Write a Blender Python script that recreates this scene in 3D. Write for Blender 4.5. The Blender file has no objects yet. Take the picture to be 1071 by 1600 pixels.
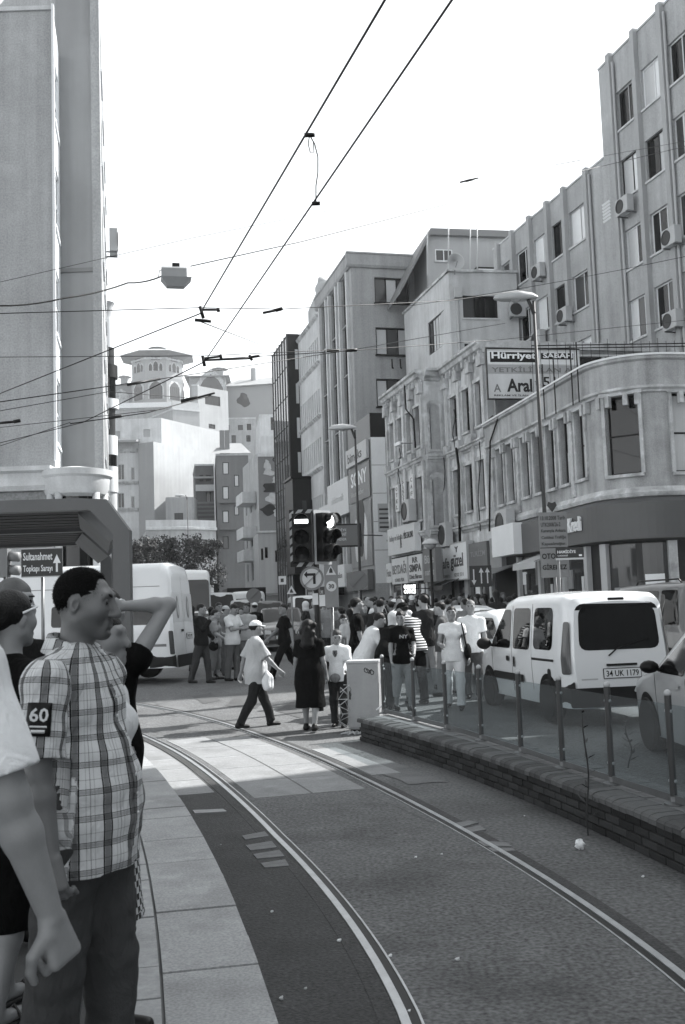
import bpy, math, random
import numpy as np
from mathutils import Vector, Matrix
random.seed(7); rng = np.random.default_rng(7)
SC = bpy.context.scene
COL = SC.collection
R = math.radians
# ------------------------------------------------------------------ camera
FPX, CAMH, ROLL = 1600.0, 1.85, R(1.9)
PITCH = math.atan(150 / FPX)
fw = np.array([0, math.cos(PITCH), math.sin(PITCH)])
u0 = np.array([0, -math.sin(PITCH), math.cos(PITCH)])
r0 = np.array([1.0, 0, 0])
rt = r0 * math.cos(ROLL) - u0 * math.sin(ROLL)
up = u0 * math.cos(ROLL) + r0 * math.sin(ROLL)
CAM = np.array([0, 0, CAMH])
cd = bpy.data.cameras.new('camera'); cam = bpy.data.objects.new('camera', cd); COL.objects.link(cam)
cd.sensor_fit = 'VERTICAL'; cd.sensor_height = 36.0; cd.lens = 36.0 * FPX / 1600.0
cd.clip_start = 0.05; cd.clip_end = 3000
M = Matrix.Identity(4)
for i in range(3):
    M[i][0] = rt[i]; M[i][1] = up[i]; M[i][2] = -fw[i]; M[i][3] = CAM[i]
cam.matrix_world = M
SC.camera = cam
cd.dof.use_dof = True; cd.dof.focus_distance = 14.0; cd.dof.aperture_fstop = 9.0
# ------------------------------------------------------------------ light
SUN_AZ, SUN_EL = R(29), R(44)          # azimuth: from +X towards +Y
sdir = Vector((math.cos(SUN_AZ) * math.cos(SUN_EL), math.sin(SUN_AZ) * math.cos(SUN_EL), math.sin(SUN_EL)))
sl = bpy.data.lights.new('sun', 'SUN'); sl.energy = 2.6; sl.angle = R(0.6); sl.color = (1.0, 0.985, 0.96)
so = bpy.data.objects.new('sun', sl); COL.objects.link(so)
so.rotation_euler = sdir.to_track_quat('Z', 'Y').to_euler(); so.location = (40, 20, 60)
W = bpy.data.worlds.new('World'); SC.world = W; W.use_nodes = True
nt = W.node_tree; nt.nodes.clear()
sk = nt.nodes.new('ShaderNodeTexSky'); sk.sky_type = 'NISHITA'; sk.sun_disc = False
sk.sun_elevation = SUN_EL; sk.sun_rotation = math.pi / 2 - SUN_AZ
sk.air_density = 1.0; sk.dust_density = 1.2; sk.ozone_density = 1.0
bw = nt.nodes.new('ShaderNodeRGBToBW')           # black-and-white film: the sky's luminance only
tint = nt.nodes.new('ShaderNodeMix'); tint.data_type = 'RGBA'; tint.blend_type = 'MULTIPLY'
tint.inputs['Factor'].default_value = 1.0; tint.inputs['B'].default_value = (0.965, 0.995, 1.02, 1)
bg = nt.nodes.new('ShaderNodeBackground'); bg.inputs['Strength'].default_value = 0.13
wo = nt.nodes.new('ShaderNodeOutputWorld')
nt.links.new(sk.outputs[0], bw.inputs[0]); nt.links.new(bw.outputs[0], tint.inputs['A'])
nt.links.new(tint.outputs['Result'], bg.inputs['Color']); nt.links.new(bg.outputs[0], wo.inputs[0])
SC.view_settings.view_transform = 'Standard'; SC.view_settings.look = 'None'
SC.view_settings.gamma = 1.0; SC.view_settings.use_curve_mapping = False
SC.view_settings.exposure = 1.95
SC.render.engine = 'CYCLES'
SC.render.resolution_x = 685; SC.render.resolution_y = 1024

# ------------------------------------------------------------------ picture calibration (plan survey)
def ray(x, y): return fw * FPX + rt * (x - 535.5) - up * (y - 800)
def on_z(x, y, z=0.0):
    d = ray(x, y); return CAM + d * ((z - CAMH) / d[2])
def at(x, y, Y):
    d = ray(x, y); return CAM + d * (Y / d[1])
def sstep(a, b, x):
    t = min(1, max(0, (x - a) / (b - a))); return t * t * (3 - 2 * t)
# ------------------------------------------------------------------ objects
OFF = {}
def link(o, parent=None):
    COL.objects.link(o)
    if parent is not None: o.parent = parent
    return o
def tag(o, label=None, cat=None, group=None, kind=None):
    if label: o['label'] = label
    if cat: o['category'] = cat
    if group: o['group'] = group
    if kind: o['kind'] = kind
    return o
def thing(name, label, cat, loc=(0, 0, 0), rz=0.0, group=None, world=False):
    o = bpy.data.objects.new(name, None); o.empty_display_size = 0.2
    COL.objects.link(o); o.location = loc; o.rotation_euler = (0, 0, rz)
    if world: OFF[o.name] = np.array(loc, float)      # parts given in world coordinates
    return tag(o, label, cat, group)
class MB:
    def __init__(s): s.v = []; s.f = []
    def add(s, vs, fs):
        o = len(s.v); s.v.extend([tuple(map(float, p)) for p in vs]); s.f.extend([[i + o for i in q] for q in fs]); return s
    def obox(s, o, a, b, c):
        o, a, b, c = [np.array(q, float) for q in (o, a, b, c)]
        if np.dot(np.cross(a, b), c) < 0: a, b = b, a
        p = [o, o + a, o + a + b, o + b]; p += [q + c for q in p]
        return s.add(p, [[3, 2, 1, 0], [4, 5, 6, 7], [0, 1, 5, 4], [1, 2, 6, 5], [2, 3, 7, 6], [3, 0, 4, 7]])
    def box(s, x0, x1, y0, y1, z0, z1):
        return s.obox((x0, y0, z0), (x1 - x0, 0, 0), (0, y1 - y0, 0), (0, 0, z1 - z0))
    def bar(s, p, q, w, h=None, upv=(0, 0, 1)):
        p, q = np.array(p, float), np.array(q, float); d = q - p; upv = np.array(upv, float)
        a = np.cross(d, upv); n = np.linalg.norm(a)
        if n < 1e-6: a = np.cross(d, (1, 0, 0)); n = np.linalg.norm(a)
        a /= n; b = np.cross(a, d); b /= np.linalg.norm(b); h = h or w
        return s.obox(p - a * w / 2 - b * h / 2, a * w, b * h, d)
    def tube(s, pts, r, n=8, caps=True):
        pts = [np.array(p, float) for p in pts]; m = len(pts)
        rs = r if hasattr(r, '__len__') else [r] * m
        o = len(s.v); prev = None
        for i, p in enumerate(pts):
            d = pts[min(i + 1, m - 1)] - pts[max(i - 1, 0)]; d = d / (np.linalg.norm(d) + 1e-9)
            if prev is None:
                a = np.cross(d, (0, 0, 1));
                if np.linalg.norm(a) < 1e-3: a = np.cross(d, (1, 0, 0))
            else: a = prev - d * np.dot(prev, d)
            a /= np.linalg.norm(a); b = np.cross(d, a); prev = a
            for k in range(n):
                t = 2 * math.pi * k / n
                s.v.append(tuple(p + rs[i] * (a * math.cos(t) + b * math.sin(t))))
        for i in range(m - 1):
            for k in range(n):
                s.f.append([o + i * n + k, o + i * n + (k + 1) % n, o + (i + 1) * n + (k + 1) % n, o + (i + 1) * n + k])
        if caps:
            s.f.append([o + k for k in range(n)][::-1]); s.f.append([o + (m - 1) * n + k for k in range(n)])
        return s
    def lathe(s, prof, n=16, c=(0, 0, 0), axis='z'):
        o = len(s.v); c = np.array(c, float)
        for (r_, z) in prof:
            for k in range(n):
                t = 2 * math.pi * k / n; x, y = r_ * math.cos(t), r_ * math.sin(t)
                p = (x, y, z) if axis == 'z' else ((x, z, y) if axis == 'y' else (z, x, y))
                s.v.append(tuple(c + p))
        for i in range(len(prof) - 1):
            for k in range(n):
                q = [o + i * n + k, o + i * n + (k + 1) % n, o + (i + 1) * n + (k + 1) % n, o + (i + 1) * n + k]
                s.f.append(q if axis != 'y' else q[::-1])
        s.f.append([o + k for k in range(n)][::-1]); s.f.append([o + (len(prof) - 1) * n + k for k in range(n)])
        return s
    def prism(s, poly, fn, h0, h1):
        """poly in 2D, fn(a, b, h) -> 3D"""
        n = len(poly); o = len(s.v)
        for h in (h0, h1):
            for a, b in poly: s.v.append(tuple(map(float, fn(a, b, h))))
        s.f.append([o + i for i in range(n)][::-1]); s.f.append([o + n + i for i in range(n)])
        for i in range(n): s.f.append([o + i, o + (i + 1) % n, o + n + (i + 1) % n, o + n + i])
        return s
    def grid(s, P, wrap=False):
        nu, nv = len(P), len(P[0]); o = len(s.v)
        for row in P:
            for p in row: s.v.append(tuple(map(float, p)))
        for i in range(nu - 1):
            for j in range(nv - (0 if wrap else 1)):
                s.f.append([o + i * nv + j, o + i * nv + (j + 1) % nv, o + (i + 1) * nv + (j + 1) % nv, o + (i + 1) * nv + j])
        return s
    def mesh(s, name, mat=None, smooth=False, off=None):
        me = bpy.data.meshes.new(name)
        v = s.v if off is None else [(p[0] - off[0], p[1] - off[1], p[2] - off[2]) for p in s.v]
        me.from_pydata(v, [], s.f); me.update()
        if mat: me.materials.append(mat)
        if smooth: me.polygons.foreach_set('use_smooth', [True] * len(me.polygons))
        return me
    def build(s, name, mat, parent=None, smooth=False, bevel=0, sharp=None):
        off = OFF.get(parent.name) if parent is not None else None
        me = s.mesh(name, mat, smooth, off)
        o = bpy.data.objects.new(name, me); link(o, parent)
        if off is not None: OFF[o.name] = off
        if smooth and sharp is not None: me.set_sharp_from_angle(angle=R(sharp))
        if bevel:
            b = o.modifiers.new('bevel', 'BEVEL'); b.width = bevel; b.segments = 2; b.limit_method = 'ANGLE'
        return o
def place(me, name, parent=None, loc=(0, 0, 0), rz=0.0, rot=None, scale=None):
    o = bpy.data.objects.new(name, me); link(o, parent)
    off = OFF.get(parent.name) if parent is not None else None
    o.location = loc if off is None else tuple(np.array(loc, float) - off)
    o.rotation_euler = rot if rot else (0, 0, rz)
    if scale: o.scale = scale
    return o
# ------------------------------------------------------------------ materials (all greys: the place as black-and-white film saw it)
MAT = {}
def G(v): return (min(1, v * 0.972), min(1, v), min(1, v * 1.022), 1)
def mat(name, v, rough=0.8, var=0.12, scale=2.0, bump=0.0, bscale=40.0, metal=0.0, streak=0.0, spec=0.5, speckle=0.0, coat=0.0, stain=0.0, sscale=0.9):
    if name in MAT: return MAT[name]
    if speckle < .3 and metal == 0: k_ = min(1, v / .15); v *= .3 + .7 * k_ * k_ * (3 - 2 * k_); spec *= .45 + .55 * k_ if rough > .3 else 1   # film blacks: very dark cloth and paint
    m = bpy.data.materials.new(name); m.use_nodes = True; MAT[name] = m
    n = m.node_tree; b = n.nodes['Principled BSDF']
    b.inputs['Roughness'].default_value = rough; b.inputs['Metallic'].default_value = metal
    b.inputs['Specular IOR Level'].default_value = spec; b.inputs['Coat Weight'].default_value = coat
    b.inputs['Base Color'].default_value = G(v)
    L = n.links.new; tc = n.nodes.new('ShaderNodeTexCoord')
    def noise(sc, det=4, mp=None):
        t = n.nodes.new('ShaderNodeTexNoise'); t.inputs['Scale'].default_value = sc; t.inputs['Detail'].default_value = det
        if mp:
            k = n.nodes.new('ShaderNodeMapping'); k.inputs['Scale'].default_value = mp; L(tc.outputs['Object'], k.inputs[0]); L(k.outputs[0], t.inputs[0])
        else: L(tc.outputs['Object'], t.inputs[0])
        return t.outputs['Fac']
    def math_(op, a, b_):
        k = n.nodes.new('ShaderNodeMath'); k.operation = op
        for i, q in enumerate((a, b_)):
            if isinstance(q, (int, float)): k.inputs[i].default_value = q
            else: L(q, k.inputs[i])
        return k.outputs[0]
    if var or streak or speckle:
        f = math_('ADD', math_('MULTIPLY', math_('SUBTRACT', noise(scale, 6), 0.5), var * 2.6), 1.0)
        f = math_('ADD', f, math_('MULTIPLY', math_('SUBTRACT', noise(scale * 9, 3), 0.5), var * 1.1))
        if streak: f = math_('ADD', f, math_('MULTIPLY', math_('SUBTRACT', noise(1.0, 5, (3.2, 3.2, 0.16)), 0.52), streak * 2.6))
        if speckle: f = math_('ADD', f, math_('MULTIPLY', math_('SUBTRACT', noise(scale * 60, 1), 0.5), speckle * 3))
        if stain:
            mr = n.nodes.new('ShaderNodeMapRange'); mr.inputs['From Min'].default_value = 0.50; mr.inputs['From Max'].default_value = 0.66; mr.inputs['To Min'].default_value = 1.0; mr.inputs['To Max'].default_value = 1 - stain; L(noise(sscale, 9), mr.inputs['Value']); f = math_('MULTIPLY', f, mr.outputs[0])
            mr = n.nodes.new('ShaderNodeMapRange'); mr.inputs['From Min'].default_value = 0.56; mr.inputs['From Max'].default_value = 0.72; mr.inputs['To Min'].default_value = 1.0; mr.inputs['To Max'].default_value = 1 + stain * .8; L(noise(sscale * 2.3, 8), mr.inputs['Value']); f = math_('MULTIPLY', f, mr.outputs[0])
        c = n.nodes.new('ShaderNodeMix'); c.data_type = 'RGBA'; c.blend_type = 'MULTIPLY'; c.inputs['Factor'].default_value = 1
        c.inputs['A'].default_value = G(v); L(f, c.inputs['B']); L(c.outputs['Result'], b.inputs['Base Color'])
    if bump:
        k = n.nodes.new('ShaderNodeBump'); k.inputs['Strength'].default_value = bump; k.inputs['Distance'].default_value = 0.01
        L(noise(bscale, 5), k.inputs['Height']); L(k.outputs[0], b.inputs['Normal'])
    return m
def glass_mat(name, v=0.03, rough=0.04, alpha_trans=0.0):
    m = mat(name, v, rough, 0.1, 0.6, spec=0.42)
    if alpha_trans:
        b = m.node_tree.nodes['Principled BSDF']; b.inputs['Transmission Weight'].default_value = 0.0
        n = m.node_tree; t = n.nodes.new('ShaderNodeBsdfTransparent'); t.inputs[0].default_value = (0.86, 0.9, 0.91, 1)
        x = n.nodes.new('ShaderNodeMixShader'); x.inputs[0].default_value = alpha_trans
        n.links.new(b.outputs[0], x.inputs[1]); n.links.new(t.outputs[0], x.inputs[2])
        n.links.new(x.outputs[0], n.nodes['Material Output'].inputs[0])
    return m
def emit_mat(name, s):
    if name in MAT: return MAT[name]
    m = bpy.data.materials.new(name); m.use_nodes = True; MAT[name] = m
    b = m.node_tree.nodes['Principled BSDF']; b.inputs['Emission Color'].default_value = G(1); b.inputs['Emission Strength'].default_value = s
    b.inputs['Base Color'].default_value = G(.6); return m
asphalt = mat('asphalt', 0.112, 0.85, 0.25, 0.5, 0.9, 70, speckle=0.65, stain=.3, sscale=.6)
trackasphalt = mat('track_asphalt', 0.104, 0.8, 0.28, 0.6, 1.0, 60, speckle=0.75, stain=.35, sscale=1.1)
darkasphalt = mat('dark_asphalt', 0.040, 0.8, 0.25, 0.8, 0.9, 60, speckle=0.7, stain=.3, sscale=1.6)
slabm = mat('platform_slab', 0.31, 0.75, 0.16, 1.2, 0.4, 60, speckle=0.3, stain=.2, sscale=2.2)
roughslab = mat('rough_slab', 0.34, 0.85, 0.3, 5, 0.5, 40, speckle=0.25, stain=.3, sscale=5)
concrete = mat('concrete', 0.36, 0.85, 0.15, 1.0, 0.2, 30, streak=0.08)
paleconc = mat('pale_concrete', 0.225, 0.8, 0.2, 0.8, 0.5, 40, speckle=0.2, stain=.25, sscale=1.4)
plaster = mat('grey_plaster', 0.38, 0.9, 0.18, 0.35, 0.3, 25, streak=0.24, speckle=.2, stain=.24, sscale=.35)
plaster_b = mat('brown_plaster', 0.31, 0.9, 0.12, 0.4, 0.2, 25, streak=0.25, speckle=.2, stain=.18, sscale=.4)
plaster_l = mat('light_plaster', 0.52, 0.9, 0.15, 0.4, 0.2, 25, streak=0.2, speckle=.08, stain=.15, sscale=.5)
stucco = mat('weathered_stucco', 0.52, 0.9, 0.26, 0.9, 0.4, 18, streak=0.6, speckle=.18, stain=.45, sscale=.9)
stucco2 = mat('smooth_stucco', 0.37, 0.9, 0.24, 0.6, 0.3, 18, streak=0.5, speckle=.16, stain=.32, sscale=.6)
trim = mat('stucco_trim', 0.47, 0.85, 0.28, 1.6, 0.3, 20, streak=0.3, speckle=.10, stain=.4, sscale=2.0)
white = mat('white_paint', 0.75, 0.6, 0.06, 1.0, streak=0.03)
whitewall = mat('whitewashed_wall', 0.34, 0.9, 0.14, 0.15, streak=0.12, stain=.1, sscale=.2)
dark = mat('dark_paint', 0.03, 0.5, 0.1, 2)
black = mat('black_paint', 0.012, 0.45, 0.1, 2)
midgrey = mat('mid_grey_paint', 0.16, 0.55, 0.1, 2)
lightgrey = mat('light_grey_paint', 0.42, 0.5, 0.08, 2)
steel = mat('brushed_steel', 0.055, 0.4, 0.15, 6, metal=0.4)
railsteel = mat('rail_steel', 0.50, 0.34, 0.25, 8, metal=0.8)
dullsteel = mat('dull_steel', 0.20, 0.45, 0.2, 6, metal=0.8)
glassd = glass_mat('dark_glass', 0.008, 0.03)
glassm = glass_mat('curtained_glass', 0.08, 0.05)
glassl = glass_mat('bright_reflect_glass', 0.5, 0.12)  # bright sky reflection put into the pane's pale base colour
rooftile = mat('roof_tile', 0.26, 0.85, 0.2, 1.0, 0.4, 20)
wood = mat('timber_block', 0.17, 0.85, 0.25, 6, 0.4, 40)
rubber = mat('rubber', 0.018, 0.7, 0.1, 4)
# ------------------------------------------------------------------ lettering
TXT = {}
def text_raw(txt, bold=0.0):
    k = (txt, bold)
    if k not in TXT:
        cu = bpy.data.curves.new('lettering', 'FONT'); cu.body = txt; cu.size = 1; cu.resolution_u = 2; cu.offset = bold; cu.extrude = 0.01
        ob = bpy.data.objects.new('lettering', cu); me = ob.to_mesh()
        v = np.array([p.co[:] for p in me.vertices]) if len(me.vertices) else np.zeros((1, 3)); f = [list(p.vertices) for p in me.polygons]
        ob.to_mesh_clear(); bpy.data.objects.remove(ob); bpy.data.curves.remove(cu)
        v[:, :2] -= v[:, :2].min(0); ex = v[:, :2].max(0); v[:, 0] /= ex[0]; v[:, 1] /= max(ex[1], 1e-3); v[:, 2] = (v[:, 2] > 0)
        TXT[k] = (v, f)
    return TXT[k]
def lettering(parent, txt, fn, u, v, w, h, m, bold=0.0, t=0.006, name='lettering'):
    """fn(u, v, d) -> 3D, d = distance out of the surface"""
    a, f = text_raw(txt, bold); b = MB()
    b.add([fn(u + p[0] * w, v + p[1] * h, p[2] * t + 0.001) for p in a], f)
    o = b.build(name, m, parent)
    if len(txt) > 1: o['kind'] = 'stuff'
    return o
def plane_fn(o, ang):
    o = np.array(o, float); ux = np.array([math.cos(ang), math.sin(ang), 0]); nn = np.array([math.sin(ang), -math.cos(ang), 0])
    return lambda u, v, d: o + ux * u + np.array([0, 0, 1.0]) * v + nn * d
# ================================================================== GROUND AND TRACK
def smooth_curve(pts, n, deg=3):
    """fit a smooth plan curve through surveyed points, parametrised by y"""
    p = np.array(pts); c = np.polyfit(p[:, 1], p[:, 0], deg)
    y = np.linspace(p[:, 1].min(), p[:, 1].max(), n); return np.stack([np.polyval(c, y), y], 1)
railL = [on_z(*q)[:2] for q in [(650,1600),(575,1490),(520,1410),(470,1345),(430,1295),(395,1258),(360,1230),(320,1203),(290,1182),(262,1167),(235,1156)]]
railR = [on_z(*q)[:2] for q in [(1071,1530),(960,1450),(880,1395),(800,1345),(720,1298),(650,1258),(590,1225),(530,1200),(480,1178),(430,1160),(380,1143),(330,1130),(280,1121),(230,1115)]]
cR = np.polyfit(np.array(railR)[:, 1], np.array(railR)[:, 0], 4)
yy = np.linspace(2.0, 19.2, 70); Rc = np.stack([np.where(yy < 4.5, np.polyval(cR, 4.5) + (yy - 4.5) * -0.06, np.polyval(cR, np.maximum(yy, 4.5))), yy], 1)
def offset(c, d):
    t = np.gradient(c, axis=0); t /= np.linalg.norm(t, axis=1)[:, None]; return c + np.stack([-t[:, 1], t[:, 0]], 1) * d
# beyond the survey the track curves away to the left
def extend(c, n=14, step=0.5, turn=0.018):
    c = list(map(np.array, c)); d = c[-1] - c[-2]; d /= np.linalg.norm(d)
    for _ in range(n):
        a = turn; d = np.array([d[0] * math.cos(a) - d[1] * math.sin(a), d[0] * math.sin(a) + d[1] * math.cos(a)]); c.append(c[-1] + d * step)
    return np.array(c)
Rc = extend(Rc); Lc = offset(Rc, 1.47); _n = offset(Rc, 1.395); _w = np.clip((9.0 - Rc[:, 1]) / 4.0, 0, 1)[:, None]; Lc = Lc * (1 - _w) + _n * _w
wallc = [on_z(*q)[:2] for q in [(564,1158),(659,1189),(743,1218),(832,1255),(912,1298),(1068,1362)]]
cW = np.polyfit(np.array(wallc)[:, 1], np.array(wallc)[:, 0], 2)
def wall_x(y): return float(np.polyval(cW, min(max(y, 4.0), 14.6)))
def gz(x, y):
    """terrain: level at the track, a gentle climb up the avenue, a hill behind"""
    z = 0.3 * sstep(14.5, 25, y) + 0.010 * max(0, y - 25)
    z += 0.12 * sstep(0.12, 0.30, x - wall_x(y)) * (1 - 0.6 * sstep(15, 25, y)) * sstep(-3, 3, 30 - y) * (1 if y > 14.6 or x > wall_x(y) else 0)
    z += 22 * sstep(95, 260, y + 0.35 * abs(x))
    return z
def ground(name, xs, ys, m, dz=0.0, kind='structure'):
    b = MB(); b.grid([[(x, y, gz(x, y) + dz) for x in xs] for y in ys])
    o = b.build(name, m, None, True)
    for p in o.data.polygons[:1]:
        if p.normal.z < 0: o.data.flip_normals()
    return tag(o, kind=kind)
xs = np.unique(np.concatenate([np.linspace(-420, -24, 20), np.linspace(-24, -6, 13), np.linspace(-6, 6, 97), np.linspace(6, 30, 17), np.linspace(30, 420, 20)]))
ys = np.unique(np.concatenate([np.linspace(-60, 0, 7), np.linspace(0, 30, 91), np.linspace(30, 120, 46), np.linspace(120, 900, 40)]))
ground('road', xs, ys, asphalt)
def ribbon(a, b, z, m, name, parent=None, thick=0.0, kind='structure'):
    mb = MB(); n = len(a); zz = [gz(*(q)) + z for q in a]; zb = [gz(*(q)) + z for q in b]
    if not thick:
        mb.grid([[(p[0], p[1], k), (q[0], q[1], l)] for p, q, k, l in zip(a, b, zz, zb)])
    else:
        mb.grid([[(p[0], p[1], k - thick), (p[0], p[1], k), (q[0], q[1], l), (q[0], q[1], l - thick)] for p, q, k, l in zip(a, b, zz, zb)])
    o = mb.build(name, m, parent)
    if sum(p.normal.z for p in o.data.polygons) < 0: o.data.flip_normals()
    return tag(o, kind=kind) if (kind and parent is None) else o
# asphalt of the track bed (patched, a little darker) and the strip along the platform
ribbon(offset(Rc, -0.02)[:52], offset(Rc, 1.40)[:52], 0.004, trackasphalt, 'track_bed')
# platform edge from survey
pe = [on_z(*q, .25)[:2] for q in [(437,1600),(395,1490),(355,1385),(335,1345),(300,1275),(268,1225),(235,1195),(225,1180)]]
cP = np.polyfit(np.array(pe)[:, 1], np.array(pe)[:, 0], 2)
yp = np.linspace(1.0, 12.6, 60); Pe = np.stack([np.polyval(cP, yp), yp], 1)
Pe = np.concatenate([Pe, [[Pe[-1][0] - 0.6, 13.1], [Pe[-1][0] - 1.6, 13.3], [Pe[-1][0] - 3.2, 13.4]]])
ribbon(Pe[:58], np.array([[np.interp(q[1], Lc[:, 1], Lc[:, 0]) - 0.06, q[1]] for q in Pe[:58]]), 0.004, darkasphalt, 'track_side_strip')
# platform body
mb = MB(); inner = offset(Pe, 0.66)
mb.grid([[(p[0] + 0.004, p[1], -0.2), (p[0], p[1], 0.235), (q[0], q[1], 0.235)] for p, q in zip(Pe, offset(Pe, 0.7))])
o = mb.build('platform', mat('platform_body', 0.14, 0.85, 0.2, 2, 0.3, 40), None); tag(o, kind='structure')
if o.data.polygons[1].normal.z < 0: o.data.flip_normals()
plat = o
mb = MB(); mb.grid([[(q[0], q[1], 0.232), (-9, q[1], 0.232), (-9, q[1], -0.2)] for q in offset(Pe, 0.62)])
o = mb.build('platform_floor', mat('platform_paving', 0.085, 0.85, 0.25, 1.5, 0.4, 50, speckle=0.1), None); tag(o, kind='structure')
if o.data.polygons[0].normal.z < 0: o.data.flip_normals()
def strip_pieces(parent, c, d0, d1, z0, z1, cuts, m, name, gap=0.006):
    s = np.concatenate([[0], np.cumsum(np.linalg.norm(np.diff(c, axis=0), axis=1))]); off = OFF.get(parent.name)
    A, B = offset(c, d0), offset(c, d1)
    def pt(K, t): return np.array([np.interp(t, s, K[:, 0]), np.interp(t, s, K[:, 1])])
    for i in range(len(cuts) - 1):
        t0, t1 = cuts[i] + gap, cuts[i + 1] - gap; n = max(2, int((t1 - t0) / 0.4) + 1); h = random.uniform(-0.004, 0.004); rows = []
        for t in np.linspace(t0, t1, n):
            p, q = pt(A, t), pt(B, t); rows.append([(p[0], p[1], z0), (p[0], p[1], z1 + h), (q[0], q[1], z1 + h), (q[0], q[1], z0)])
        b = MB(); b.grid(rows); e = len(b.v) - 4; b.f += [[0, 1, 2, 3], [e + 3, e + 2, e + 1, e]]
        o = b.build(name, m, parent)
        if o.data.polygons[1].normal.z < 0: o.data.flip_normals()
L_ = float(np.linalg.norm(np.diff(Pe, axis=0), axis=1).sum())
cuts = [0]
while cuts[-1] < L_ - 0.9: cuts.append(cuts[-1] + random.choice([0.42, 0.8, 0.55, 1.0, 0.7]))
cuts.append(L_ - 0.02)
strip_pieces(plat, Pe, -0.004, 0.425, 0.20, 0.25, cuts, slabm, 'paving_slab')
cuts = list(np.arange(0, L_, 0.4)); strip_pieces(plat, Pe, 0.44, 0.70, 0.20, 0.247, cuts, roughslab, 'tactile_slab')
# rails: grooved tram rail, head + groove + guard lip
def rail(c, label, sgn):
    t = thing('tram_rail', label, 'rail', (c[10][0], c[10][1], 0), 0, None, True)
    def rb(d0, d1, z0, z1, nm, m):
        A, B = offset(c, d0 * sgn), offset(c, d1 * sgn)
        b = MB(); b.grid([[(p[0], p[1], gz(*p) + z0), (p[0], p[1], gz(*p) + z1), (q[0], q[1], gz(*q) + z1), (q[0], q[1], gz(*q) + z0)] for p, q in zip(A, B)])
        o = b.build(nm, m, t)
        if o.data.polygons[1].normal.z < 0: o.data.flip_normals()
    rb(-0.034, 0.010, -0.05, 0.014, 'head', railsteel); rb(0.010, 0.056, -0.05, -0.012, 'groove', black); rb(0.056, 0.068, -0.05, 0.011, 'guard_lip', railsteel)
    rb(-0.13, -0.034, -0.05, 0.0065, 'joint_filler', darkasphalt)
# road surface is cut visually by the dark groove strip lying a hair above it
rail(Lc, 'shiny grooved tram rail running beside the platform edge', -1)
rail(Rc, 'shiny grooved tram rail curving past the brick wall', 1)
for o in bpy.data.objects:
    if o.name.startswith('groove'):
        for v in o.data.vertices: v.co.z += 0.0185
# pale concrete slabs of the crossing, lying between and beside the rails
cross = thing('crossing_paving', 'pale concrete slabs laid across the tram track at the crossing', 'paving', (-1.0, 12.2, 0), 0, None, True)
def band(c, d0, d1, y0, y1, nm, m, ncut, z=0.008, jit=0.0):
    cc = np.array([q for q in c if y0 - 0.3 <= q[1] <= y1 + 0.3]); A, B = offset(cc, d0), offset(cc, d1); k = np.linspace(0, len(cc) - 1, ncut + 1)
    for i in range(ncut):
        a, e = k[i] + 0.02, k[i + 1] - 0.02; ii = np.linspace(a, e, 4); idx = np.arange(len(cc)); rows = []
        for t in ii:
            p = [np.interp(t, idx, A[:, 0]), np.interp(t, idx, A[:, 1])]; q = [np.interp(t, idx, B[:, 0]), np.interp(t, idx, B[:, 1])]
            rows.append([(p[0], p[1], gz(*p) - 0.02), (p[0], p[1], gz(*p) + z), (q[0], q[1], gz(*q) + z), (q[0], q[1], gz(*q) - 0.02)])
        b = MB(); b.grid(rows); e = len(b.v) - 4; b.f += [[0, 1, 2, 3], [e + 3, e + 2, e + 1, e]]
        o = b.build(nm, m, cross)
        if o.data.polygons[1].normal.z < 0: o.data.flip_normals()
band(Rc, 0.17, 0.72, 11.0, 15.3, 'concrete_slab', paleconc, 5)
band(Rc, 0.74, 1.32, 11.0, 15.5, 'concrete_slab', paleconc, 5, 0.0065)
band(Lc, 0.16, 0.78, 11.0, 15.0, 'concrete_slab', paleconc, 5, 0.0075)
band(Rc, -0.50, -0.16, 11.6, 13.6, 'concrete_slab', paleconc, 3, 0.007)
# timber / stone blocks and lids set beside the rails
def flat_piece(name, label, cat, quad, z0, z1, m, group=None):
    p = [on_z(*q, 0.0) for q in quad]; c = sum(p) / 4
    b = MB(); b.prism([(q[0] - c[0], q[1] - c[1]) for q in p], lambda a, e, h: (a, e, h), z0, z1)
    o = b.build(name, m, None); o.location = (c[0], c[1], 0)
    if o.data.polygons[1].normal.z < 0: o.data.flip_normals()
    return tag(o, label, cat, group)
for k, q in enumerate([[(378,1308),(414,1301),(420,1308),(384,1314)],[(384,1323),(425,1316),(433,1326),(392,1331)],[(396,1337),(437,1330),(445,1340),(402,1344)],[(408,1351),(446,1345),(452,1355),(414,1358)]]):
    flat_piece('sleeper_block', ['first', 'second', 'third', 'fourth'][k] + ' pale worn block from the access cover beside the platform rail', 'block', q, -0.01, 0.012, mat('pale_block', 0.16, 0.85, 0.3, 12, 0.4, 60), 'pale blocks beside the platform rail')
for k, q in enumerate([[(706,1289),(735,1284),(748,1287),(722,1294)],[(722,1297),(750,1292),(760,1298),(733,1303)],[(745,1316),(790,1318),(800,1324),(757,1324)],[(762,1327),(800,1327),(806,1331),(772,1333)]]):
    flat_piece('sleeper_block', ['long', 'squarish', 'narrow slanting', 'thin'][k] + ' cracked dark block sunk in asphalt beside the wall side rail', 'block', q, -0.01, 0.012, wood, 'dark blocks beside the wall side rail')
flat_piece('access_cover', 'small pale rectangular metal cover set in the dark track strip', 'cover', [(301,1268),(349,1266),(355,1270),(305,1273)], -0.01, 0.014, mat('cover_metal', .26, .6, .2, 8, .3, 60))
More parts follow.
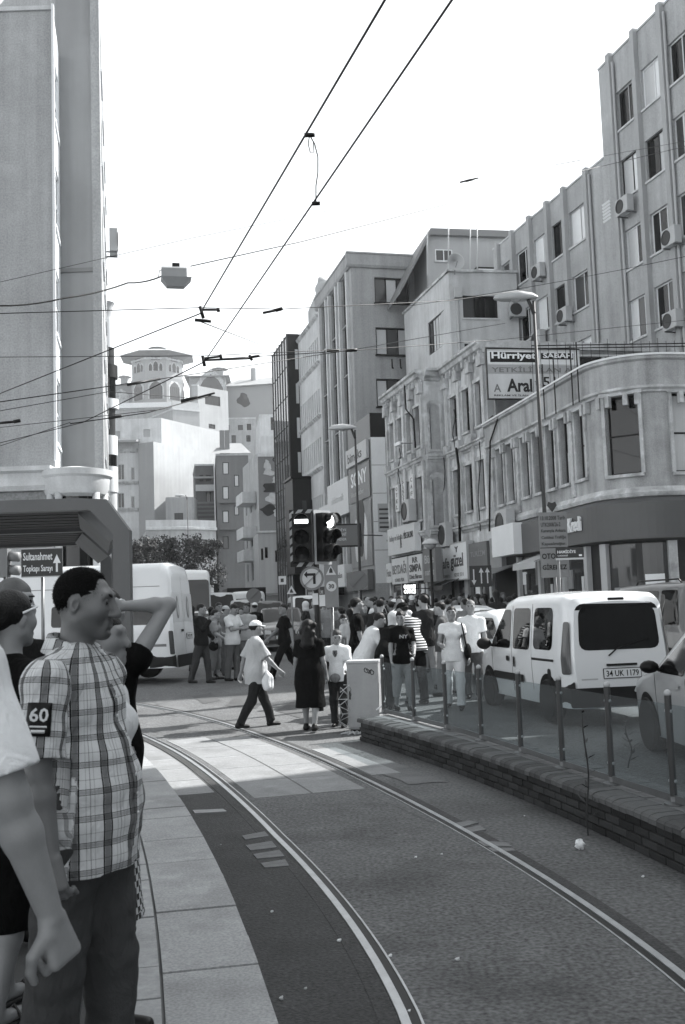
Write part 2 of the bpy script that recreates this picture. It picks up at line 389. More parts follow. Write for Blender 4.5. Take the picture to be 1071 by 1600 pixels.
# litter
def litter(px, py, s, lab, v=0.7, z=0.006):
    p = on_z(px, py, z); b = MB(); n = 9; rr = [random.uniform(.5, 1) * s for _ in range(n)]
    b.prism([(rr[i] * math.cos(i * 6.283 / n), rr[i] * math.sin(i * 6.283 / n) * 1.4) for i in range(n)], lambda a, e, h: (a, e, h * (1 + .5 * math.sin(a * 90))), 0, s * .5)
    o = b.build('litter', mat('litter%.1f' % v, v, 0.8, 0.1), None); o.location = p; tag(o, lab, 'litter', 'scraps of litter on the track')
tis = on_z(907, 1327, 0)
b = MB(); b.grid([[(tis[0] + 0.035 * math.cos(t) * math.sin(f_) * (1 + .35 * math.sin(3 * t + f_ * 5)), tis[1] + 0.035 * math.sin(t) * math.sin(f_), tis[2] + 0.035 - 0.035 * math.cos(f_) * (1 + .3 * math.sin(5 * t))) for t in np.linspace(0, 6.283, 15)[:-1]] for f_ in np.linspace(.05, 3.1, 9)], True)
tag(b.build('crumpled_tissue', white, None), 'crumpled white tissue lying on asphalt by the brick wall', 'litter')
for q in [(373,1448),(440,1560),(478,1545),(332,1408),(610,1494),(345,1320),(690,1335),(820,1275),(530,1470),(300,1350),(650,1340),(1005,1370),(640,1580),(425,1425),(715,1500)]:
    litter(*q, random.uniform(.008, .016), 'tiny pale scrap of paper on the track asphalt', random.choice([.5, .7]))
# ================================================================== BRICK WALL + GLASS FENCE
Wy = np.linspace(14.5, 3.2, 90); Wc = np.stack([[wall_x(y) if y > 4 else wall_x(4.0) + (4 - y) * .2 for y in Wy], Wy], 1)
WH = 0.33
bw_ = thing('brick_wall', 'low curved dark brick wall with brick coping beside the tram track', 'wall', (Wc[0][0], Wc[0][1], 0), 0, None, True)
brickm = [mat('brick_a', 0.058, 0.85, 0.3, 9, 0.4, 60), mat('brick_b', 0.07, 0.85, 0.3, 9, 0.4, 60), mat('brick_c', 0.047, 0.85, 0.3, 9, 0.4, 60)]
mortar = mat('mortar', 0.055, 0.95, 0.2, 10, 0.3, 80); copem = [mat('coping_a', 0.085, 0.85, 0.3, 7, 0.4, 50), mat('coping_b', 0.11, 0.85, 0.3, 7, 0.4, 50)]
paver = mat('median_paver', 0.16, 0.85, 0.2, 5, 0.3, 50)
I1, I2 = offset(Wc, 0.012), offset(Wc, 0.62)      # wall goes towards the camera: +offset = road side
if I2[40][0] < I1[40][0]: I1, I2 = offset(Wc, -0.012), offset(Wc, -0.62); sg = -1
else: sg = 1
b = MB(); b.grid([[(p[0], p[1], -0.05), (p[0], p[1], WH - 0.06), (q[0], q[1], WH - 0.03), (q[0], q[1], -0.05)] for p, q in zip(I1, I2)]); n_ = len(b.v) - 4
b.f += [[0, 1, 2, 3], [n_ + 3, n_ + 2, n_ + 1, n_]]; core = b.build('core', mortar, bw_)
sW = np.concatenate([[0], np.cumsum(np.linalg.norm(np.diff(Wc, axis=0), axis=1))])
def wpt(s_, d):
    K = offset(Wc, d * sg); return np.array([np.interp(s_, sW, K[:, 0]), np.interp(s_, sW, K[:, 1])])
def wframe(s_):
    p, q = wpt(s_ - 0.03, 0), wpt(s_ + 0.03, 0); t = (q - p) / np.linalg.norm(q - p); nn = wpt(s_, 0.1) - wpt(s_, 0); nn /= np.linalg.norm(nn); return wpt(s_, 0), t, nn
bl, bh = 0.235, 0.0655
def brick_mesh(l, h, d, i, nm, mats):
    b = MB(); e = 0.004
    b.add([(-l / 2, e, 0), (l / 2, e, 0), (l / 2, d, 0), (-l / 2, d, 0), (-l / 2, e, h), (l / 2, e, h), (l / 2, d, h), (-l / 2, d, h), (-l / 2 + e, 0, e), (l / 2 - e, 0, e), (l / 2 - e, 0, h - e), (-l / 2 + e, 0, h - e)],
          [[8, 9, 10, 11], [0, 1, 9, 8], [1, 5, 10, 9], [5, 4, 11, 10], [4, 0, 8, 11], [4, 5, 6, 7], [1, 2, 6, 5], [3, 0, 4, 7], [0, 3, 2, 1]])
    return b.mesh(nm, mats[i])
bm = [brick_mesh(bl - 0.012, bh - 0.011, 0.05, i, 'brick', brickm) for i in range(3)]
for row in range(4):
    s_ = 0.10 + (bl / 2 if row % 2 else 0)
    while s_ < sW[-1] - 0.2:
        p, t, nn = wframe(s_)
        if p[1] > 3.4:
            o = place(random.choice(bm), 'brick', bw_, (p[0] - nn[0] * random.uniform(0.004, 0.010), p[1] - nn[1] * random.uniform(0.004, 0.010), 0.004 + row * bh), math.atan2(t[1], t[0]) + random.uniform(-.006, .006))
            if sg < 0: pass
        s_ += bl
b = MB(); cl = 0.115                              # coping brick: header with a rounded nose
prof = [(-0.035, 0.0), (-0.035, 0.035), (-0.02, 0.052), (0.03, 0.066), (0.20, 0.07), (0.20, 0.0)]
for sx in (-cl / 2 + 0.004, cl / 2 - 0.004): b.v += [(sx, y, z) for y, z in prof]
k = len(prof); b.f = [list(range(k)), list(range(2 * k - 1, k - 1, -1))] + [[(i + 1) % k, i, i + k, (i + 1) % k + k] for i in range(k)]
cm = [b.mesh('coping_brick', m_) for m_ in copem]
s_ = 0.03
while s_ < sW[-1] - 0.1:
    p, t, nn = wframe(s_)
    if p[1] > 3.4: place(random.choice(cm), 'coping_brick', bw_, (p[0], p[1], WH - 0.068 + random.uniform(-.004, .003)), math.atan2(t[1], t[0]) + random.uniform(-.02, .02))
    s_ += cl
# pavers on top of the median, as separate stones
pm = MB().box(-0.095, 0.095, -0.095, 0.095, 0, 0.04).mesh('paver', paver)
for i, s_ in enumerate(np.arange(0.1, sW[-1] - 0.2, 0.2)):
    for j in range(2):
        q = wpt(s_, 0.31 + 0.2 * j); p, t, nn = wframe(s_)
        if q[1] > 3.4: place(pm, 'paver', bw_, (q[0], q[1], WH - 0.042 + random.uniform(-.003, .003)), math.atan2(t[1], t[0]))
# posts
post_px = [(600,1115),(648,1127),(698,1140),(753,1157),(815,1177),(880,1200),(957,1225),(1054,1257)]
posts = [on_z(*q, WH)[:2] for q in post_px]; posts.append(posts[-1] + (posts[-1] - posts[-2]) * 1.02)
pb = MB(); pb.tube([(0, 0, 0.0), (0, 0, 0.80)], 0.026, 14); post_me = pb.mesh('shaft', steel, True); post_me.set_sharp_from_angle(angle=R(40))
cap_me = MB().lathe([(0.027, 0.795), (0.028, 0.815), (0.022, 0.828), (0.008, 0.838)], 14).mesh('cap', lightgrey, True)
base_me = MB().lathe([(0.075, 0), (0.075, 0.012), (0.032, 0.022), (0.03, 0.06)], 14).mesh('base_plate', dullsteel, True); base_me.set_sharp_from_angle(angle=R(40))
cl_me = MB().tube([(0, -0.03, 0), (0, 0.03, 0)], 0.014, 8).mesh('clamp', lightgrey, True)
fg = mat('fence_glass_base', 0.02, 0.05); fglass = glass_mat('fence_glass', 0.16, 0.10, 0.80)
fence = thing('glass_fence', 'clear glass balustrade with round steel posts on the low brick wall', 'fence', (posts[4][0], posts[4][1], WH), 0, None, True)
for i, p in enumerate(posts):
    t = place(post_me, 'post', fence, (p[0], p[1], WH))
    place(cap_me, 'cap', t); place(base_me, 'base_plate', t)
    for z in (0.17, 0.68): place(cl_me, 'clamp', t, (0, 0, z), 0.6)
for i in range(len(posts) - 1):
    p, q = posts[i], posts[i + 1]; d = q - p; l = np.linalg.norm(d); d /= l
    a = p + d * 0.022; e = q - d * 0.022
    b = MB(); nn = np.array([-d[1], d[0], 0]) * 0.005
    b.obox((a[0] - nn[0], a[1] - nn[1], WH + 0.07), (e[0] - a[0], e[1] - a[1], 0), nn * 2, (0, 0, 0.66)); t = b.build('glass_panel', fglass, fence)
    b = MB(); b.obox((a[0] - 2 * nn[0], a[1] - 2 * nn[1], WH + 0.018), (e[0] - a[0], e[1] - a[1], 0), nn * 4, (0, 0, 0.052)); b.build('lower_channel', dullsteel, t)

# darker and paler patches and cracks on the roadway
def apatch(quad, m, label, z=.006):
    p = []
    for q in quad:
        a = on_z(*q, 0.0)
        for _ in range(4): a = on_z(*q, gz(a[0], a[1]))
        p.append(a)
    P = []
    for i in range(len(p)):
        a, b_ = p[i], p[(i + 1) % len(p)]
        for t in np.linspace(0, 1, 6)[:-1]: q = a + (b_ - a) * t; P.append((q[0] + random.uniform(-.02, .02), q[1] + random.uniform(-.03, .03)))
    c = np.mean(P, axis=0); b = MB(); rows = [[(c[0] + (x - c[0]) * k, c[1] + (y - c[1]) * k, gz(c[0] + (x - c[0]) * k, c[1] + (y - c[1]) * k) + z) for x, y in P] for k in (1.0, .66, .33, .02)]
    b.grid(rows, True); o = b.build('road_tone_patch', m, None)
    if o.data.polygons[0].normal.z < 0: o.data.flip_normals()
    tag(o, kind='structure')
patchd = mat('patch_dark', .075, .85, .25, 1.5, .9, 60, speckle=.35, stain=.2, sscale=2); patchl = mat('patch_light', .135, .85, .25, 1.5, .9, 60, speckle=.35, stain=.25, sscale=2)
for q, m in [([(352, 1104), (372, 1086), (418, 1088), (402, 1108)], patchd), ([(432, 1112), (455, 1098), (478, 1102), (470, 1122)], patchd), ([(300, 1090), (330, 1084), (345, 1096), (318, 1101)], patchd), ([(560, 1196), (640, 1226), (700, 1222), (600, 1186)], patchl), ([(240, 1098), (262, 1092), (300, 1112), (262, 1116)], patchl)]: apatch(q, m, '')
def crack(pts, w=.008):
    P = []
    for q in pts:
        a = on_z(*q, 0.0)
        for _ in range(4): a = on_z(*q, gz(a[0], a[1]))
        P.append(a)
    Q = []
    for i in range(len(P) - 1):
        for t in np.linspace(0, 1, 7)[:-1]: Q.append(P[i] + (P[i + 1] - P[i]) * t + np.array([random.uniform(-.02, .02), random.uniform(-.03, .03), .007]))
    b = MB(); b.grid([[q + np.array([0, -w * random.uniform(.4, 1.4), 0]), q + np.array([0, w, 0])] for q in Q]); o = b.build('crack', black, None)
    if o.data.polygons[0].normal.z < 0: o.data.flip_normals()
    tag(o, kind='structure')
for pts in [[(418, 1080), (440, 1086), (470, 1084)], [(410, 1072), (430, 1082), (415, 1088)], [(425, 1094), (470, 1099), (510, 1092)], [(230, 1108), (262, 1118), (300, 1121)], [(560, 1238), (640, 1270), (700, 1296)], [(330, 1240), (420, 1300), (470, 1370)]]: crack(pts)
# ================================================================== BUILDINGS
WCACHE = {}
glasss = glass_mat('sky_reflect_glass', .72, .1)  # white sky reflection painted as the pane's own colour
def window_mesh(w, h, nx, ny, ft, dep, fm):
    k = (round(w, 2), round(h, 2), nx, ny, ft, dep, fm.name)
    if k not in WCACHE:
        b = MB(); y0, y1 = dep - 0.06, dep
        b.box(0.0, ft, y0, y1, 0, h); b.box(w - ft, w, y0, y1, 0, h); b.box(ft, w - ft, y0, y1, 0, ft); b.box(ft, w - ft, y0, y1, h - ft, h)
        cw, ch = (w - ft) / nx, (h - ft) / ny; m2 = ft * 0.8
        for i in range(1, nx): b.box(i * cw + (ft - m2) / 2, i * cw + (ft + m2) / 2, y0 + 0.004, y1 - 0.004, ft, h - ft)
        for j in range(1, ny):
            for i in range(nx): b.box(i * cw + ft, (i + 1) * cw, y0 + 0.008, y1 - 0.008, j * ch + (ft - m2) / 2, j * ch + (ft + m2) / 2)
        fr = b.mesh('window', fm)
        panes = {}
        def pane(g):
            if g.name not in panes: panes[g.name] = MB().box(0.005, cw + ft - 0.005, y1 - 0.03, y1 - 0.02, 0.005, ch + ft - 0.005).mesh('pane', g)
            return panes[g.name]
        WCACHE[k] = (fr, pane, cw, ch)
    return WCACHE[k]
class Fac:
    """a facade: plan path starting at o, heading ang (u runs to the right as seen from outside), optional curved corner"""
    def __init__(s, root, o, ang, bend=None):
        s.root = root; s.o = np.array([o[0], o[1]], float); s.ang = ang; s.bend = bend      # bend = (u_start, radius, turn)
    def frame(s, u):
        a = s.ang
        if s.bend and u > s.bend[0]:
            u1, r, th = s.bend; t = np.array([math.cos(a), math.sin(a)]); nin = np.array([-math.sin(a), math.cos(a)])
            c = s.o + t * u1 + nin * r; phi = min((u - u1) / r, th)
            a2 = a + phi; p = c - np.array([-math.sin(a2), math.cos(a2)]) * r
            if u - u1 > r * th: p = p + np.array([math.cos(a2), math.sin(a2)]) * (u - u1 - r * th)
            return p, a2
        return s.o + np.array([math.cos(a), math.sin(a)]) * u, a
    def fn(s, u, z, d=0.0):
        p, a = s.frame(u); return np.array([p[0] + math.sin(a) * d, p[1] - math.cos(a) * d, z])
    def px(s, x, y):
        a = s.ang; n = np.array([math.sin(a), -math.cos(a), 0]); r_ = ray(x, y); o = np.array([s.o[0], s.o[1], 0])
        p = CAM + r_ * (((o - CAM) @ n) / (r_ @ n)); return float((p[:2] - s.o) @ np.array([math.cos(a), math.sin(a)])), float(p[2])
    def pxr(s, x0, y0, x1, y1):
        a, b = s.px(x0, y0), s.px(x1, y1); xm = (x0 + x1) / 2
        t, bt = s.px(xm, y0)[1], s.px(xm, y1)[1]; return (min(a[0], b[0]), min(t, bt), abs(b[0] - a[0]), abs(t - bt))
    def us(s, u0, u1, extra=()):
        k = {round(u0, 4), round(u1, 4)} | {round(e, 4) for e in extra if u0 < e < u1}
        if s.bend:
            a, r, th = s.bend; k |= {round(float(q), 4) for q in np.linspace(a, a + r * th, 15) if u0 < q < u1}
        return sorted(k)
    def wall(s, u0, u1, z0, z1, m, wins=(), depth=0.18, name='wall', parent=None):
        U = s.us(u0, u1, [q for w in wins for q in (w[0], w[0] + w[2])]); Z = sorted({z0, z1} | {round(q, 4) for w in wins for q in (w[1], w[1] + w[3]) if z0 < q < z1})
        b = MB()
        def quad(ps): b.add(ps, [[0, 1, 2, 3]])
        for i in range(len(U) - 1):
            for j in range(len(Z) - 1):
                cu, cz = (U[i] + U[i + 1]) / 2, (Z[j] + Z[j + 1]) / 2
                if any(w[0] < cu < w[0] + w[2] and w[1] < cz < w[1] + w[3] for w in wins): continue
                quad([s.fn(U[i], Z[j]), s.fn(U[i + 1], Z[j]), s.fn(U[i + 1], Z[j + 1]), s.fn(U[i], Z[j + 1])])
        for w in wins:
            a, c, bz, tz = w[0], w[0] + w[2], w[1], w[1] + w[3]; D = -depth
            quad([s.fn(a, bz), s.fn(a, bz, D), s.fn(c, bz, D), s.fn(c, bz)][::-1]); quad([s.fn(a, tz), s.fn(c, tz), s.fn(c, tz, D), s.fn(a, tz, D)][::-1])
            quad([s.fn(a, bz), s.fn(a, tz), s.fn(a, tz, D), s.fn(a, bz, D)][::-1]); quad([s.fn(c, bz), s.fn(c, bz, D), s.fn(c, tz, D), s.fn(c, tz)][::-1])
        return b.build(name, m, parent or s.root)
    def win(s, w, nx=1, ny=2, fm=None, panes=None, ft=0.06, dep=0.16, sill=0.0, sillm=None, split=True, surround=0.0, arch=False):
        u, z, ww, hh = w[:4]; fm = fm or dark; panes = panes or [glassd]
        fr, pane, cw, ch = window_mesh(ww, hh, nx, ny, ft, dep, fm)
        p, a = s.frame(u + ww / 2); base = s.fn(u + ww / 2, z); base = base - np.array([math.cos(a), math.sin(a), 0]) * ww / 2
        o = place(fr, 'window', s.root, base, a)
        for i in range(nx):
            for j in range(ny): place(pane(random.choice(panes)), 'pane', o, (i * cw, 0, j * ch))
        if sill:
            q = MB().box(-0.06, ww + 0.06, -sill, 0.02, -0.08, -0.002); off = OFF.pop(o.name, None)
            q.build('sill', sillm or trim, o)
        if surround:
            q = MB(); t = surround
            q.box(-t, -0.002, -0.05, 0.01, 0, hh); q.box(ww + 0.002, ww + t, -0.05, 0.01, 0, hh); q.box(-t - 0.04, ww + t + 0.04, -0.08, 0.01, hh + 0.002, hh + t * 1.1)
            OFF.pop(o.name, None); q.build('surround', trim, o)
        return o
    def band(s, u0, u1, z0, z1, d0, d1, m, name='band', parent=None):
        U = s.us(u0, u1); b = MB()
        b.grid([[s.fn(u, z0, d0), s.fn(u, z0, d1), s.fn(u, z1, d1), s.fn(u, z1, d0)] for u in U])
        e = len(b.v) - 4; b.f += [[3, 2, 1, 0], [e, e + 1, e + 2, e + 3]]
        b.f = [q[::-1] for q in b.f]
        return b.build(name, m, parent or s.root)
    def cornice(s, u0, u1, z, prof, m, name='cornice'):
        U = s.us(u0, u1); b = MB(); b.grid([[s.fn(u, z + dz, d) for d, dz in prof] for u in U]); k = len(prof); e = len(b.v) - k
        b.f = [q[::-1] for q in b.f]; b.f += [list(range(k)), list(range(e + k - 1, e - 1, -1))]
        return b.build(name, m, s.root)
def body(root, pts, z0, z1, m, name='rear_wall', roof=None):
    b = MB(); b.prism([(p[0], p[1]) for p in pts], lambda x, y, h: (x, y, h), z0, z1); o = b.build(name, m, root)
    import bmesh as _b
    q = _b.new(); q.from_mesh(o.data); _b.ops.recalc_face_normals(q, faces=q.faces); q.to_mesh(o.data); q.free()
    return o
def bld(name, label, o, z=0.0, cat='building', group=None): return thing(name, label, cat, (float(o[0]), float(o[1]), z), 0, group, True)
CORN = [(0, 0), (0.06, 0), (0.10, 0.10), (0.22, 0.16), (0.26, 0.30), (0.34, 0.34), (0.34, 0.44), (0, 0.44)]
def ac_unit(f, u, z, label, w=0.8, h=0.55, d=0.3):
    p, a = f.frame(u); t = thing('air_conditioner', label, 'air conditioner', tuple(f.fn(u, z, 0.05)), a, 'air conditioner units on the facades')
    b = MB().box(-w / 2, w / 2, -d - 0.12, -0.12, 0, h); b.build('casing', lightgrey, t, bevel=0.015)
    q = MB().lathe([(h * .42, 0), (h * .42, -0.02), (h * .36, -0.025), (h * .36, -0.004), (0.02, -0.004)], 18, (-w * .14, -d - 0.121, h / 2), 'y'); q.build('fan_grille', mat('fan_dark', 0.06, 0.5), t)
    for sx in (-1, 1): MB().box(sx * w * .35 - .02, sx * w * .35 + .02, -d - 0.12, 0.06, -0.05, -0.003).build('bracket', dullsteel, t)
    return t
def street(a): return np.array([-math.sin(R(a)), math.cos(R(a))]), np.array([math.cos(R(a)), math.sin(R(a))])
# ---------- tall stepped office block behind the corner building
d_, n_ = street(16); far = d_ * 47.0 + n_ * 22.0
T = bld('office_block', 'tall stepped concrete office block with ribbed pillars behind the curved corner building', far)
f = Fac(T, far, R(16 - 90))
pl = [46.3, 44.6, 42.7, 40.9, 39.3, 37.3]; pu = [35.0, 33.2, 31.4, 29.6, 27.8, 26.1]
winl, winu = [], []
for i in range(5):
    for zs in (17.2, 14.3, 11.4, 8.5): winl.append((47 - pl[i] + 0.2, zs, pl[i] - pl[i + 1] - 0.30, 1.58))
for i in range(5):
    for zs in (20.5, 17.65, 14.75, 11.9, 9.0): winu.append((47 - pu[i] + 0.2, zs, pu[i] - pu[i + 1] - 0.30, 1.6))
f.wall(0, 11.0, 0, 19.9, plaster, winl); f.wall(11.0, 21.2, 0, 23.7, plaster, winu)
wf = [white, white, lightgrey, dark]
for w in winl + winu: f.win(w, random.choice([2, 2, 3]), 1, random.choice(wf), [glassd, glassd, glassl, glasss, glassm], 0.05, 0.16, 0.07, plaster_l)
for s_ in pl: f.band(47 - s_ - 0.13, 47 - s_ + 0.13, 0, 20.05, 0.0, 0.2, concrete, 'pillar')
for s_ in pu: f.band(47 - s_ - 0.13, 47 - s_ + 0.13, 0, 23.85, 0.0, 0.2, concrete, 'pillar')
for s_ in (37.3, 35.0, 31.4):
    b = MB(); b.tube([f.fn(47 - s_ + 0.22, 0.5, 0.1), f.fn(47 - s_ + 0.22, 19.7 if s_ > 36 else 23.4, 0.1)], 0.055, 8); b.build('drain_pipe', lightgrey, T, True)
f.band(0, 11.0, 19.9, 19.98, -0.25, 0.05, plaster_l, 'coping'); f.band(11.0, 21.2, 23.7, 23.78, -0.25, 0.05, plaster_l, 'coping')
body(T, [f.fn(0.02, 0, -0.22)[:2], f.fn(11.0, 0, -0.22)[:2], f.fn(11.0, 0, -14)[:2], f.fn(0.02, 0, -14)[:2]], 0, 19.85, plaster)
body(T, [f.fn(11.02, 0, -0.21)[:2], f.fn(21.2, 0, -0.21)[:2], f.fn(21.2, 0, -14)[:2], f.fn(11.02, 0, -14)[:2]], 0, 23.65, plaster)
b = MB(); b.grid([[f.fn(11.003, 0, 0), f.fn(11.003, 23.7, 0)], [f.fn(11.003, 0, -0.3), f.fn(11.003, 23.7, -0.3)]]); b.build('step_wall', plaster, T)
for (x, y, lab) in [(988, 335, 'white air conditioner under an upper window of the stepped office block'), (1062, 385, 'white air conditioner beside a black bracket on the stepped office block'), (1064, 515, 'white air conditioner with round fan low on the stepped office block'), (852, 436, 'white air conditioner beside an open window of the stepped office block'), (893, 505, 'small white air conditioner by a drain pipe of the stepped office block'), (852, 540, 'white air conditioner just above the billboard on the stepped office block')]:
    u, z = f.px(x, y); ac_unit(f, u, z, lab, 0.85, 0.65)
f12 = f
# louvre vent on the blank bay
u, z = f.px(950, 345); b = MB()
for i in range(6): b.box(0, 0, 0, 0, 0, 0) if False else b.add([f.fn(u - .3, z + i * .14, .01), f.fn(u + .3, z + i * .14, .01), f.fn(u + .3, z + i * .14 + .08, .06), f.fn(u - .3, z + i * .14 + .08, .06)], [[0, 1, 2, 3]])
b.build('vent_louvre', white, T)
# ---------- ornate three storey house (B10)
P10 = at(690, 640, 39.1)[:2]; a10 = R(13.5 - 90); u10 = np.array([math.cos(a10), math.sin(a10)])
o10 = P10 + u10 * -4.9
B = bld('ornate_house', 'ornate weathered three storey stucco house with pilasters, heavy cornice and shops below', o10)
f = Fac(B, o10, a10); LB = 5.2; LE = 9.65; PJ = 0.8          # projecting part up to LB, main facade to LE
fb = Fac(B, f.fn(0, 0, PJ)[:2], a10); fs = Fac(B, fb.fn(LB, 0, 0)[:2], a10 + math.pi / 2)   # fs: the return facing the camera
def rows(us, w, lst): return [(u, z, w, h) for u in us for z, h in lst]
rw = [(8.0, 1.55), (5.15, 1.65)]
w1 = rows([6.05, 7.35, 8.65], 0.66, rw)
f.wall(LB, LE, 3.9, 10.6, stucco, w1, 0.22)
for w in w1: f.win(w, 1, 2, dark, [glassd, glassm, glassd], 0.05, 0.18, 0.12, trim, surround=0.12)
w2 = rows([0.55, 1.75, 2.95, 4.1], 0.6, rw)
fb.wall(0, LB, 3.9, 10.6, stucco, w2, 0.22)
for w in w2: fb.win(w, 1, 2, dark, [glassd, glassm], 0.05, 0.18, 0.1, trim, surround=0.1)
ws = [(0.2, 7.75, 0.42, 1.75), (0.2, 4.85, 0.42, 1.85)]
fs.wall(0, PJ, 3.9, 10.6, stucco, ws, 0.15)
for w in ws:
    o = fs.win(w, 1, 2, black, [glassd], 0.035, 0.12, 0.06, trim)
    fs.band(w[0] - .09, w[0] - .01, w[1] - .1, w[1] + w[3], 0, .05, trim, 'pilaster'); fs.band(w[0] + w[2] + .01, w[0] + w[2] + .09, w[1] - .1, w[1] + w[3], 0, .05, trim, 'pilaster')
    b = MB(); c = w[0] + w[2] / 2; zt = w[1] + w[3]; A = []           # arched head over the window
    for k in range(9):
        t = math.pi * k / 8; A.append([fs.fn(c - math.cos(t) * .21, zt - 0.21 + math.sin(t) * .21, .006), fs.fn(c - math.cos(t) * .31, zt - 0.02 + math.sin(t) * .2, .006)])
    b.grid(A); b.build('arch', trim, B)
for u in (5.65, 7.0, 8.3, 9.45): f.band(u - .14, u + .14, 4.6, 10.4, 0, .10, stucco, 'pilaster'); f.band(u - .2, u + .2, 10.0, 10.38, .02, .20, trim, 'capital'); f.band(u - .2, u + .2, 7.5, 7.8, .02, .2, trim, 'capital')
for u in (0.2, 1.4, 2.6, 3.8, 5.0): fb.band(u - .12, u + .12, 4.6, 10.4, 0, .10, stucco, 'pilaster'); fb.band(u - .18, u + .18, 9.95, 10.38, .02, .20, trim, 'capital'); fb.band(u - .18, u + .18, 7.5, 7.8, .02, .2, trim, 'capital')
for ff, a, e in ((f, LB + .3, LE), (fb, 0, LB), (fs, 0.02, PJ - .02)):
    ff.cornice(a, e, 10.42, CORN, trim); ff.cornice(a, e, 7.28, [(q[0] * .55, q[1] * .6) for q in CORN], trim, 'string_course'); ff.cornice(a, e, 4.42, [(q[0] * .6, q[1] * .6) for q in CORN], trim, 'string_course')
for ff, a, e in ((f, LB + .5, LE), (fb, 0.2, LB)):
    for u in np.arange(a, e, 0.42): ff.band(u - .05, u + .05, 10.3, 10.52, .02, .2, trim, 'bracket')
body(B, [fb.fn(0.01, 0, -0.24)[:2], fb.fn(LB - .01, 0, -0.24)[:2], f.fn(LB - .01, 0, -0.25)[:2], f.fn(LE, 0, -0.25)[:2], f.fn(LE, 0, -9)[:2], f.fn(0.01, 0, -9)[:2]], 3.9, 10.8, stucco2)
fg_ = Fac(B, f.fn(LE, 0, 0)[:2], a10 + math.pi / 2); fg_.wall(0, 9, 3.9, 10.6, mat('gable_plaster', 0.36, .9, .12, .4, .1, 20, streak=.2), [], name='gable_wall'); fg_.band(0, 9, 10.6, 10.86, -.2, .04, trim, 'gable_coping')
f10, f10b = f, fb
# ---------- two storey house with curved corner (B11)
o11 = f.fn(LE + 0.02, 0, 0)[:2]; a11 = R(10.3 - 90); U1 = 8.2; RB = 1.4; BE = (U1, RB, math.pi / 2); ARC = RB * math.pi / 2; E11 = U1 + ARC + 9
B = bld('corner_house', 'grey two storey stucco house with curved corner, tall windows and bracketed parapet', o11)
f = Fac(B, o11, a11, BE); f11 = f
w1 = [(u, 5.05, 0.62, 1.85) for u in (0.75, 1.75, 3.1, 4.1, 5.15, 6.15, 7.25)] + [(U1 + ARC * .50 - .43, 4.95, 0.86, 2.0), (U1 + ARC + .15, 4.95, 1.0, 2.0), (U1 + ARC + 2.6, 4.95, 1.0, 2.0)]
f.wall(0, E11, 4.1, 7.55, stucco2, w1, 0.24)
for w in w1: f.win(w, 1, 2, black if w[2] > .8 else dark, [glassd, glassm, glassl] if w[2] < .8 else [glassd if w[0] < U1 + ARC else glassl], 0.055, 0.2, 0.10, trim, surround=0.09)
f.cornice(0, E11, 6.98, [(0, 0), (0.08, 0), (0.10, 0.05), (0.18, 0.09), (0.18, 0.15), (0, 0.15)], trim, 'string_course')
f.cornice(0, E11, 7.13, [(0, 0), (0.16, 0.0), (0.16, 0.62), (0.24, 0.66), (0.24, 0.74), (0, 0.74)], stucco2, 'parapet')
f.cornice(0, E11, 7.872, [(0, 0), (0.27, 0), (0.27, 0.05), (0, 0.05)], white, 'parapet_flashing')
for u in list(np.arange(.5, U1, 1.08)) + [U1 + ARC * .3, U1 + ARC * .62, U1 + ARC + .5, U1 + ARC + 2.5]:
    for k in (-.13, .13): f.band(u + k - .055, u + k + .055, 6.68, 6.97, .01, .15, trim, 'bracket')
f.cornice(0, E11, 4.36, [(0, 0), (0.12, 0.0), (0.16, 0.1), (0.1, 0.16), (0.06, 0.24), (0, 0.24)], trim, 'string_course')
for u in (0.3, 2.72, 4.88, 7.0): f.band(u - .1, u + .1, 4.62, 6.66, 0, .07, trim, 'pilaster')
# shopfront level of the corner house: dark fascia + glazing + stone piers
fasc = mat('shop_fascia', 0.10, .45, .08, 1.5)
f.cornice(2.6, E11, 3.25, [(0, 0), (0.34, 0.05), (0.34, 0.95), (0.1, 1.08), (0, 1.08)], fasc, 'fascia')
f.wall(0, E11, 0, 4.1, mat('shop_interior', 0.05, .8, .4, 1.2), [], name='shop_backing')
sgl = glass_mat('shop_glass', 0.07, 0.04)
for u0_, u1_ in ((2.7, 4.3), (4.5, 6.1), (6.3, 7.6), (U1 + ARC * .25, U1 + ARC * .9), (U1 + ARC + .45, U1 + ARC + 2.0), (U1 + ARC + 2.5, U1 + ARC + 4.6)): f.band(u0_, u1_, .35, 3.2, .02, .05, sgl, 'shop_window')
for u in (2.62, 4.4, 6.2, 7.75, U1 + ARC * .2, U1 + ARC * .95, U1 + ARC + 2.25): f.band(u - .1, u + .1, 0, 3.24, .02, .16, lightgrey if u < 9 else trim, 'pier')
body(B, [f.fn(.01, 0, -.26)[:2]] + [f.fn(q, 0, -.26)[:2] for q in np.linspace(U1, U1 + ARC, 9)] + [f.fn(E11, 0, -.26)[:2], f.fn(E11, 0, -9)[:2], f.fn(.01, 0, -9)[:2]], 0, 7.5, stucco2)
lettering(B, 'YapıKredi', lambda u, v, d: f.fn(u, v, d + .36), f.px(878, 840)[0] + .75, 3.52, 1.5, .5, white, .02, .05, 'fascia_lettering')
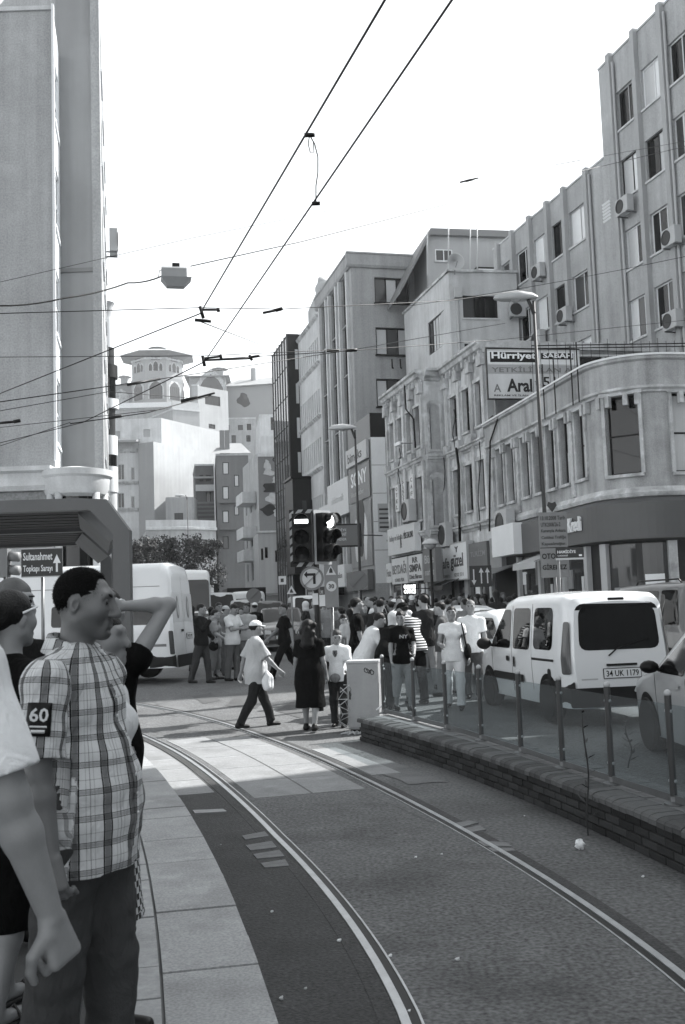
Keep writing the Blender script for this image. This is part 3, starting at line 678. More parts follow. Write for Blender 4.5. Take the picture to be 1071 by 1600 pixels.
# ---------- brown six storey block with vertical dark window strips (B8)
P8 = at(548, 398, 55)[:2]
B = bld('brown_block', 'brown six storey block with three camera-side windows and dark vertical window strips', P8)
B['label'] = 'brown six storey block with three framed windows and dark vertical window strips'
ff = Fac(B, P8, R(13.8)); f8 = ff
w1 = [ff.pxr(585, 434, 640, 474), ff.pxr(587, 512, 642, 555), ff.pxr(588, 592, 642, 636), ff.pxr(590, 672, 642, 716)]
ff.wall(0, 8.5, 0, 20.6, plaster_b, w1, .22)
for w in w1: ff.win(w, 3, 1, black, [glassm, glassl, glassm], .09, .2, .2, black)
ff.cornice(-.3, 8.5, 20.55, [(0, 0), (.12, 0), (.2, .12), (.2, .7), (.26, .74), (.26, .82), (0, .82)], plaster_b)
fsd = Fac(B, P8 + np.array([-math.sin(R(13.8)), math.cos(R(13.8))]) * 8.6, R(13.8 - 90)); LS = 8.6
strips = [(1.0, 1.5), (3.6, 1.5), (6.2, 1.5)]
ws = [(u, 3.6 + 2.83 * k, w, 2.75) for u, w in strips for k in range(6)]
fsd.wall(0, LS, 0, 20.6, plaster_b, ws, .3)
for w in ws: fsd.win(w, 1, 2, black, [glassd, glassd, glassm], .08, .2)
for u, w in strips:
    for q in (u - .28, u + w + .02): fsd.band(q, q + .26, 3.2, 20.5, 0, .16, plaster_l, 'fin')
fsd.cornice(0, LS + .1, 20.55, [(0, 0), (.12, 0), (.2, .12), (.2, .7), (.26, .74), (.26, .82), (0, .82)], plaster_b)
body(B, [ff.fn(.01, 0, -.24)[:2], ff.fn(8.5, 0, -.24)[:2], ff.fn(8.5, 0, -8.6)[:2], fsd.fn(0.02, 0, -.32)[:2], fsd.fn(LS - .3, 0, -.32)[:2]], 0, 20.6, plaster_b)
b = MB(); b.tube([ff.fn(5.6, 4, .08), ff.fn(5.6, 16.5, .08), ff.fn(5.75, 18, .08), ff.fn(6.4, 19.8, .1)], .06, 8); b.build('drain_pipe', dullsteel, B, True)
for x in (613, 626):
    u, z = ff.px(x, 575); b = MB(); b.tube([ff.fn(u, z + .5, .03), ff.fn(u, z, .05), ff.fn(u, z - .05, .2)], .04, 6); b.build('vent_pipe', black, B, True)
# satellite dish helper
def dish(loc, rz, rad, label):
    t = thing('satellite_dish', label, 'satellite dish', tuple(loc), rz, 'satellite dishes on the roofs')
    b = MB().lathe([(0.02, 0)] + [(rad * k / 6, -.35 * rad * (k / 6) ** 2) for k in range(1, 7)] + [(rad * .96, -.33 * rad), (0.02, .02)], 18, (0, 0, .55), 'y'); b.build('reflector', lightgrey, t, True)
    MB().tube([(0, .1, 0), (0, .02, .5)], .03, 6).build('mast', dullsteel, t); MB().tube([(0, 0, .55 - rad * .7), (0, -rad * .9, .5)], .015, 5).build('feed_arm', dullsteel, t)
dish(at(712, 428, 47.4), .2, .42, 'round satellite dish on the roof corner of the pale annex')
dish(fsd.fn(.4, 21.35, -.3), -.4, .5, 'satellite dish on the far roof corner of the brown block')
# ---------- pale annex between brown block and office block (B9)
P9 = at(701, 425, 48)[:2]
B = bld('pale_annex', 'pale plaster annex with louvred side windows between the brown block and office block', P9)
ff = Fac(B, P9, R(9)); fl = Fac(B, P9 + street(14)[0] * 7.2, R(14 - 90))
w1 = [ff.pxr(723, 462, 779, 497), ff.pxr(726, 537, 782, 572), ff.pxr(730, 610, 782, 645)]
z9 = float(at(701, 425, 48)[2])
ff.wall(0, 3.4, 0, z9, plaster_l, w1, .2)
for w in w1: ff.win(w, 3, 1, black, [glassd, glassd, glassm], .06, .16, .06, plaster_l)
w2 = [(3.9, z9 - 3.3, 2.4, 1.7), (3.9, z9 - 6.2, 2.4, 1.7), (3.9, z9 - 9.1, 2.4, 1.7)]
fl.wall(0, 7.2, 0, z9, plaster_l, w2, .15)
for w in w2: fl.win(w, 5, 1, dark, [glassm], .06, .12)
ff.band(-.1, 3.45, z9, z9 + .12, -.3, .1, trim, 'coping'); fl.band(0, 7.3, z9, z9 + .12, -.3, .1, trim, 'coping')
body(B, [ff.fn(.01, 0, -.23)[:2], ff.fn(3.4, 0, -.23)[:2], ff.fn(3.4, 0, -6)[:2], fl.fn(.01, 0, -5)[:2], fl.fn(.01, 0, -.2)[:2]], 0, z9 - .02, plaster_l)
b = MB(); b.tube([ff.fn(.35, 6, .07), ff.fn(.35, z9 - 1.3, .07)], .07, 8); b.build('drain_pipe', lightgrey, B, True); ff.band(.2, .55, z9 - 1.3, z9 - .8, .02, .25, lightgrey, 'rain_hopper')
u, z = ff.px(789, 498); ac_unit(ff, 3.25, z, 'air conditioner at the right edge of the pale annex window', .8, .7)
# attic on the annex roof
PA = at(668, 425, 53)[:2]
B = bld('roof_attic', 'white rooftop attic with pitched roof, pale windows and antenna masts behind the annex', PA)
B['category'] = 'attic'
fa = Fac(B, PA, R(10)); za = float(at(700, 368, 53)[2])
w1 = [fa.pxr(680, 389, 708, 408)]
fa.wall(0, 6.5, z9 - 6, za, whitewall, w1, .15, 'wall'); fa.win(w1[0], 2, 1, white, [glassm], .06, .1, .1)
fa.band(2.3, 3.9, z9 - .1, z9 + 1.6, .1, 1.3, dark, 'bay_box'); o = fa.win((2.4, z9 + .1, 1.4, 1.4), 2, 1, white, [glassl], .08, -1.25)
b = MB(); b.add([fa.fn(-1.6, z9 + .6, .3), fa.fn(.2, za + .35, .3), fa.fn(7, za + .35, .3), fa.fn(7, za + .35, -5), fa.fn(.2, za + .35, -5), fa.fn(-1.6, z9 + .6, -5),
           fa.fn(-1.6, z9 + .4, .3), fa.fn(.2, za, .3), fa.fn(7, za, .3), fa.fn(7, za, -5), fa.fn(.2, za, -5), fa.fn(-1.6, z9 + .4, -5)],
          [[0, 1, 4, 5], [1, 2, 3, 4], [6, 11, 10, 7], [7, 10, 9, 8], [0, 6, 7, 1], [1, 7, 8, 2], [5, 4, 10, 11], [4, 3, 9, 10], [0, 5, 11, 6], [2, 8, 9, 3]]); b.build('roof', midgrey, B)
body(B, [fa.fn(.01, 0, -.2)[:2], fa.fn(6.5, 0, -.2)[:2], fa.fn(6.5, 0, -4)[:2], fa.fn(.01, 0, -4)[:2]], z9 - 6, za - .05, whitewall)
for x in (668, 701, 735, 746):
    p = at(x, 430, 51.5); q = at(x, 331, 51.5); b = MB(); b.tube([p, q], .035, 6); b.build('antenna_mast', lightgrey, B, True)
b = MB(); b.tube([at(668, 331, 51.5), at(746, 331, 51.5)], .012, 5); b.build('antenna_wire', lightgrey, B)
u, z = f8.px(681, 411); ac_unit(f8, u, z, 'air conditioner at the roof edge of the brown block', .85, .6)
# ---------- row house (B7) and glass tower (B6) further up the avenue
e7 = fsd.fn(0, 0, 0)[:2]; d13, n13 = street(13.8)
o7 = e7 + d13 * 6.5
B = bld('row_house', 'pale five storey row house with three rows of small upright windows', o7)
f = Fac(B, o7, R(13.8 - 90)); ws = [(.35 + .62 * k, z, .3, h) for k in range(10) for z, h in ((17.6, 1.4), (14.2, 1.5), (11.0, 1.6), (7.4, 1.6))]
f.wall(0, 6.48, 0, 20.3, plaster_l, ws, .15)
for w in ws: f.win(w, 1, 1, lightgrey, [glassm, glassl, glassd], .04, .12)
for z in (20.2, 17.2, 13.8, 10.5): f.cornice(0, 6.48, z, [(q[0] * .5, q[1] * .5) for q in CORN], trim, 'string_course')
body(B, [f.fn(.01, 0, -.17)[:2], f.fn(6.48, 0, -.17)[:2], f.fn(6.48, 0, -9)[:2], f.fn(.01, 0, -9)[:2]], 0, 20.25, plaster_l)
b = MB(); b.tube([f.fn(1.0, 20.2, -1), f.fn(1.0, 22.2, -1), f.fn(3.6, 22.6, -1), f.fn(4.4, 23.4, -1)], .45, 10); b.build('roof_duct', concrete, B, True)
o6 = o7 + d13 * 6.0 - n13 * .75
B = bld('glass_tower', 'slim dark curtain-walled glass building further up the avenue', o6)
f = Fac(B, o6, R(13.8 - 90)); f6 = f; z6 = 20.9
cg = glass_mat('curtain_glass', .05, .04)
f.wall(0, 5.98, 0, z6, black, [], name='wall')
for i in range(6):
    for k in range(9): f.band(.06 + i * .99, .96 + i * .99, 2.2 + k * 2.06, 4.16 + k * 2.06, .01, .04, random.choice([cg, cg, glassm]), 'glass_pane')
for i in range(7): f.band(.0 + i * .985, .05 + i * .985, 0, z6, .0, .09, steel, 'mullion')
fe = Fac(B, f.fn(5.98, 0, 0)[:2], R(13.8)); fe.wall(0, .76, 0, z6, black, []);
for k in range(7): fe.band(.5, .7, 4 + k * 2.4, 5.4 + k * 2.4, .01, .05, lightgrey if k % 2 else glassl, 'side_light')
body(B, [f.fn(.01, 0, -.02)[:2], f.fn(5.96, 0, -.02)[:2], f.fn(5.96, 0, -.74)[:2], f.fn(5.96, 0, -9)[:2], f.fn(.01, 0, -9)[:2]], 0, z6 - .01, black)
# lower dark bay in front of the row house
B = bld('dark_bay', 'dark oriel bay projecting under the row house beside the glass tower', f6.fn(6.3, 0, .3)[:2]); B['category'] = 'oriel'
fbay = Fac(B, f6.fn(6.3, 0, .5)[:2], R(13.8 - 90)); fbe = Fac(B, fbay.fn(2.6, 0, 0)[:2], R(13.8))
fbay.wall(0, 2.6, 4.2, 10.4, dark, []); fbe.wall(0, 1.3, 4.2, 10.4, dark, [(.55, 6, .4, 3)], .1); fbe.win((.55, 6, .4, 3), 1, 2, black, [glassm], .05, .08)
body(B, [fbay.fn(0, 0, -.02)[:2], fbay.fn(2.58, 0, -.02)[:2], fbe.fn(1.3, 0, -.12)[:2], fbay.fn(0, 0, -1.3)[:2]], 4.2, 10.38, dark)
fbay.band(-.1, 2.7, 10.4, 10.55, -1.3, .12, black, 'roof_slab')
# ---------- block with painted gable and balconies (B5)
P5 = at(403, 710, 86)[:2]; z5 = float(at(403, 708, 86)[2])
B = bld('painted_gable_block', 'apartment block with a painted food advert on its gable and stacked balconies', P5)
ff = Fac(B, P5, R(12)); fl = Fac(B, P5 + d13 * 9, R(13.8 - 90)); mur = mat('mural_wall', .17, .9, .12, .4)
ff.wall(0, 6, 0, z5, mur, []); w2 = [(u, 4.5 + 3 * k, 1.0, 1.6) for u in (1.2, 4.2, 6.8) for k in range(3)]
fl.wall(0, 9, 0, z5, plaster, w2, .15)
for w in w2: fl.win(w, 2, 1, lightgrey, [glassd, glassm], .06, .12)
ff.band(0, 6, z5 - .3, z5, 0, .06, plaster_l, 'coping')
pa = mat('mural_pale', .42, .9, .3, 3); pd = mat('mural_dark', .05, .9, .3, 3)
def blob(fc, x, y, rx, rz, m, nm, d):
    u, z = fc.px(x, y); b = MB(); n = 22; ph = random.uniform(0, 6)
    b.prism([(u + rx * (1 + .25 * math.sin(3 * t + ph) + .12 * math.sin(7 * t)) * math.cos(t), z + rz * (1 + .25 * math.sin(2 * t + ph)) * math.sin(t)) for t in np.linspace(0, 6.283, n + 1)[:-1]], lambda a, c, h: fc.fn(a, c, h), d, d + .01)
    o = b.build(nm, m, fc.root); return o
for x, y, rx, rz, m in [(418, 727, .3, .45, pa), (420, 738, .45, .3, pa), (424, 762, .75, .5, pd), (434, 750, .5, .35, pa), (427, 779, .62, .42, pa), (427, 779, .5, .3, pd), (420, 797, .6, .42, pd), (434, 798, .45, .5, pa), (438, 770, .25, .3, pd)]:
    blob(ff, x, y, rx, rz, m, 'painted_motif', .01 + random.random() * .03)
lettering(B, 'GIDA', ff.fn, ff.px(426, 722)[0], ff.px(426, 722)[1], 1.7, .42, pd, .02)
for k in range(3):
    z = float(at(395, [779, 835, 872][k], 85)[2]); b = MB()
    b.obox(fl.fn(3.5, z - .1, 0), fl.fn(7.5, z - .1, 0) - fl.fn(3.5, z - .1, 0), fl.fn(3.5, z - .1, 1.2) - fl.fn(3.5, z - .1, 0), (0, 0, .15)); b.obox(fl.fn(3.5, z + .05, 1.1), fl.fn(7.5, z, 0) - fl.fn(3.5, z, 0), fl.fn(3.5, z, .1) - fl.fn(3.5, z, 0), (0, 0, .8)); b.obox(fl.fn(7.4, z + .05, 0), fl.fn(7.5, z, 0) - fl.fn(7.4, z, 0), fl.fn(3.5, z, 1.1) - fl.fn(3.5, z, 0), (0, 0, .8)); b.build('balcony', plaster_l, B)
body(B, [ff.fn(.01, 0, -.01)[:2], ff.fn(6, 0, -.01)[:2], ff.fn(6, 0, -9)[:2], fl.fn(.01, 0, -.2)[:2], fl.fn(8.7, 0, -.2)[:2]], 0, z5 - .02, plaster)
fq = Fac(B, ff.fn(.6, 0, -2)[:2], R(12)); z = float(at(420, 680, 88)[2]); fq.wall(0, 5, z5 - .5, z, plaster_l, [(1.2, z5 + .2, 1.7, 1.0)], .1, 'roof_room'); fq.win((1.2, z5 + .2, 1.7, 1.0), 1, 1, midgrey, [glassm], .1, .08); body(B, [fq.fn(0, 0, -.02)[:2], fq.fn(5, 0, -.12)[:2], fq.fn(5, 0, -4)[:2], fq.fn(0, 0, -4)[:2]], z5 - .5, z - .01, plaster_l, 'roof_room_shell')
# small white house at its foot
Pw = at(404, 835, 82)[:2]; B = bld('small_white_house', 'small white two storey house at the foot of the painted gable', Pw); zt = float(at(420, 832, 82)[2])
ff = Fac(B, Pw, R(10)); w1 = [ff.pxr(408, 857, 412, 875), ff.pxr(414, 855, 419, 872), ff.pxr(430, 860, 437, 878)]; ff.wall(0, 4, 0, zt, whitewall, w1, .1)
for w in w1: ff.win(w, 1, 1, dark, [glassd], .06, .08)
body(B, [ff.fn(.0, 0, -.12)[:2], ff.fn(4, 0, -.12)[:2], ff.fn(4, 0, -5)[:2], ff.fn(0, 0, -5)[:2]], 0, zt - .02, whitewall); ff.band(-.1, 4.1, zt, zt + .15, -.4, .12, plaster_l, 'coping')
ff.band(0, 4.5, 3.0, 3.2, 0, 1.5, midgrey, 'awning')
# ---------- dark end building with bay (B4)
def simple(name, label, x0, x1, ytop, Y, ang, depth, m, wins=(), fm=dark, panes=None, cat='building', z0=None, yb=None, rail_=0, sidem=None, roofover=0.0, nx=1, ny=1, ft=.08):
    p0 = at(x0, ytop, Y)[:2]; B = bld(name, label, p0, cat=cat, z=0); ff = Fac(B, p0, R(ang)); L, zt = ff.px(x1, ytop); zt = float(at(x0, ytop, Y)[2]); z0_ = 0 if z0 is None else z0
    w1 = [ff.pxr(*w) for w in wins]; ff.wall(0, L, z0_, zt, m, w1, .2)
    for w in w1: ff.win(w, nx, ny, fm, panes or [glassd, glassm], ft, .15)
    body(B, [ff.fn(.01, 0, -.22)[:2], ff.fn(L - .01, 0, -.22)[:2], ff.fn(L - .01, 0, -depth)[:2], ff.fn(.01, 0, -depth)[:2]], z0_, zt - .02, sidem or m)
    # returns closing the gap between facade skin and shell
    for u in (.0, L): b = MB(); b.add([ff.fn(u, z0_, 0), ff.fn(u, zt, 0), ff.fn(u, zt, -.3), ff.fn(u, z0_, -.3)], [[0, 1, 2, 3]]); b.build('return', sidem or m, B)
    ff.band(-roofover - .05, L + roofover + .05, zt, zt + .2, -depth, roofover + .08, plaster_l if not roofover else rooftile, 'coping'); return B, ff, L, zt
dk = mat('dark_stucco', .14, .9, .15, .5, streak=.15)
B, ff, L, zt = simple('corner_apartment', 'dark narrow apartment house with four stacked windows at the end of the avenue', 338, 388, 712, 108, 8, 12, dk, [(348, 722, 358, 741), (348, 760, 358, 780), (348, 798, 358, 817), (348, 838, 358, 858), (366, 742, 374, 760), (366, 790, 374, 805)], black, [glassm, glassl, glassl])
b = MB(); b.add([ff.fn(-.5, zt + .2, .4), ff.fn(L + .3, zt + .2, .4), ff.fn(L - .6, zt + 1.8, -3), ff.fn(.6, zt + 1.8, -3)], [[0, 1, 2, 3]]); b.build('roof', rooftile, B)
for x in (348, 356): q, z = ff.px(x, 705); b = MB(); b.obox(ff.fn(q - .25, zt + .3, -.9), ff.fn(.5, 0, 0) - ff.fn(0, 0, 0), ff.fn(0, 0, -.6) - ff.fn(0, 0, 0), (0, 0, 2.6)); b.build('chimney', midgrey, B)
for k, y in enumerate((783, 825)): ff.band(.2, 1.9, float(at(350, y, 108)[2]) - .25, float(at(350, y, 108)[2]), 0, .8, dk, 'bay_ledge')
# ---------- hill side houses
B, ff, L, zt = simple('pale_town_house', 'pale ornate town house with tall windows between the trees and white wall', 178, 216, 695, 118, 2, 9, plaster_l, [(184, 725, 195, 750), (184, 770, 195, 794), (184, 812, 195, 835), (205, 730, 211, 750), (205, 775, 211, 795)], lightgrey, [glassd, glassm], nx=2)
for y in (708, 758, 800): z = float(at(195, y, 118)[2]); ff.cornice(0, L, z, [(q[0] * 1.2, q[1]) for q in CORN], trim, 'string_course')
p0 = at(216, 690, 117)[:2]; pA = at(240, 690, 116)[:2]
B = bld('white_wall_house', 'tall house with a blank grey end and a huge sunlit white party wall', pA); zt = float(at(240, 690, 116)[2])
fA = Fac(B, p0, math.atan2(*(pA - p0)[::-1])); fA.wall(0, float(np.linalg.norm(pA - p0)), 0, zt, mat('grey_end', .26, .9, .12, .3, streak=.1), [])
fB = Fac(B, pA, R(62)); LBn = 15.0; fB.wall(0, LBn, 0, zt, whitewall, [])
body(B, [p0, pA - np.array([.02, -.02]), fB.fn(LBn - .02, 0, -.03)[:2], fB.fn(LBn, 0, -6)[:2], p0 + np.array([0, 6])], 0, zt - .03, whitewall)
pU = fB.fn(2.0, 0, -.4)[:2]; zu = float(at(273, 655, 119)[2]); fU = Fac(B, pU, R(62)); fU.wall(0, 12, zt - .1, zu, whitewall, [], name='upper_storey'); fU2 = Fac(B, pU - np.array([7, 0]), R(0)); fU2.wall(0, 7, zt - .1, zu, plaster_l, [(1.0, zt + .8, 1.2, .9), (4.9, zt + .9, .8, .9)], .1, 'upper_storey'); body(B, [fU2.fn(0, 0, -.12)[:2], fU2.fn(6.98, 0, -.12)[:2], fU.fn(12, 0, -.1)[:2], fU.fn(12, 0, -6)[:2]], zt - .1, zu - .02, whitewall, 'upper_shell')
b = MB(); b.obox(fU2.fn(-3, zt + .05, 2.0), (7.5, 0, 0), (0, 2.2, .4), (0, 0, .25)); b.build('lean_to_roof', rooftile, B)
B, ff, L, zt = simple('stair_tower_house', 'bright white stepped house with three small windows on its sunlit side wall', 300, 309, 603, 150, 0, 10, whitewall)
fB = Fac(B, ff.fn(L, 0, 0)[:2], R(48)); w1 = [(1.4, zt - 2.6, 3.0, 1.5), (2.0, zt - 6.2, 1.3, .7), (2.0, zt - 9.6, 1.3, .7), (2.0, zt - 13, 1.3, .7)]; fB.wall(0, 6.0, 0, zt, whitewall, w1, .2)
for w in w1: fB.win(w, 2, 1, dark, [glassd], .1, .15)
B, ff, L, zt = simple('terraced_white_house', 'white terraced house front stepping down below the tower', 270, 312, 640, 140, 35, 10, whitewall, [(284, 672, 288, 676)], dark); ff.band(0, L, zt + .2, zt + 1.3, -.3, -.1, lightgrey, 'railing')
B, ff, L, zt = simple('grey_hill_house', 'grey patched hill house with a white roof line under the round tower', 178, 268, 641, 158, 2, 12, plaster, [(188, 672, 205, 684), (236, 655, 246, 668), (210, 655, 218, 666), (222, 672, 230, 684), (252, 672, 260, 684)], dark)
ff.band(-.5, L + 2, zt + .2, zt + 1.0, -8, .5, white, 'roof_edge')
# curved terrace building in front of the white wall
pC = at(228, 825, 104)[:2]
B = bld('terrace_building', 'low curved building with a planted roof terrace in front of the white wall', pC); zc = float(at(228, 825, 104)[2]) - .3
ff = Fac(B, pC, R(14), (2.2, 9.0, R(26))); ws = [(u, zc - 2.4, .5, 1.5) for u in (.7, 2.3, 4.0, 5.0, 6.0, 6.8)]
ff.wall(0, 7.6, 0, zc, plaster, ws, .15)
for w in ws: ff.win(w, 1, 1, dark, [glassd], .06, .12)
for k, (u, zz) in enumerate([(0, 0)]): ff.cornice(0, 7.6, zc, [(0, 0), (.25, .1), (.25, .35), (.1, .4), (.1, 1.1), (0, 1.1)], plaster_l, 'parapet')
body(B, [ff.fn(u, 0, -.17)[:2] for u in np.linspace(0, 7.6, 10)] + [ff.fn(7.6, 0, -8)[:2], ff.fn(0, 0, -8)[:2]], 0, zc - .05, plaster)
p = at(264, 777, 108); Bq = ff.fn(2.2, 0, -2.2)[:2]; fq = Fac(B, Bq, R(8)); zq = float(at(280, 777, 107)[2]); fq.wall(0, 2.9, zc - .1, zq, plaster_b, [(.9, zc + .5, .9, 1.5)], .1, 'roof_room'); fq.win((.9, zc + .5, .9, 1.5), 2, 1, dark, [glassm], .06, .08); body(B, [fq.fn(0, 0, -.12)[:2], fq.fn(2.9, 0, -.12)[:2], fq.fn(3.3, 0, -3)[:2], fq.fn(0, 0, -3)[:2]], zc - .1, zq - .01, plaster_b, 'roof_room_shell')
B, ff, L, zt = simple('timber_house', 'dark timber fronted house with open balcony beside the dark apartment house', 305, 334, 728, 112, 10, 8, mat('timber_front', .12, .9, .2, 1), [(312, 742, 318, 752), (322, 742, 330, 752), (322, 768, 330, 785)], black)
for k in range(8): ff.band(0, L, zt - 4.2 - k * .45, zt - 4.0 - k * .45, 0, .05, midgrey, 'weatherboard')
ff.band(-.2, L, zt - 1.5, zt - 1.3, 0, .9, rooftile, 'awning'); ff.band(0, L, zt - 2.9, zt - 2.2, .8, .9, lightgrey, 'balcony_rail')
# ---------- domed school on the hill: octagonal tower + wings
YT = 235
c = at(247, 600, YT); cx, cy = c[0], c[1]; zA = lambda y: float(at(247, y, YT)[2])
hs = mat('hill_stone', .27, .9, .12, .1); hp = mat('hill_plaster', .32, .9, .10, .1)
B = bld('octagonal_tower', 'octagonal hilltop tower with wide overhanging roof and rows of pointed windows', (cx, cy)); B['category'] = 'tower'
def octo(r_, z0, z1, nm, m, r2=None, n=8):
    b = MB(); r2 = r_ if r2 is None else r2; ro = math.pi / 8 + .10
    b.lathe([(r_, z0), (r2, z1)], n, (cx, cy, 0)); co, si = math.cos(ro), math.sin(ro)
    b.v = [(cx + (x - cx) * co - (y - cy) * si, cy + (x - cx) * si + (y - cy) * co, z) for x, y, z in b.v]; return b.build(nm, m, B)
rT = 6.25
octo(rT, 0, zA(605), 'base', hs); octo(rT, zA(605), zA(598), 'string_course', hp, rT + .2); octo(rT - .1, zA(598), zA(567), 'drum', hp); octo(rT + .15, zA(571), zA(568), 'string_course', trim)
octo(rT + .1, zA(567), zA(561.5), 'eave_soffit', rooftile, 8.9); octo(8.9, zA(561.5), zA(560.5), 'eave', rooftile); octo(8.8, zA(560.5), zA(545), 'roof', mat('lead_roof', .4, .8, .1, .2), .3)
octo(2.2, zA(545), zA(541), 'roof_cap', rooftile, .1)
def pointed(fc, u, z, w, h, m, nm, d=.03):
    b = MB(); pts = [(u - w / 2, z), (u + w / 2, z), (u + w / 2, z + h * .65), (u + w * .3, z + h * .86), (u, z + h), (u - w * .3, z + h * .86), (u - w / 2, z + h * .65)]
    b.prism(pts, lambda a, c_, hh: fc.fn(a, c_, hh), 0, d); return b.build(nm, m, fc.root)
ap = (rT - .1) * math.cos(math.pi / 8); side = 2 * (rT - .1) * math.sin(math.pi / 8)
for k in range(8):
    th = math.pi / 8 * 2 * k + .10; nrm = np.array([math.cos(th), math.sin(th)])
    if nrm[1] > .4: continue
    tn = np.array([-nrm[1], nrm[0]]); o = np.array([cx, cy]) + nrm * ap - tn * side / 2; fc = Fac(B, o, math.atan2(tn[1], tn[0]))
    for u, w, h in ((side * .25, .7, 1.7), (side * .5, 1.05, 2.2), (side * .75, .7, 1.7)):
        pointed(fc, u, zA(588), w + .35, h + .3, trim, 'window_surround', .04); o_ = pointed(fc, u, zA(588), w, h, glassd, 'window', .08)
    f2 = Fac(B, np.array([cx, cy]) + nrm * rT * math.cos(math.pi / 8) - tn * side / 2, math.atan2(tn[1], tn[0]))
    pointed(f2, side / 2, zA(631), 3.6, 4.8, trim, 'window_surround', .06); pointed(f2, side / 2, zA(631), 2.9, 4.2, glassm, 'window', .1)
    for q in np.linspace(-1.2, 1.2, 5): f2.band(side / 2 + q - .06, side / 2 + q + .06, zA(631), zA(631) + 3, .1, .16, dark, 'mullion')
    pointed(f2, side / 2, zA(570.5) - .2, 2.0, 1.1, dark, 'eave_panel', .1)
B, ff, L, zt = simple('school_wing', 'hilltop school wing with tall pointed window under a heavy cornice', 296, 352, 590, 236, 3, 14, hs, sidem=hp, roofover=1.0)
pointed(ff, ff.px(331, 650)[0], ff.px(331, 650)[1], 7.2, 11.2, trim, 'window_surround', .2); pointed(ff, ff.px(331, 648)[0], ff.px(331, 648)[1], 5.6, 9.6, glassm, 'window', .28)
for q in (-1.6, 0, 1.6): u = ff.px(331, 648)[0]; ff.band(u + q - .12, u + q + .12, ff.px(331, 648)[1], ff.px(331, 648)[1] + 7, .28, .36, dark, 'mullion')
b = MB(); b.add([ff.fn(-1, zt + .2, 1), ff.fn(L + 1, zt + .2, 1), ff.fn(L - 1, zt + 1.8, -6), ff.fn(1, zt + 1.8, -6)], [[0, 1, 2, 3]]); b.build('roof', rooftile, B)
q, _ = ff.px(341, 585); b = MB(); b.obox(ff.fn(q - .9, zt + .5, -4), (1.8, 0, 0), (0, 1.8, 0), (0, 0, 2.4)); o = b.build('lantern', hp, B); b = MB(); b.lathe([(2.2, zt + 2.9), (.2, zt + 3.7)], 8, tuple(ff.fn(q, 0, -4.9)[:2]) + (0,)); b.build('lantern_roof', rooftile, B)
B, ff, L, zt = simple('school_range', 'long hilltop school range with round headed niches and tiled roof', 352, 446, 606, 240, -8, 14, hs, roofover=.8)
b = MB(); b.add([ff.fn(-1, zt + .2, 1), ff.fn(L + 1, zt + .2, 1), ff.fn(L - 1, zt + 3.2, -6), ff.fn(2, zt + 3.2, -6)], [[0, 1, 2, 3]]); b.build('roof', rooftile, B)
for x, y in ((381, 625), (437, 627)): blob(ff, x, y, 1.5, 1.5, dark, 'niche', .05)
q, _ = ff.px(391, 600); b = MB(); b.tube([ff.fn(q, zt + 1.5, -4), ff.fn(q, zt + 5.2, -4)], .7, 8); b.build('chimney', hp, B)
B, ff, L, zt = simple('school_annex', 'low hilltop annex with small cupola left of the octagonal tower', 176, 207, 603, 238, 3, 14, hs, roofover=.6)
b = MB(); b.add([ff.fn(-1, zt + .2, 1), ff.fn(L + 1, zt + .2, 1), ff.fn(L - 1, zt + 1.8, -6), ff.fn(1, zt + 1.8, -6)], [[0, 1, 2, 3]]); b.build('roof', rooftile, B)
q, _ = ff.px(190, 590); b = MB(); b.obox(ff.fn(q - .8, zt + .5, -4), (1.6, 0, 0), (0, 1.6, 0), (0, 0, 2.6)); b.build('lantern', hp, B); b = MB(); b.lathe([(1.7, zt + 3.1), (.2, zt + 3.8)], 8, tuple(ff.fn(q, 0, -4.8)[:2]) + (0,)); b.build('lantern_roof', rooftile, B)
pointed(ff, ff.px(190, 640)[0], ff.px(190, 640)[1], 3.6, 5, trim, 'window_surround', .2)
B, ff, L, zt = simple('hill_gap_house', 'grey plaster hill house with outside stair below the school range', 345, 400, 655, 160, 6, 10, plaster, [(372, 664, 380, 672), (352, 664, 359, 676), (362, 680, 369, 692), (385, 680, 392, 690), (386, 662, 393, 672)], dark)
B, ff, L, zt = simple('roof_gable_house', 'pale house with steep gable roof beside the glass tower', 406, 446, 650, 130, 8, 10, plaster_l, [(423, 652, 432, 672), (434, 652, 442, 672)], dark, nx=2, ny=2)
# ---------- left tall block
B = bld('tall_corner_block', 'tall blank grey plaster block with bright window slivers on its street side', (-7.6, 27.0))
zt1 = 18.76; zt2 = 22.5
f1 = Fac(B, (-26, 27.0), 0); f1.wall(0, 18.4, 0, zt1, plaster, []); f1.band(0, 18.42, zt1 - .12, zt1, 0, .06, plaster_l, 'roof_lip')
pS = np.array([-7.6, 27.0]); dS = street(11.5)[0]; fS1 = Fac(B, pS, R(11.5 + 90)); LS1 = 2.55
fS1 = Fac(B, pS, math.atan2(dS[1], dS[0])); ws = [(.5, 6.6 + 3.05 * k, 1.5, 1.9) for k in range(4)]
fS1.wall(0, LS1, 0, zt1, white, ws, .12)
for w in ws: fS1.win(w, 2, 2, white, [glassm, glassl], .07, .1, .05, white)
fS1.band(-.14, .03, 6.0, zt1, -.02, .05, white, 'corner_trim')
pS2 = pS + dS * LS1; f2 = Fac(B, (pS2[0] - .1, pS2[1]), 0); L2 = float(-6.87 - f2.o[0]); f2.wall(0, L2, 0, zt2, mat('shaft_plaster', .27, .9, .1, .35, .1, 25, streak=.15), [])
f2.band(L2 - .26, L2, 0, zt2, .0, .10, plaster_b, 'edge_pilaster'); f2.band(.02, L2 - .27, 12.0, 12.12, 0, .05, midgrey, 'joint_band')
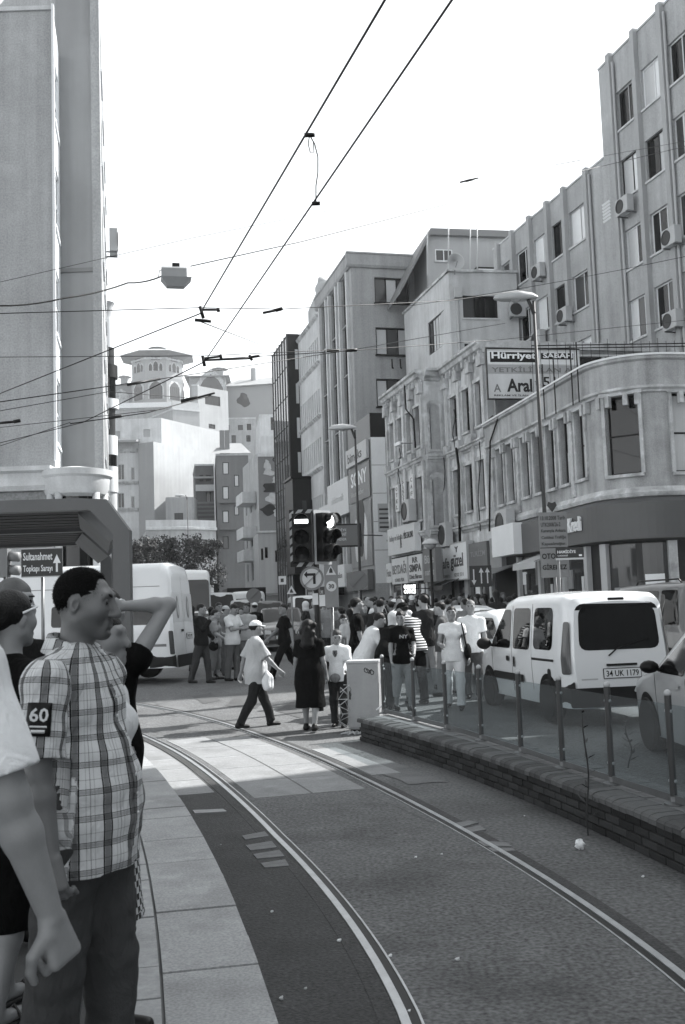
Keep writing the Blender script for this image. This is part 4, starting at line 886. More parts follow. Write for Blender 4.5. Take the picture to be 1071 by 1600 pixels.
p3 = f2.fn(L2, 0, .0)[:2]; d3 = street(12.4)[0]; f3 = Fac(B, p3, math.atan2(d3[1], d3[0])); ws = [(1 + 3.3 * j, 6.6 + 3.05 * k, 1.8, 1.8) for j in range(4) for k in range(5)]
f3.wall(0, 14.5, 0, zt2, whitewall, ws, .15)
for w in ws: f3.win(w, 2, 1, white, [glassm, glassd], .07, .12, .05, white)
body(B, [(-26, 27.03), (-7.64, 27.03), (pS2[0] - .13, pS2[1] + .14), (p3[0] - .03, p3[1] + .03), tuple(f3.fn(14.5, 0, -.17)[:2]), tuple(f3.fn(14.5, 0, -12)[:2]), (-26, 44)], 0, zt1 - .02, plaster)
body(B, [(pS2[0] - .06, pS2[1] + .02), (p3[0] - .03, p3[1] + .02), tuple(f3.fn(14.5, 0, -.18)[:2]), tuple(f3.fn(14.5, 0, -9)[:2])], zt1 - .3, zt2 - .02, plaster)
u, z = f3.px(166, 392); ac_unit(f3, 9.5, float(at(168, 392, 38.5)[2]), 'air conditioner hanging on the street side of the tall grey block', .8, .9)
# ground floor fascia + rounded canopy of the left block
f1.cornice(0, 18.4, 5.2, [(0, 0), (.25, 0), (.35, .12), (.35, .45), (.5, .5), (.5, .62), (0, .62)], plaster_l, 'fascia'); f1.band(0, 18.2, 4.2, 5.18, .02, .12, mat('pebble_panel', .22, .9, .5, 14, .5, 60), 'pebble_panel')
f1.wall(0, 18.4, 0, 4.2, lightgrey, [], name='ground_storey_dummy') if False else None
cc = at(118, 745, 27.2); cc = (cc[0], 27.25, 0)
b = MB(); b.lathe([(.55, 4.98), (.80, 5.08), (.87, 5.25), (.90, 5.5), (.96, 5.56), (.97, 5.72), (.2, 5.85)], 40, cc); b.build('round_canopy', plaster_l, B, True, sharp=35)
b = MB(); b.lathe([(.62, 0), (.62, 5.02)], 32, cc); b.build('round_glass_front', glassd, B, True, sharp=60)
for th in (-2.4, -1.95, -.55, .1): b = MB(); b.tube([(cc[0] + 0.74 * math.cos(th), cc[1] + 0.74 * math.sin(th), 0), (cc[0] + 0.74 * math.cos(th), cc[1] + 0.74 * math.sin(th), 5.1)], .10, 12); b.build('column', plaster_l, B, True)
# ---------- second left building with rounded bays further along
c2 = at(166, 600, 47.5); zz = lambda y: float(at(170, y, 47.5)[2])
B = bld('bay_front_house', 'pale house with stacked rounded bays beyond the tall grey block', (c2[0], c2[1]))
for y0, y1, r_, m, nm in [(500, 545, .42, white, 'bay'), (545, 572, .40, glassm, 'bay_window'), (572, 592, .55, dark, 'balcony'), (592, 625, .45, glassd, 'bay_window'), (625, 640, .58, white, 'balcony'), (640, 682, .42, glassm, 'bay_window'), (682, 712, .5, white, 'bay'), (712, 730, .46, glassd, 'bay_window'), (730, 770, .5, white, 'bay'), (770, 900, .45, plaster_l, 'bay')]:
    b = MB(); b.lathe([(r_, zz(y1) + .003), (r_, zz(y0) - .003)], 20, (c2[0], c2[1], 0)); b.build(nm, m, B, True, sharp=40)
b = MB(); b.lathe([(.36, zz(500)), (.38, zz(480)), (.5, zz(474)), (.1, zz(468))], 16, (c2[0] - .05, c2[1], 0)); b.build('bay_turret', lightgrey, B, True, sharp=40)
d4 = street(12.4)[0]; body(B, [(c2[0] - .15, c2[1]), tuple(np.array(c2[:2]) + np.array([-.15, 0]) + d4 * 14), tuple(np.array(c2[:2]) + np.array([-9, 0]) + d4 * 14), (c2[0] - 9, c2[1])], 0, zz(505), plaster_l)
# ---------- buildings outside the frame whose shadow falls on the track (right bank of the side street)
dq, nq = street(10.3); c0 = f11.fn(U1 + ARC, 0, 0)[:2]
pn = np.array([14.0, 13.2])
B = bld('opposite_corner_block', 'six storey block on the near corner of the side street', pn)
fo = Fac(B, pn + np.array([-1.0, 6.1]), R(-84)); fo.wall(0, 34, 0, 21, plaster, [(1 + 2.6 * i, 5 + 3.1 * k, 1.4, 1.7) for i in range(12) for k in range(5)], .2)
body(B, [fo.fn(0.01, 0, -.22)[:2], fo.fn(34, 0, -.22)[:2], fo.fn(34, 0, -14)[:2], fo.fn(.01, 0, -14)[:2]], 0, 20.9, plaster)
# ================================================================== SHOPS, SIGNS, STREET FURNITURE
def sign(f, rect, d0, d1, label, pm, texts=(), name='shop_sign', cat='sign', group=None, frame=None):
    """flat sign box on facade f; rect=(u,z,w,h); texts=(string, ru, rv, rw, rh, mat, bold) relative to the rect"""
    u, z, w, h = rect; t = thing(name, label, cat, tuple(f.fn(u + w / 2, z, d0)), 0, group, True)
    f2 = Fac(t, f.o, f.ang, f.bend); f2.band(u, u + w, z, z + h, d0, d1, pm, 'panel')
    if frame:
        for a, b_, c, e in ((u - .04, u - .002, z - .04, z + h + .04), (u + w + .002, u + w + .04, z - .04, z + h + .04), (u, u + w, z - .04, z - .002), (u, u + w, z + h + .002, z + h + .04)): f2.band(a, b_, c, e, d0, d1 + .02, frame, 'frame')
    for (s_, ru, rv, rw_, rh, m_, bo) in texts: lettering(t, s_, lambda a, b_, c: f.fn(a, b_, d1 + c), u + ru * w, z + rv * h, rw_ * w, rh * h, m_, bo, .01)
    return t
spale = mat('sign_pale', .58, .5, .08, 2); sgrey = mat('sign_grey', .25, .5, .1, 2); sdark = mat('sign_dark', .06, .5, .1, 2); smid = mat('sign_mid', .14, .5, .1, 2)
# backing and fronts for shops below the ornate house
B10 = bpy.data.objects['ornate_house']
ft_ = Fac(B10, f10b.o, f10b.ang)
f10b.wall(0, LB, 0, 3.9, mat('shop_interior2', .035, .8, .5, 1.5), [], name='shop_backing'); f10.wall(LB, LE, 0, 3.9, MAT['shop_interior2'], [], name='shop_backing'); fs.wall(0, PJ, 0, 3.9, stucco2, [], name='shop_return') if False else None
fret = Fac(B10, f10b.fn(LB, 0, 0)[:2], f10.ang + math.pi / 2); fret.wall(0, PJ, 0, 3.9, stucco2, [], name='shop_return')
for u in (.1, 1.8, 3.5, 5.05): f10b.band(u - .12, u + .12, 0, 3.0, .0, .14, random.choice([lightgrey, midgrey, trim]), 'shop_pier')
for u in (6.0, 7.5, 8.9, 9.5): f10.band(u - .1, u + .1, 0, 3.0, .0, .14, random.choice([lightgrey, midgrey, trim]), 'shop_pier')
for ff, a, e in ((f10b, .3, 1.6), (f10b, 2.0, 3.3), (f10b, 3.7, 4.9), (f10, 6.2, 7.3), (f10, 7.7, 8.7)): ff.band(a, e, .3, 2.7, .02, .05, sgl, 'shop_window')
def srect(f, x0, y0, x1, y1): return f.pxr(x0, y0, x1, y1)
r_ = srect(f10b, 618, 829, 663, 870); r_ = (r_[0], 3.95, r_[2], 1.1)
sign(f10b, r_, .1, .35, 'long pale sign board under the projecting upper floors of the ornate house', spale, [('kebap ve lokanta', .08, .45, .5, .28, sgrey, .01), ('PİDE SALONU', .62, .5, .33, .3, sdark, .01), ('A', .48, .2, .06, .5, sdark, .02)])
u_, _ = f10b.px(607, 890); v_, _ = f10b.px(622, 890)
def low(x0, x1, z, h, lab, pm, tx, d=.3, f=f10b, d0=.06):
    a, b_ = f.px(x0, 885)[0], f.px(x1, 885)[0]; a, b_ = min(a, b_), max(a, b_); return sign(f, (a + .03, z, b_ - a - .06, h), d0, d, lab, pm, tx, group='shop signs along the avenue')
low(614, 623, 2.85, .8, 'small pale shop sign at the far end of the ornate house', spale, [('Foto', .1, .3, .8, .4, smid, .01)])
low(623, 648, 2.75, 1.05, 'white shop sign with grey letter block under the long board', spale, [('BEYDAĞI', .05, .38, .9, .48, smid, .02), ('DÖNER PİDE', .2, .08, .6, .18, smid, 0)])
low(650, 672, 2.8, 1.0, 'pale shop sign with dark bold lettering next to the dark sign', spale, [('SIMPA', .06, .35, .88, .3, sdark, .02), ('RR', .3, .7, .4, .22, sdark, .02), ('Döviz Bürosu', .05, .08, .9, .18, sdark, 0)])
low(673, 694, 2.7, 1.25, 'dark shop sign panel beside the cafe sign', smid, [('Büfe', .15, .55, .7, .25, lightgrey, .01), ('market', .15, .2, .7, .2, lightgrey, 0)])
r_ = (LB + .15, 2.62, 2.0, 1.45); a_, b_ = f10.px(697, 880)[0], f10.px(743, 880)[0]; r_ = (a_, 2.75, b_ - a_, 1.3)
sign(f10, r_, .06, .3, 'white cafe sign with dark lettering and a sprout drawn above it', white, [('cafe', .06, .34, .34, .30, smid, .02), ('güzel', .45, .24, .42, .48, mat('sign_text', .1, .6), .02), ('OFİS KAT 2', .1, .08, .28, .1, smid, 0), ('0212 511', .56, .08, .3, .1, smid, 0), ('Y', .6, .76, .12, .16, sdark, .03)], frame=lightgrey)
a_, b_ = f10.px(744, 880)[0], f10.px(781, 880)[0]
sign(f10, (a_, 2.75, LE - a_ - .05, 1.2), .06, .25, 'brownish dark shop sign with arch motif beside the cafe sign', smid, [('TURİZM', .1, .6, .8, .2, sgrey, .01)])
a_, b_ = f11.px(797, 855)[0], f11.px(833, 855)[0]
sign(f11, (a_, 3.3, b_ - a_, .95), .3, .6, 'blank bright shop sign box at the far end of the corner house', white, [])
a_ = f11.px(781, 850)[0]; sign(f11, (.1, 3.0, a_ + .6, 1.0), .04, .2, 'grey shop sign between dark cafe sign and bright box', sgrey, [('OTEL', .2, .4, .6, .3, spale, .01)])
# projecting light box: CHANGE OFFICE
p = at(640, 920, 38); t = thing('exchange_sign', 'black box sign reading change office hung over the pavement', 'sign', (p[0], p[1], p[2] - .2), R(6))
MB().box(-.26, .26, -.08, .08, -.02, .4).build('box', black, t)
fn_ = lambda u, v, d: (u, -.08 - d, v)
lettering(t, 'CHANGE', fn_, -.22, .21, .44, .14, emit_mat('sign_lit', 1.2), .03); lettering(t, 'OFFICE', fn_, -.22, .03, .44, .14, emit_mat('sign_lit', 1.2), .03)
MB().tube([(.26, 0, .2), (.9, .3, .2)], .02, 6).build('arm', dark, t)
# vertical banners and camera on the ornate house
for x, y0, y1, lab, tx in [(627, 758, 800, 'narrow white vertical banner left of the twin banners', 'OTEL'), (637, 752, 806, 'tall white vertical banner with dark border', 'PANSİYON'), (650, 742, 790, 'white vertical sign with round emblem', 'CAFE')]:
    u, zt_ = f10b.px(x, y0); _, zb = f10b.px(x, y1); t = sign(f10b, (u - .25, zb, .5, zt_ - zb), .12, .2, lab + ' on the ornate house', spale, [], cat='banner', group='banners on the ornate house', name='banner')
    for i, ch in enumerate(tx): lettering(t, ch, lambda a, b_, c: f10b.fn(a, b_, .2 + c), u - .12, zt_ - (i + 1) * (zt_ - zb) / (len(tx) + .4), .24, .16, sdark, .01)
u, z = f10b.px(652, 815); ac_unit(f10b, u, z, 'air conditioner above the long sign board of the ornate house', .95, .85)
u, z = f10.px(697, 850); ac_unit(f10, LB + .55, 4.0, 'pale air conditioner just above the cafe sign', .7, .9)
u, z = f11.px(806, 838); ac_unit(f11, u, z - .1, 'air conditioner above the bright sign box of the corner house', 1.0, .95)
p = f10b.fn(f10b.px(643, 696)[0], f10b.px(643, 696)[1], .5); t = thing('street_camera', 'white surveillance camera on an arm fixed to the ornate house', 'camera', tuple(p), R(-70))
MB().box(-.35, .2, -.07, .07, 0, .14).build('housing', white, t, bevel=.01); MB().tube([(.2, 0, .05), (.6, .3, 0)], .025, 6).build('arm', dullsteel, t)
# cables sagging down the ornate facade
def cable(name, pts, r_, label, m=black, cat='cable', n=5, group=None):
    c = np.mean(pts, axis=0); t = MB(); t.tube([np.array(p) - pts[0] for p in pts], r_, n); o = t.build(name, m, None, True); o.location = tuple(map(float, pts[0])); return tag(o, label, cat, group)
ap_ = lambda f, L_: [f.fn(*f.px(x, y), .22) for x, y in L_]
cable('facade_cable', ap_(f10b, [(640, 590), (643, 640), (655, 655), (658, 700)]), .035, 'thick black cable looping down the far part of the ornate house')
cable('facade_cable', ap_(f10, [(722, 700), (726, 730), (727, 800), (728, 850)]), .05, 'black downpipe cable between two bays of the ornate house')
cable('facade_cable', ap_(f11, [(775, 655), (780, 650), (789, 652), (776, 690), (775, 830)]), .03, 'cable hooped over the parapet of the corner house')
# billboard with newspaper advert, on posts on the roof behind the corner house
pb0 = at(763, 625, 33.6)[:2]; T = thing('billboard', 'weathered billboard with newspaper and advertising lettering above the corner house roof', 'billboard', (float(pb0[0]), float(pb0[1]), 7.4), 0, None, True)
fbx = Fac(T, pb0, R(10)); zb_ = fbx.px(763, 623)[1]; zt_ = fbx.px(763, 546)[1]; Hb = zt_ - zb_; Wb = fbx.px(906, 580)[0]
bgp = mat('billboard_sheet', .5, .7, .12, 1.2, streak=.15)
fbx.band(0, Wb, zb_, zt_, 0, .06, bgp, 'sheet'); fbx.band(.02, Wb * .985, zb_ + Hb * .70, zt_ - .06, .061, .066, mat('billboard_pale', .68, .7, .1, 1.5), 'pale_strip'); fbx.band(.02, Wb * .985, zb_ + Hb * .50, zb_ + Hb * .68, .061, .066, mat('billboard_mid', .32, .7, .1, 1.5), 'grey_strip')
fbx.band(Wb * .035, Wb * .535, zb_ + Hb * .735, zt_ - .1, .067, .072, black, 'headline_block'); fbx.band(Wb * .58, Wb * .93, zb_ + Hb * .80, zt_ - .12, .067, .072, black, 'headline_block')
fbx.band(-.03, 0, zb_ - .03, zt_ + .03, -.02, .09, black, 'frame'); fbx.band(0, Wb, zb_ - .035, zb_ - .002, -.02, .09, black, 'frame'); fbx.band(0, Wb, zt_ + .002, zt_ + .035, -.02, .09, dark, 'frame')
for s_, a, b_, w_, h_, m_, d in [('Hürriyet', .05, .765, .475, .175, white, .074), ('SABAH', .60, .825, .32, .105, white, .074), ('YETKİLİ İLAN A.', .045, .53, .88, .13, smid, .068), ('Aral', .20, .13, .27, .27, mat('bill_ink', .035, .7, .05), .062), ('511 5', .59, .24, .38, .2, black, .062), ('REKLAM VE İLAN A.Ş.', .06, .035, .46, .055, sdark, .062), ('A', .06, .13, .075, .16, smid, .062), ('TEL', .50, .27, .06, .08, smid, .062)]:
    lettering(T, s_, lambda u, v, c, d=d: fbx.fn(u, v, c + d), Wb * a, zb_ + Hb * b_, Wb * w_, Hb * h_, m_, .03 if s_ in ('Hürriyet', 'Aral', 'SABAH') else .012)
for u in np.linspace(.3, Wb - .2, 4): b = MB(); b.tube([fbx.fn(u, 6.5, -.2), fbx.fn(u, zt_, -.12)], .05, 6); b.build('post', dullsteel, T)
# roof railing and open frame racks on the corner house
T = thing('roof_railing', 'thin dark iron railing with uprights along the corner house roof', 'railing', tuple(f11.fn(5, 7.9, -.6)), 0, None, True)
fr_ = Fac(T, fbx.fn(Wb * .45, 0, .35)[:2], R(4)); Lr = 7.2
for i, u in enumerate(np.linspace(0, Lr, 26)): b = MB(); b.tube([fr_.fn(u, 7.4, 0), fr_.fn(u, zt_ + .15 + (.1 if i % 3 == 0 else 0), 0)], .008, 4); b.build('bar', black, T)
for z in (zt_ - .05, zt_ + .05): b = MB(); b.tube([fr_.fn(0, z, 0), fr_.fn(Lr, z, 0)], .02, 5); b.build('rail', black, T)
T = thing('roof_rack', 'pale frame with dark panels standing on the corner house roof beside the billboard', 'roof frame', tuple(fbx.fn(Wb + .4, 7.4, -.5)), 0, None, True)
fk = Fac(T, fbx.fn(Wb + .1, 0, -.5)[:2], R(8))
for i in range(3): fk.band(i * .95 + .08, i * .95 + .9, zt_ - .62, zt_ - .12, 0, .05, black, 'panel'); fk.band(i * .95 + .08, i * .95 + .9, zt_ - 1.2, zt_ - .7, 0, .05, dark, 'panel')
for z in (zt_ - .1, zt_ - .68): fk.band(0, 2.95, z, z + .07, 0, .08, lightgrey, 'beam')
for i in range(4): fk.band(i * .95, i * .95 + .07, 6.5, zt_ - .1, -.1, .06, lightgrey, 'upright')
# antenna uprights on the parapet
for x, y0, y1 in ((862, 640, 560), (880, 630, 565), (908, 610, 560), (918, 610, 553)):
    p = f11.fn(f11.px(x, 600)[0], 7.0, .25); b = MB(); b.tube([(0, 0, 0), (0, 0, 1.6)], .02, 5); q = b.build('mast', black, None); q.location = tuple(p); tag(q, 'thin iron mast on the corner house parapet, ' + {862: 'beside the billboard', 880: 'second from the billboard', 908: 'third from the billboard', 918: 'by the roof rack'}[x], 'mast', 'masts on the corner house parapet')
# ---------- showroom with tall electronics advert (between brown block and ornate house)
PS = at(580, 700, 50)[:2]; T = bld('advert_building', 'narrow shop building with white corner column and tall electronics advert', PS)
fw_ = Fac(T, PS, R(10)); fn2 = Fac(T, PS + street(13.8)[0] * 4.6, R(13.8 - 90)); zT = fw_.px(582, 645)[1]; zC = fw_.px(582, 683)[1]
fw_.wall(0, .72, 3.0, zC, white, [], name='column_face'); fw_.wall(.72, 1.6, 0, zC, plaster_b, [], name='column_face'); fw_.wall(0, .72, 0, 3.0, plaster, [], name='column_face')
for z in (4.6, 6.0, 7.4, 8.8): fw_.band(0, .72, z, z + .025, 0, .006, midgrey, 'panel_joint')
fw_.wall(-.02, 1.7, zC, zT, black, [], name='black_cap'); fn2.wall(0, 4.62, zC, zT, midgrey, [], name='black_cap'); fn2.wall(0, 4.6, 0, zC, mat('advert_sheet', .3, .6, .25, .8), [], name='advert_wall')
body(T, [fn2.fn(.02, 0, -.03)[:2], fn2.fn(4.58, 0, -.03)[:2], fw_.fn(1.65, 0, -.03)[:2], fw_.fn(1.65, 0, -4)[:2]], 0, zT - .02, plaster_b)
fn2.band(.2, 4.4, zC - 1.0, zC - .05, .05, .2, lightgrey, 'name_board'); lettering(T, 'bimeks', lambda u, v, d: fn2.fn(u, v, .2 + d), .6, zC - .8, 2.9, .5, sdark, .02)
fn2.band(.2, 4.4, zC - 2.9, zC - 1.1, .03, .08, smid, 'advert_panel'); lettering(T, 'SONY', lambda u, v, d: fn2.fn(u, v, .08 + d), .7, zC - 2.1, 3.2, .75, white, .02); lettering(T, 'like.no.other', lambda u, v, d: fn2.fn(u, v, .08 + d), .7, zC - 2.6, 2.6, .28, lightgrey, .0)
fn2.band(.2, 4.4, 3.9, zC - 3.0, .03, .06, mat('advert_mid', .22, .6, .3, 1.2), 'advert_panel')
for (u, z, rx, rz, m_) in [(2.4, 6.0, .7, 1.6, mat('advert_dark', .05, .6, .3, 3)), (1.5, 5.3, .45, 1.1, MAT['sign_pale']), (3.2, 5.4, .4, 1.2, MAT['sign_pale']), (2.2, 4.6, 1.1, .4, MAT['sign_grey'])]:
    b = MB(); b.prism([(u + rx * (1 + .2 * math.sin(3 * t)) * math.cos(t), z + rz * math.sin(t)) for t in np.linspace(0, 6.28, 24)[:-1]], lambda a, c_, h: fn2.fn(a, c_, h), .061, .07 + random.random() * .02); b.build('advert_shape', m_, T)
r_ = fw_.pxr(590, 787, 612, 830); fw_.band(r_[0], r_[0] + r_[2], r_[1], r_[1] + r_[3], .02, .06, lightgrey, 'notice')
for i in range(5): fw_.band(r_[0] + .06, r_[0] + r_[2] - .06, r_[1] + .15 + i * .22, r_[1] + .24 + i * .22, .061, .066, smid if i % 2 else sdark, 'notice_line')
sign(fn2, (.1, 2.7, 4.3, 1.0), .06, .35, 'dark shop sign with pale oval below the tall electronics advert', smid, [('bilgisayar', .35, .4, .55, .3, spale, .01)])
# signs on the brown block's shops
sign(fsd, (3.2, 7.0, 5.0, 2.0), .2, .5, 'big blank pale sign board on the brown block', spale, [('elektronik', .2, .4, .6, .2, lightgrey, 0)])
sign(fsd, (.4, 6.4, 2.6, 1.6), .2, .45, 'pale sign with round emblem on the brown block', spale, [('50', .55, .3, .3, .4, smid, .02)])
sign(fsd, (5.8, 3.0, 2.6, 1.2), .2, .9, 'white box sign low on the brown block', white, [('telefon', .2, .4, .6, .25, smid, .01)])
sign(fsd, (.2, 2.6, 5.2, .5), .2, 1.3, 'dark awning strip with white lettering on the brown block', dark, [('HAMİDİYE BÜFE', .1, .2, .8, .5, white, .01)])
p = at(533, 855, 44); t = thing('projecting_sign', 'dark framed projecting sign with three white text lines behind the traffic lights', 'sign', tuple(p), R(6))
MB().box(-.62, .9, -.08, .08, 0, 1.0).build('box', dark, t); MB().box(-.55, .83, -.09, -.081, .07, .93).build('face', smid, t)
for i, s_ in enumerate(['HAMİDİYE', 'RESTAURANT', 'İSKENDER']): lettering(t, s_, lambda u, v, d: (u, -.09 - d, v), -.5, .68 - i * .2, .75, .14, spale, .01)
MB().tube([(.9, 0, .5), (1.9, .6, .5)], .03, 6).build('arm', dullsteel, t)
# ---------- lamps
def pole_lamp(px, ptop, Y, label, side=-1, rz=0.0, zt=None, arm=1.1, name='street_lamp'):
    p = at(px, ptop, Y); x, y = p[0], p[1]; zt = float(p[2]); g = gz(x, y)
    t = thing(name, label, 'street lamp', (x, y, g), rz, 'street lamps'); h = zt - g
    MB().tube([(0, 0, 0), (0, 0, h * .5), (0, 0, h)], [.055, .045, .034], 12).build('pole', mat('lamp_pole', .07, .6, .12, 3), t, True)
    MB().lathe([(.16, 0), (.16, .25), (.1, .4)], 12).build('base', dullsteel, t)
    A = [(0, 0, h - .3), (side * .12, 0, h + .02), (side * arm * .5, 0, h + .1), (side * arm, 0, h + .08)]
    MB().tube(A, [.045, .04, .035, .035], 8).build('arm', mat('lamp_pole', .2), t, True)
    b = MB(); L_ = 1.0
    for k, (s_, w_, hh) in enumerate([(0, .05, .05), (.15, .13, .1), (.45, .17, .15), (.75, .15, .13), (1.0, .04, .03)]): pass
    b.grid([[(side * (arm - .1 + s_ * L_), w_ * math.cos(a), h + .08 + hh * max(-.35, math.sin(a))) for a in np.linspace(0, 6.283, 13)[:-1]] for (s_, w_, hh) in [(0, .03, .03), (.12, .12, .1), (.45, .17, .17), (.8, .14, .13), (.97, .06, .06), (1, .01, .01)]], True)
    hd = b.build('lamp_head', lightgrey, t, True)
    MB().lathe([(.04, -.06), (.13, .0), (.13, .03)], 14, (side * (arm + .4), 0, h + .03)).build('lens', mat('lamp_lens', .35, .15), hd, True)
    return t
pole_lamp(555, 672, 36, 'street lamp with pale cobra head in front of the tall electronics advert', -1, 0, None, .05)
pole_lamp(834, 470, 22.5, 'tall street lamp with flat cobra head in front of the billboard', -1, 0, None, .0)
pole_lamp(773 - 480, 776, 96, 'thin street lamp rising behind the trees by the terrace building', -1, 0, None, .3)
p = at(673, 856, 30); g = gz(p[0], p[1]); h = float(p[2]) - g
t = thing('globe_lamp', 'low black post lamp with flat round lantern on the pavement', 'street lamp', (p[0], p[1], g), 0)
MB().tube([(0, 0, 0), (0, 0, .9), (0, 0, h)], [.07, .05, .04], 12).build('pole', black, t, True); MB().lathe([(.12, 0), (.12, .5), (.07, .6)], 12).build('base', black, t)
MB().lathe([(.05, h - .05), (.16, h + .03), (.18, h + .1)], 16).build('globe', mat('lamp_lens', .35), t, True); MB().lathe([(.26, h + .1), (.25, h + .14), (.14, h + .24), (.03, h + .27)], 16).build('hood', lightgrey, t, True)
# ---------- traffic lights
YL = 18.0; p0 = at(492, 905, YL); g = gz(p0[0], p0[1])
t = thing('traffic_light', 'twin traffic light with hazard-striped backboard on a dark pole', 'traffic light', (p0[0], p0[1], g), 0, None, False)
def loc(x, y, Y=YL): q = at(x, y, Y); return q - np.array([p0[0], p0[1], g])
a = loc(452, 797); b_ = loc(488, 885); x0, z1 = a[0], a[2]; x1, z0 = b_[0], b_[2]
MB().tube([(.03, .1, 0), (.03, .1, loc(490, 800)[2])], .055, 12).build('pole', dark, t, True)
MB().box(x0, x1, -.02, .0, z0, z1).build('backboard', black, t)
st = mat('hazard_pale', .30, .5, .12, 3)
n = 6
for i in range(n):      # diagonal stripes on the left edge, top and bottom edges
    zz0 = z0 + .08 + (z1 - z0 - .1) * i / n; b = MB(); b.add([(x0, -.023, zz0), (x0 + .075, -.023, zz0 + .06), (x0 + .075, -.023, zz0 + .16), (x0, -.023, zz0 + .1)], [[0, 1, 2, 3]]); b.build('hazard_stripe', st, t)
for i in range(2):
    for zz in (z0, z1 - .075):
        xx = x0 + .1 + i * .17; b = MB(); b.add([(xx, -.0235, zz), (xx + .09, -.0235, zz), (xx + .15, -.0235, zz + .075), (xx + .06, -.0235, zz + .075)], [[0, 1, 2, 3]]); b.build('hazard_stripe', st, t)
def head(cx, cy, rz, lit, nm):
    hm = MB(); hw = .17; H_ = z1 - z0 - .16; zc = z0 + .08
    h = place(MB().box(-hw, hw, -.14, .02, 0, H_).mesh(nm, black), nm, t, (cx, cy, zc), rz)
    for k in range(3):
        z = H_ * (k + .5) / 3; r_ = .125
        l = MB().lathe([(r_, 0), (r_ * .9, -.012), (.01, -.03)], 20, (0, -.141, z), 'y').build('lens', (emit_mat('signal_on', 2.2) if (k == 2 and lit == 2) else mat('lens_dark', .045, .12, .1, 4)), h, True)
        b = MB(); A = [[(r_ * 1.12 * math.cos(q), -.142 - d * (1 if math.sin(q) > -.2 else .35), z + r_ * 1.12 * math.sin(q)) for q in np.linspace(-.9, math.pi + .9, 17)] for d in (0, .17)]
        b.grid(A); o = b.build('visor', black, h, True); so_ = o.modifiers.new('s', 'SOLIDIFY'); so_.thickness = .008
        if k == 2 and lit == 1: MB().box(-.115, .115, -.19, -.172, z - .035, z + .03).build('lit_bar', emit_mat('signal_on', 2.2), h)
    return h
head((x0 + x1) / 2 + .03, -.02, 0, 1, 'signal_head')
h2 = head(x1 + .22, .02, R(48), 2, 'signal_head'); MB().box(-.21, .21, .021, .035, -.05, z1 - z0 - .1).build('rear_board', lightgrey, h2)
c = loc(488, 904); r_ = .21      # no left turn roundel
b = MB().lathe([(r_, 0), (r_, -.012)], 30, (c[0], -.10, c[2]), 'y'); sg_ = b.build('round_sign', smid, t)
MB().lathe([(r_ * .99, -.013), (r_ * .99, -.016)], 30, (c[0], -.10, c[2]), 'y').build('sign_border', lightgrey, sg_) if False else None
MB().lathe([(r_ * .80, -.0125), (r_ * .80, -.016)], 30, (c[0], -.10, c[2]), 'y').build('sign_face', lightgrey, sg_)
b = MB(); b.box(c[0] + .02, c[0] + .065, -.119, -.1165, c[2] - .10, c[2] + .09); b.box(c[0] - .11, c[0] + .02, -.119, -.1165, c[2] + .045, c[2] + .09); b.add([(c[0] - .14, -.1175, c[2] + .068), (c[0] - .08, -.1175, c[2] + .005), (c[0] - .08, -.1175, c[2] + .13)], [[0, 1, 2]]); b.build('turn_arrow', black, sg_)
b = MB(); b.bar((c[0] - .14, -.121, c[2] - .13), (c[0] + .14, -.121, c[2] + .13), .004, .035, (0, 1, 0)); b.build('slash', sdark, sg_)
for sx, zz in ((-.03, .3), (.09, .2)): MB().box(.03 + sx - .05, .03 + sx + .05, .03, .045, c[2] - .55 + zz * .3, c[2] - .35 + zz * .3).build('sticker', spale, t)
# ---------- assorted road signs
def post_sign(px, py, Y, label, build, pole_r=.03, ptop=None, name='road_sign', rz=0.0, group='road signs'):
    p = at(px, py, Y); g = gz(p[0], p[1]); t = thing(name, label, 'road sign', (p[0], p[1], g), rz, group); h = float(p[2]) - g
    MB().tube([(0, .04, 0), (0, .04, h + (ptop or 0))], pole_r, 8).build('post', dullsteel, t, True); build(t, h); return t
F0 = lambda u, v, d: (u, -d, v)
def otobus(t, h):
    MB().box(-.29, .29, -.015, .015, h - .62, h + .72).build('board', mat('board_grey', .17, .5, .08, 2), t)
    tx = mat('board_text', .05, .6)
    for i, s_ in enumerate(['13.10.2008 Tarih', 'UTK2008/26-2', 'Kararıyla Ankara', 'Caddesi Trafiğe', 'Kapatılmıştır.']): lettering(t, s_, lambda u, v, d: (u, -.015 - d, v), -.25, h + .56 - i * .135, .5 if i != 1 else .4, .085, tx, .008)
    MB().box(-.29, .29, -.018, -.0155, h - .02, h + 0.0).build('divider', sdark, t)
    lettering(t, 'OTOBÜS', lambda u, v, d: (u, -.015 - d, v), -.26, h - .24, .5, .14, black, .02); lettering(t, 'GİREMEZ', lambda u, v, d: (u, -.015 - d, v), -.26, h - .46, .5, .13, black, .02)
    b = MB(); b.prism([(0, -.02), (.1, .12), (.07, .2), (0, .17), (-.07, .2), (-.1, .12)], lambda a, c_, hh: (a, -hh, h + .74 + c_), -.01, .01); b.build('pointed_finial', sdark, t)
post_sign(866, 855, 21, 'grey bus ban notice board with printed closure text on a post', otobus, .035)
def hamidiye(t, h):
    MB().box(-.05, .5, -.02, .02, h, h + .2).build('plate', sdark, t); MB().box(-.05, .5, -.022, .018, h - .04, h - .003).build('lower_strip', lightgrey, t)
    lettering(t, 'HAMİDİYE', lambda u, v, d: (u, -.021 - d, v), -.02, h + .09, .36, .075, white, .01); lettering(t, 'CADDESİ', lambda u, v, d: (u, -.021 - d, v), -.02, h + .03, .2, .035, white, .0); MB().box(.4, .46, -.024, -.021, h + .025, h + .06).build('arrow_mark', white, t)
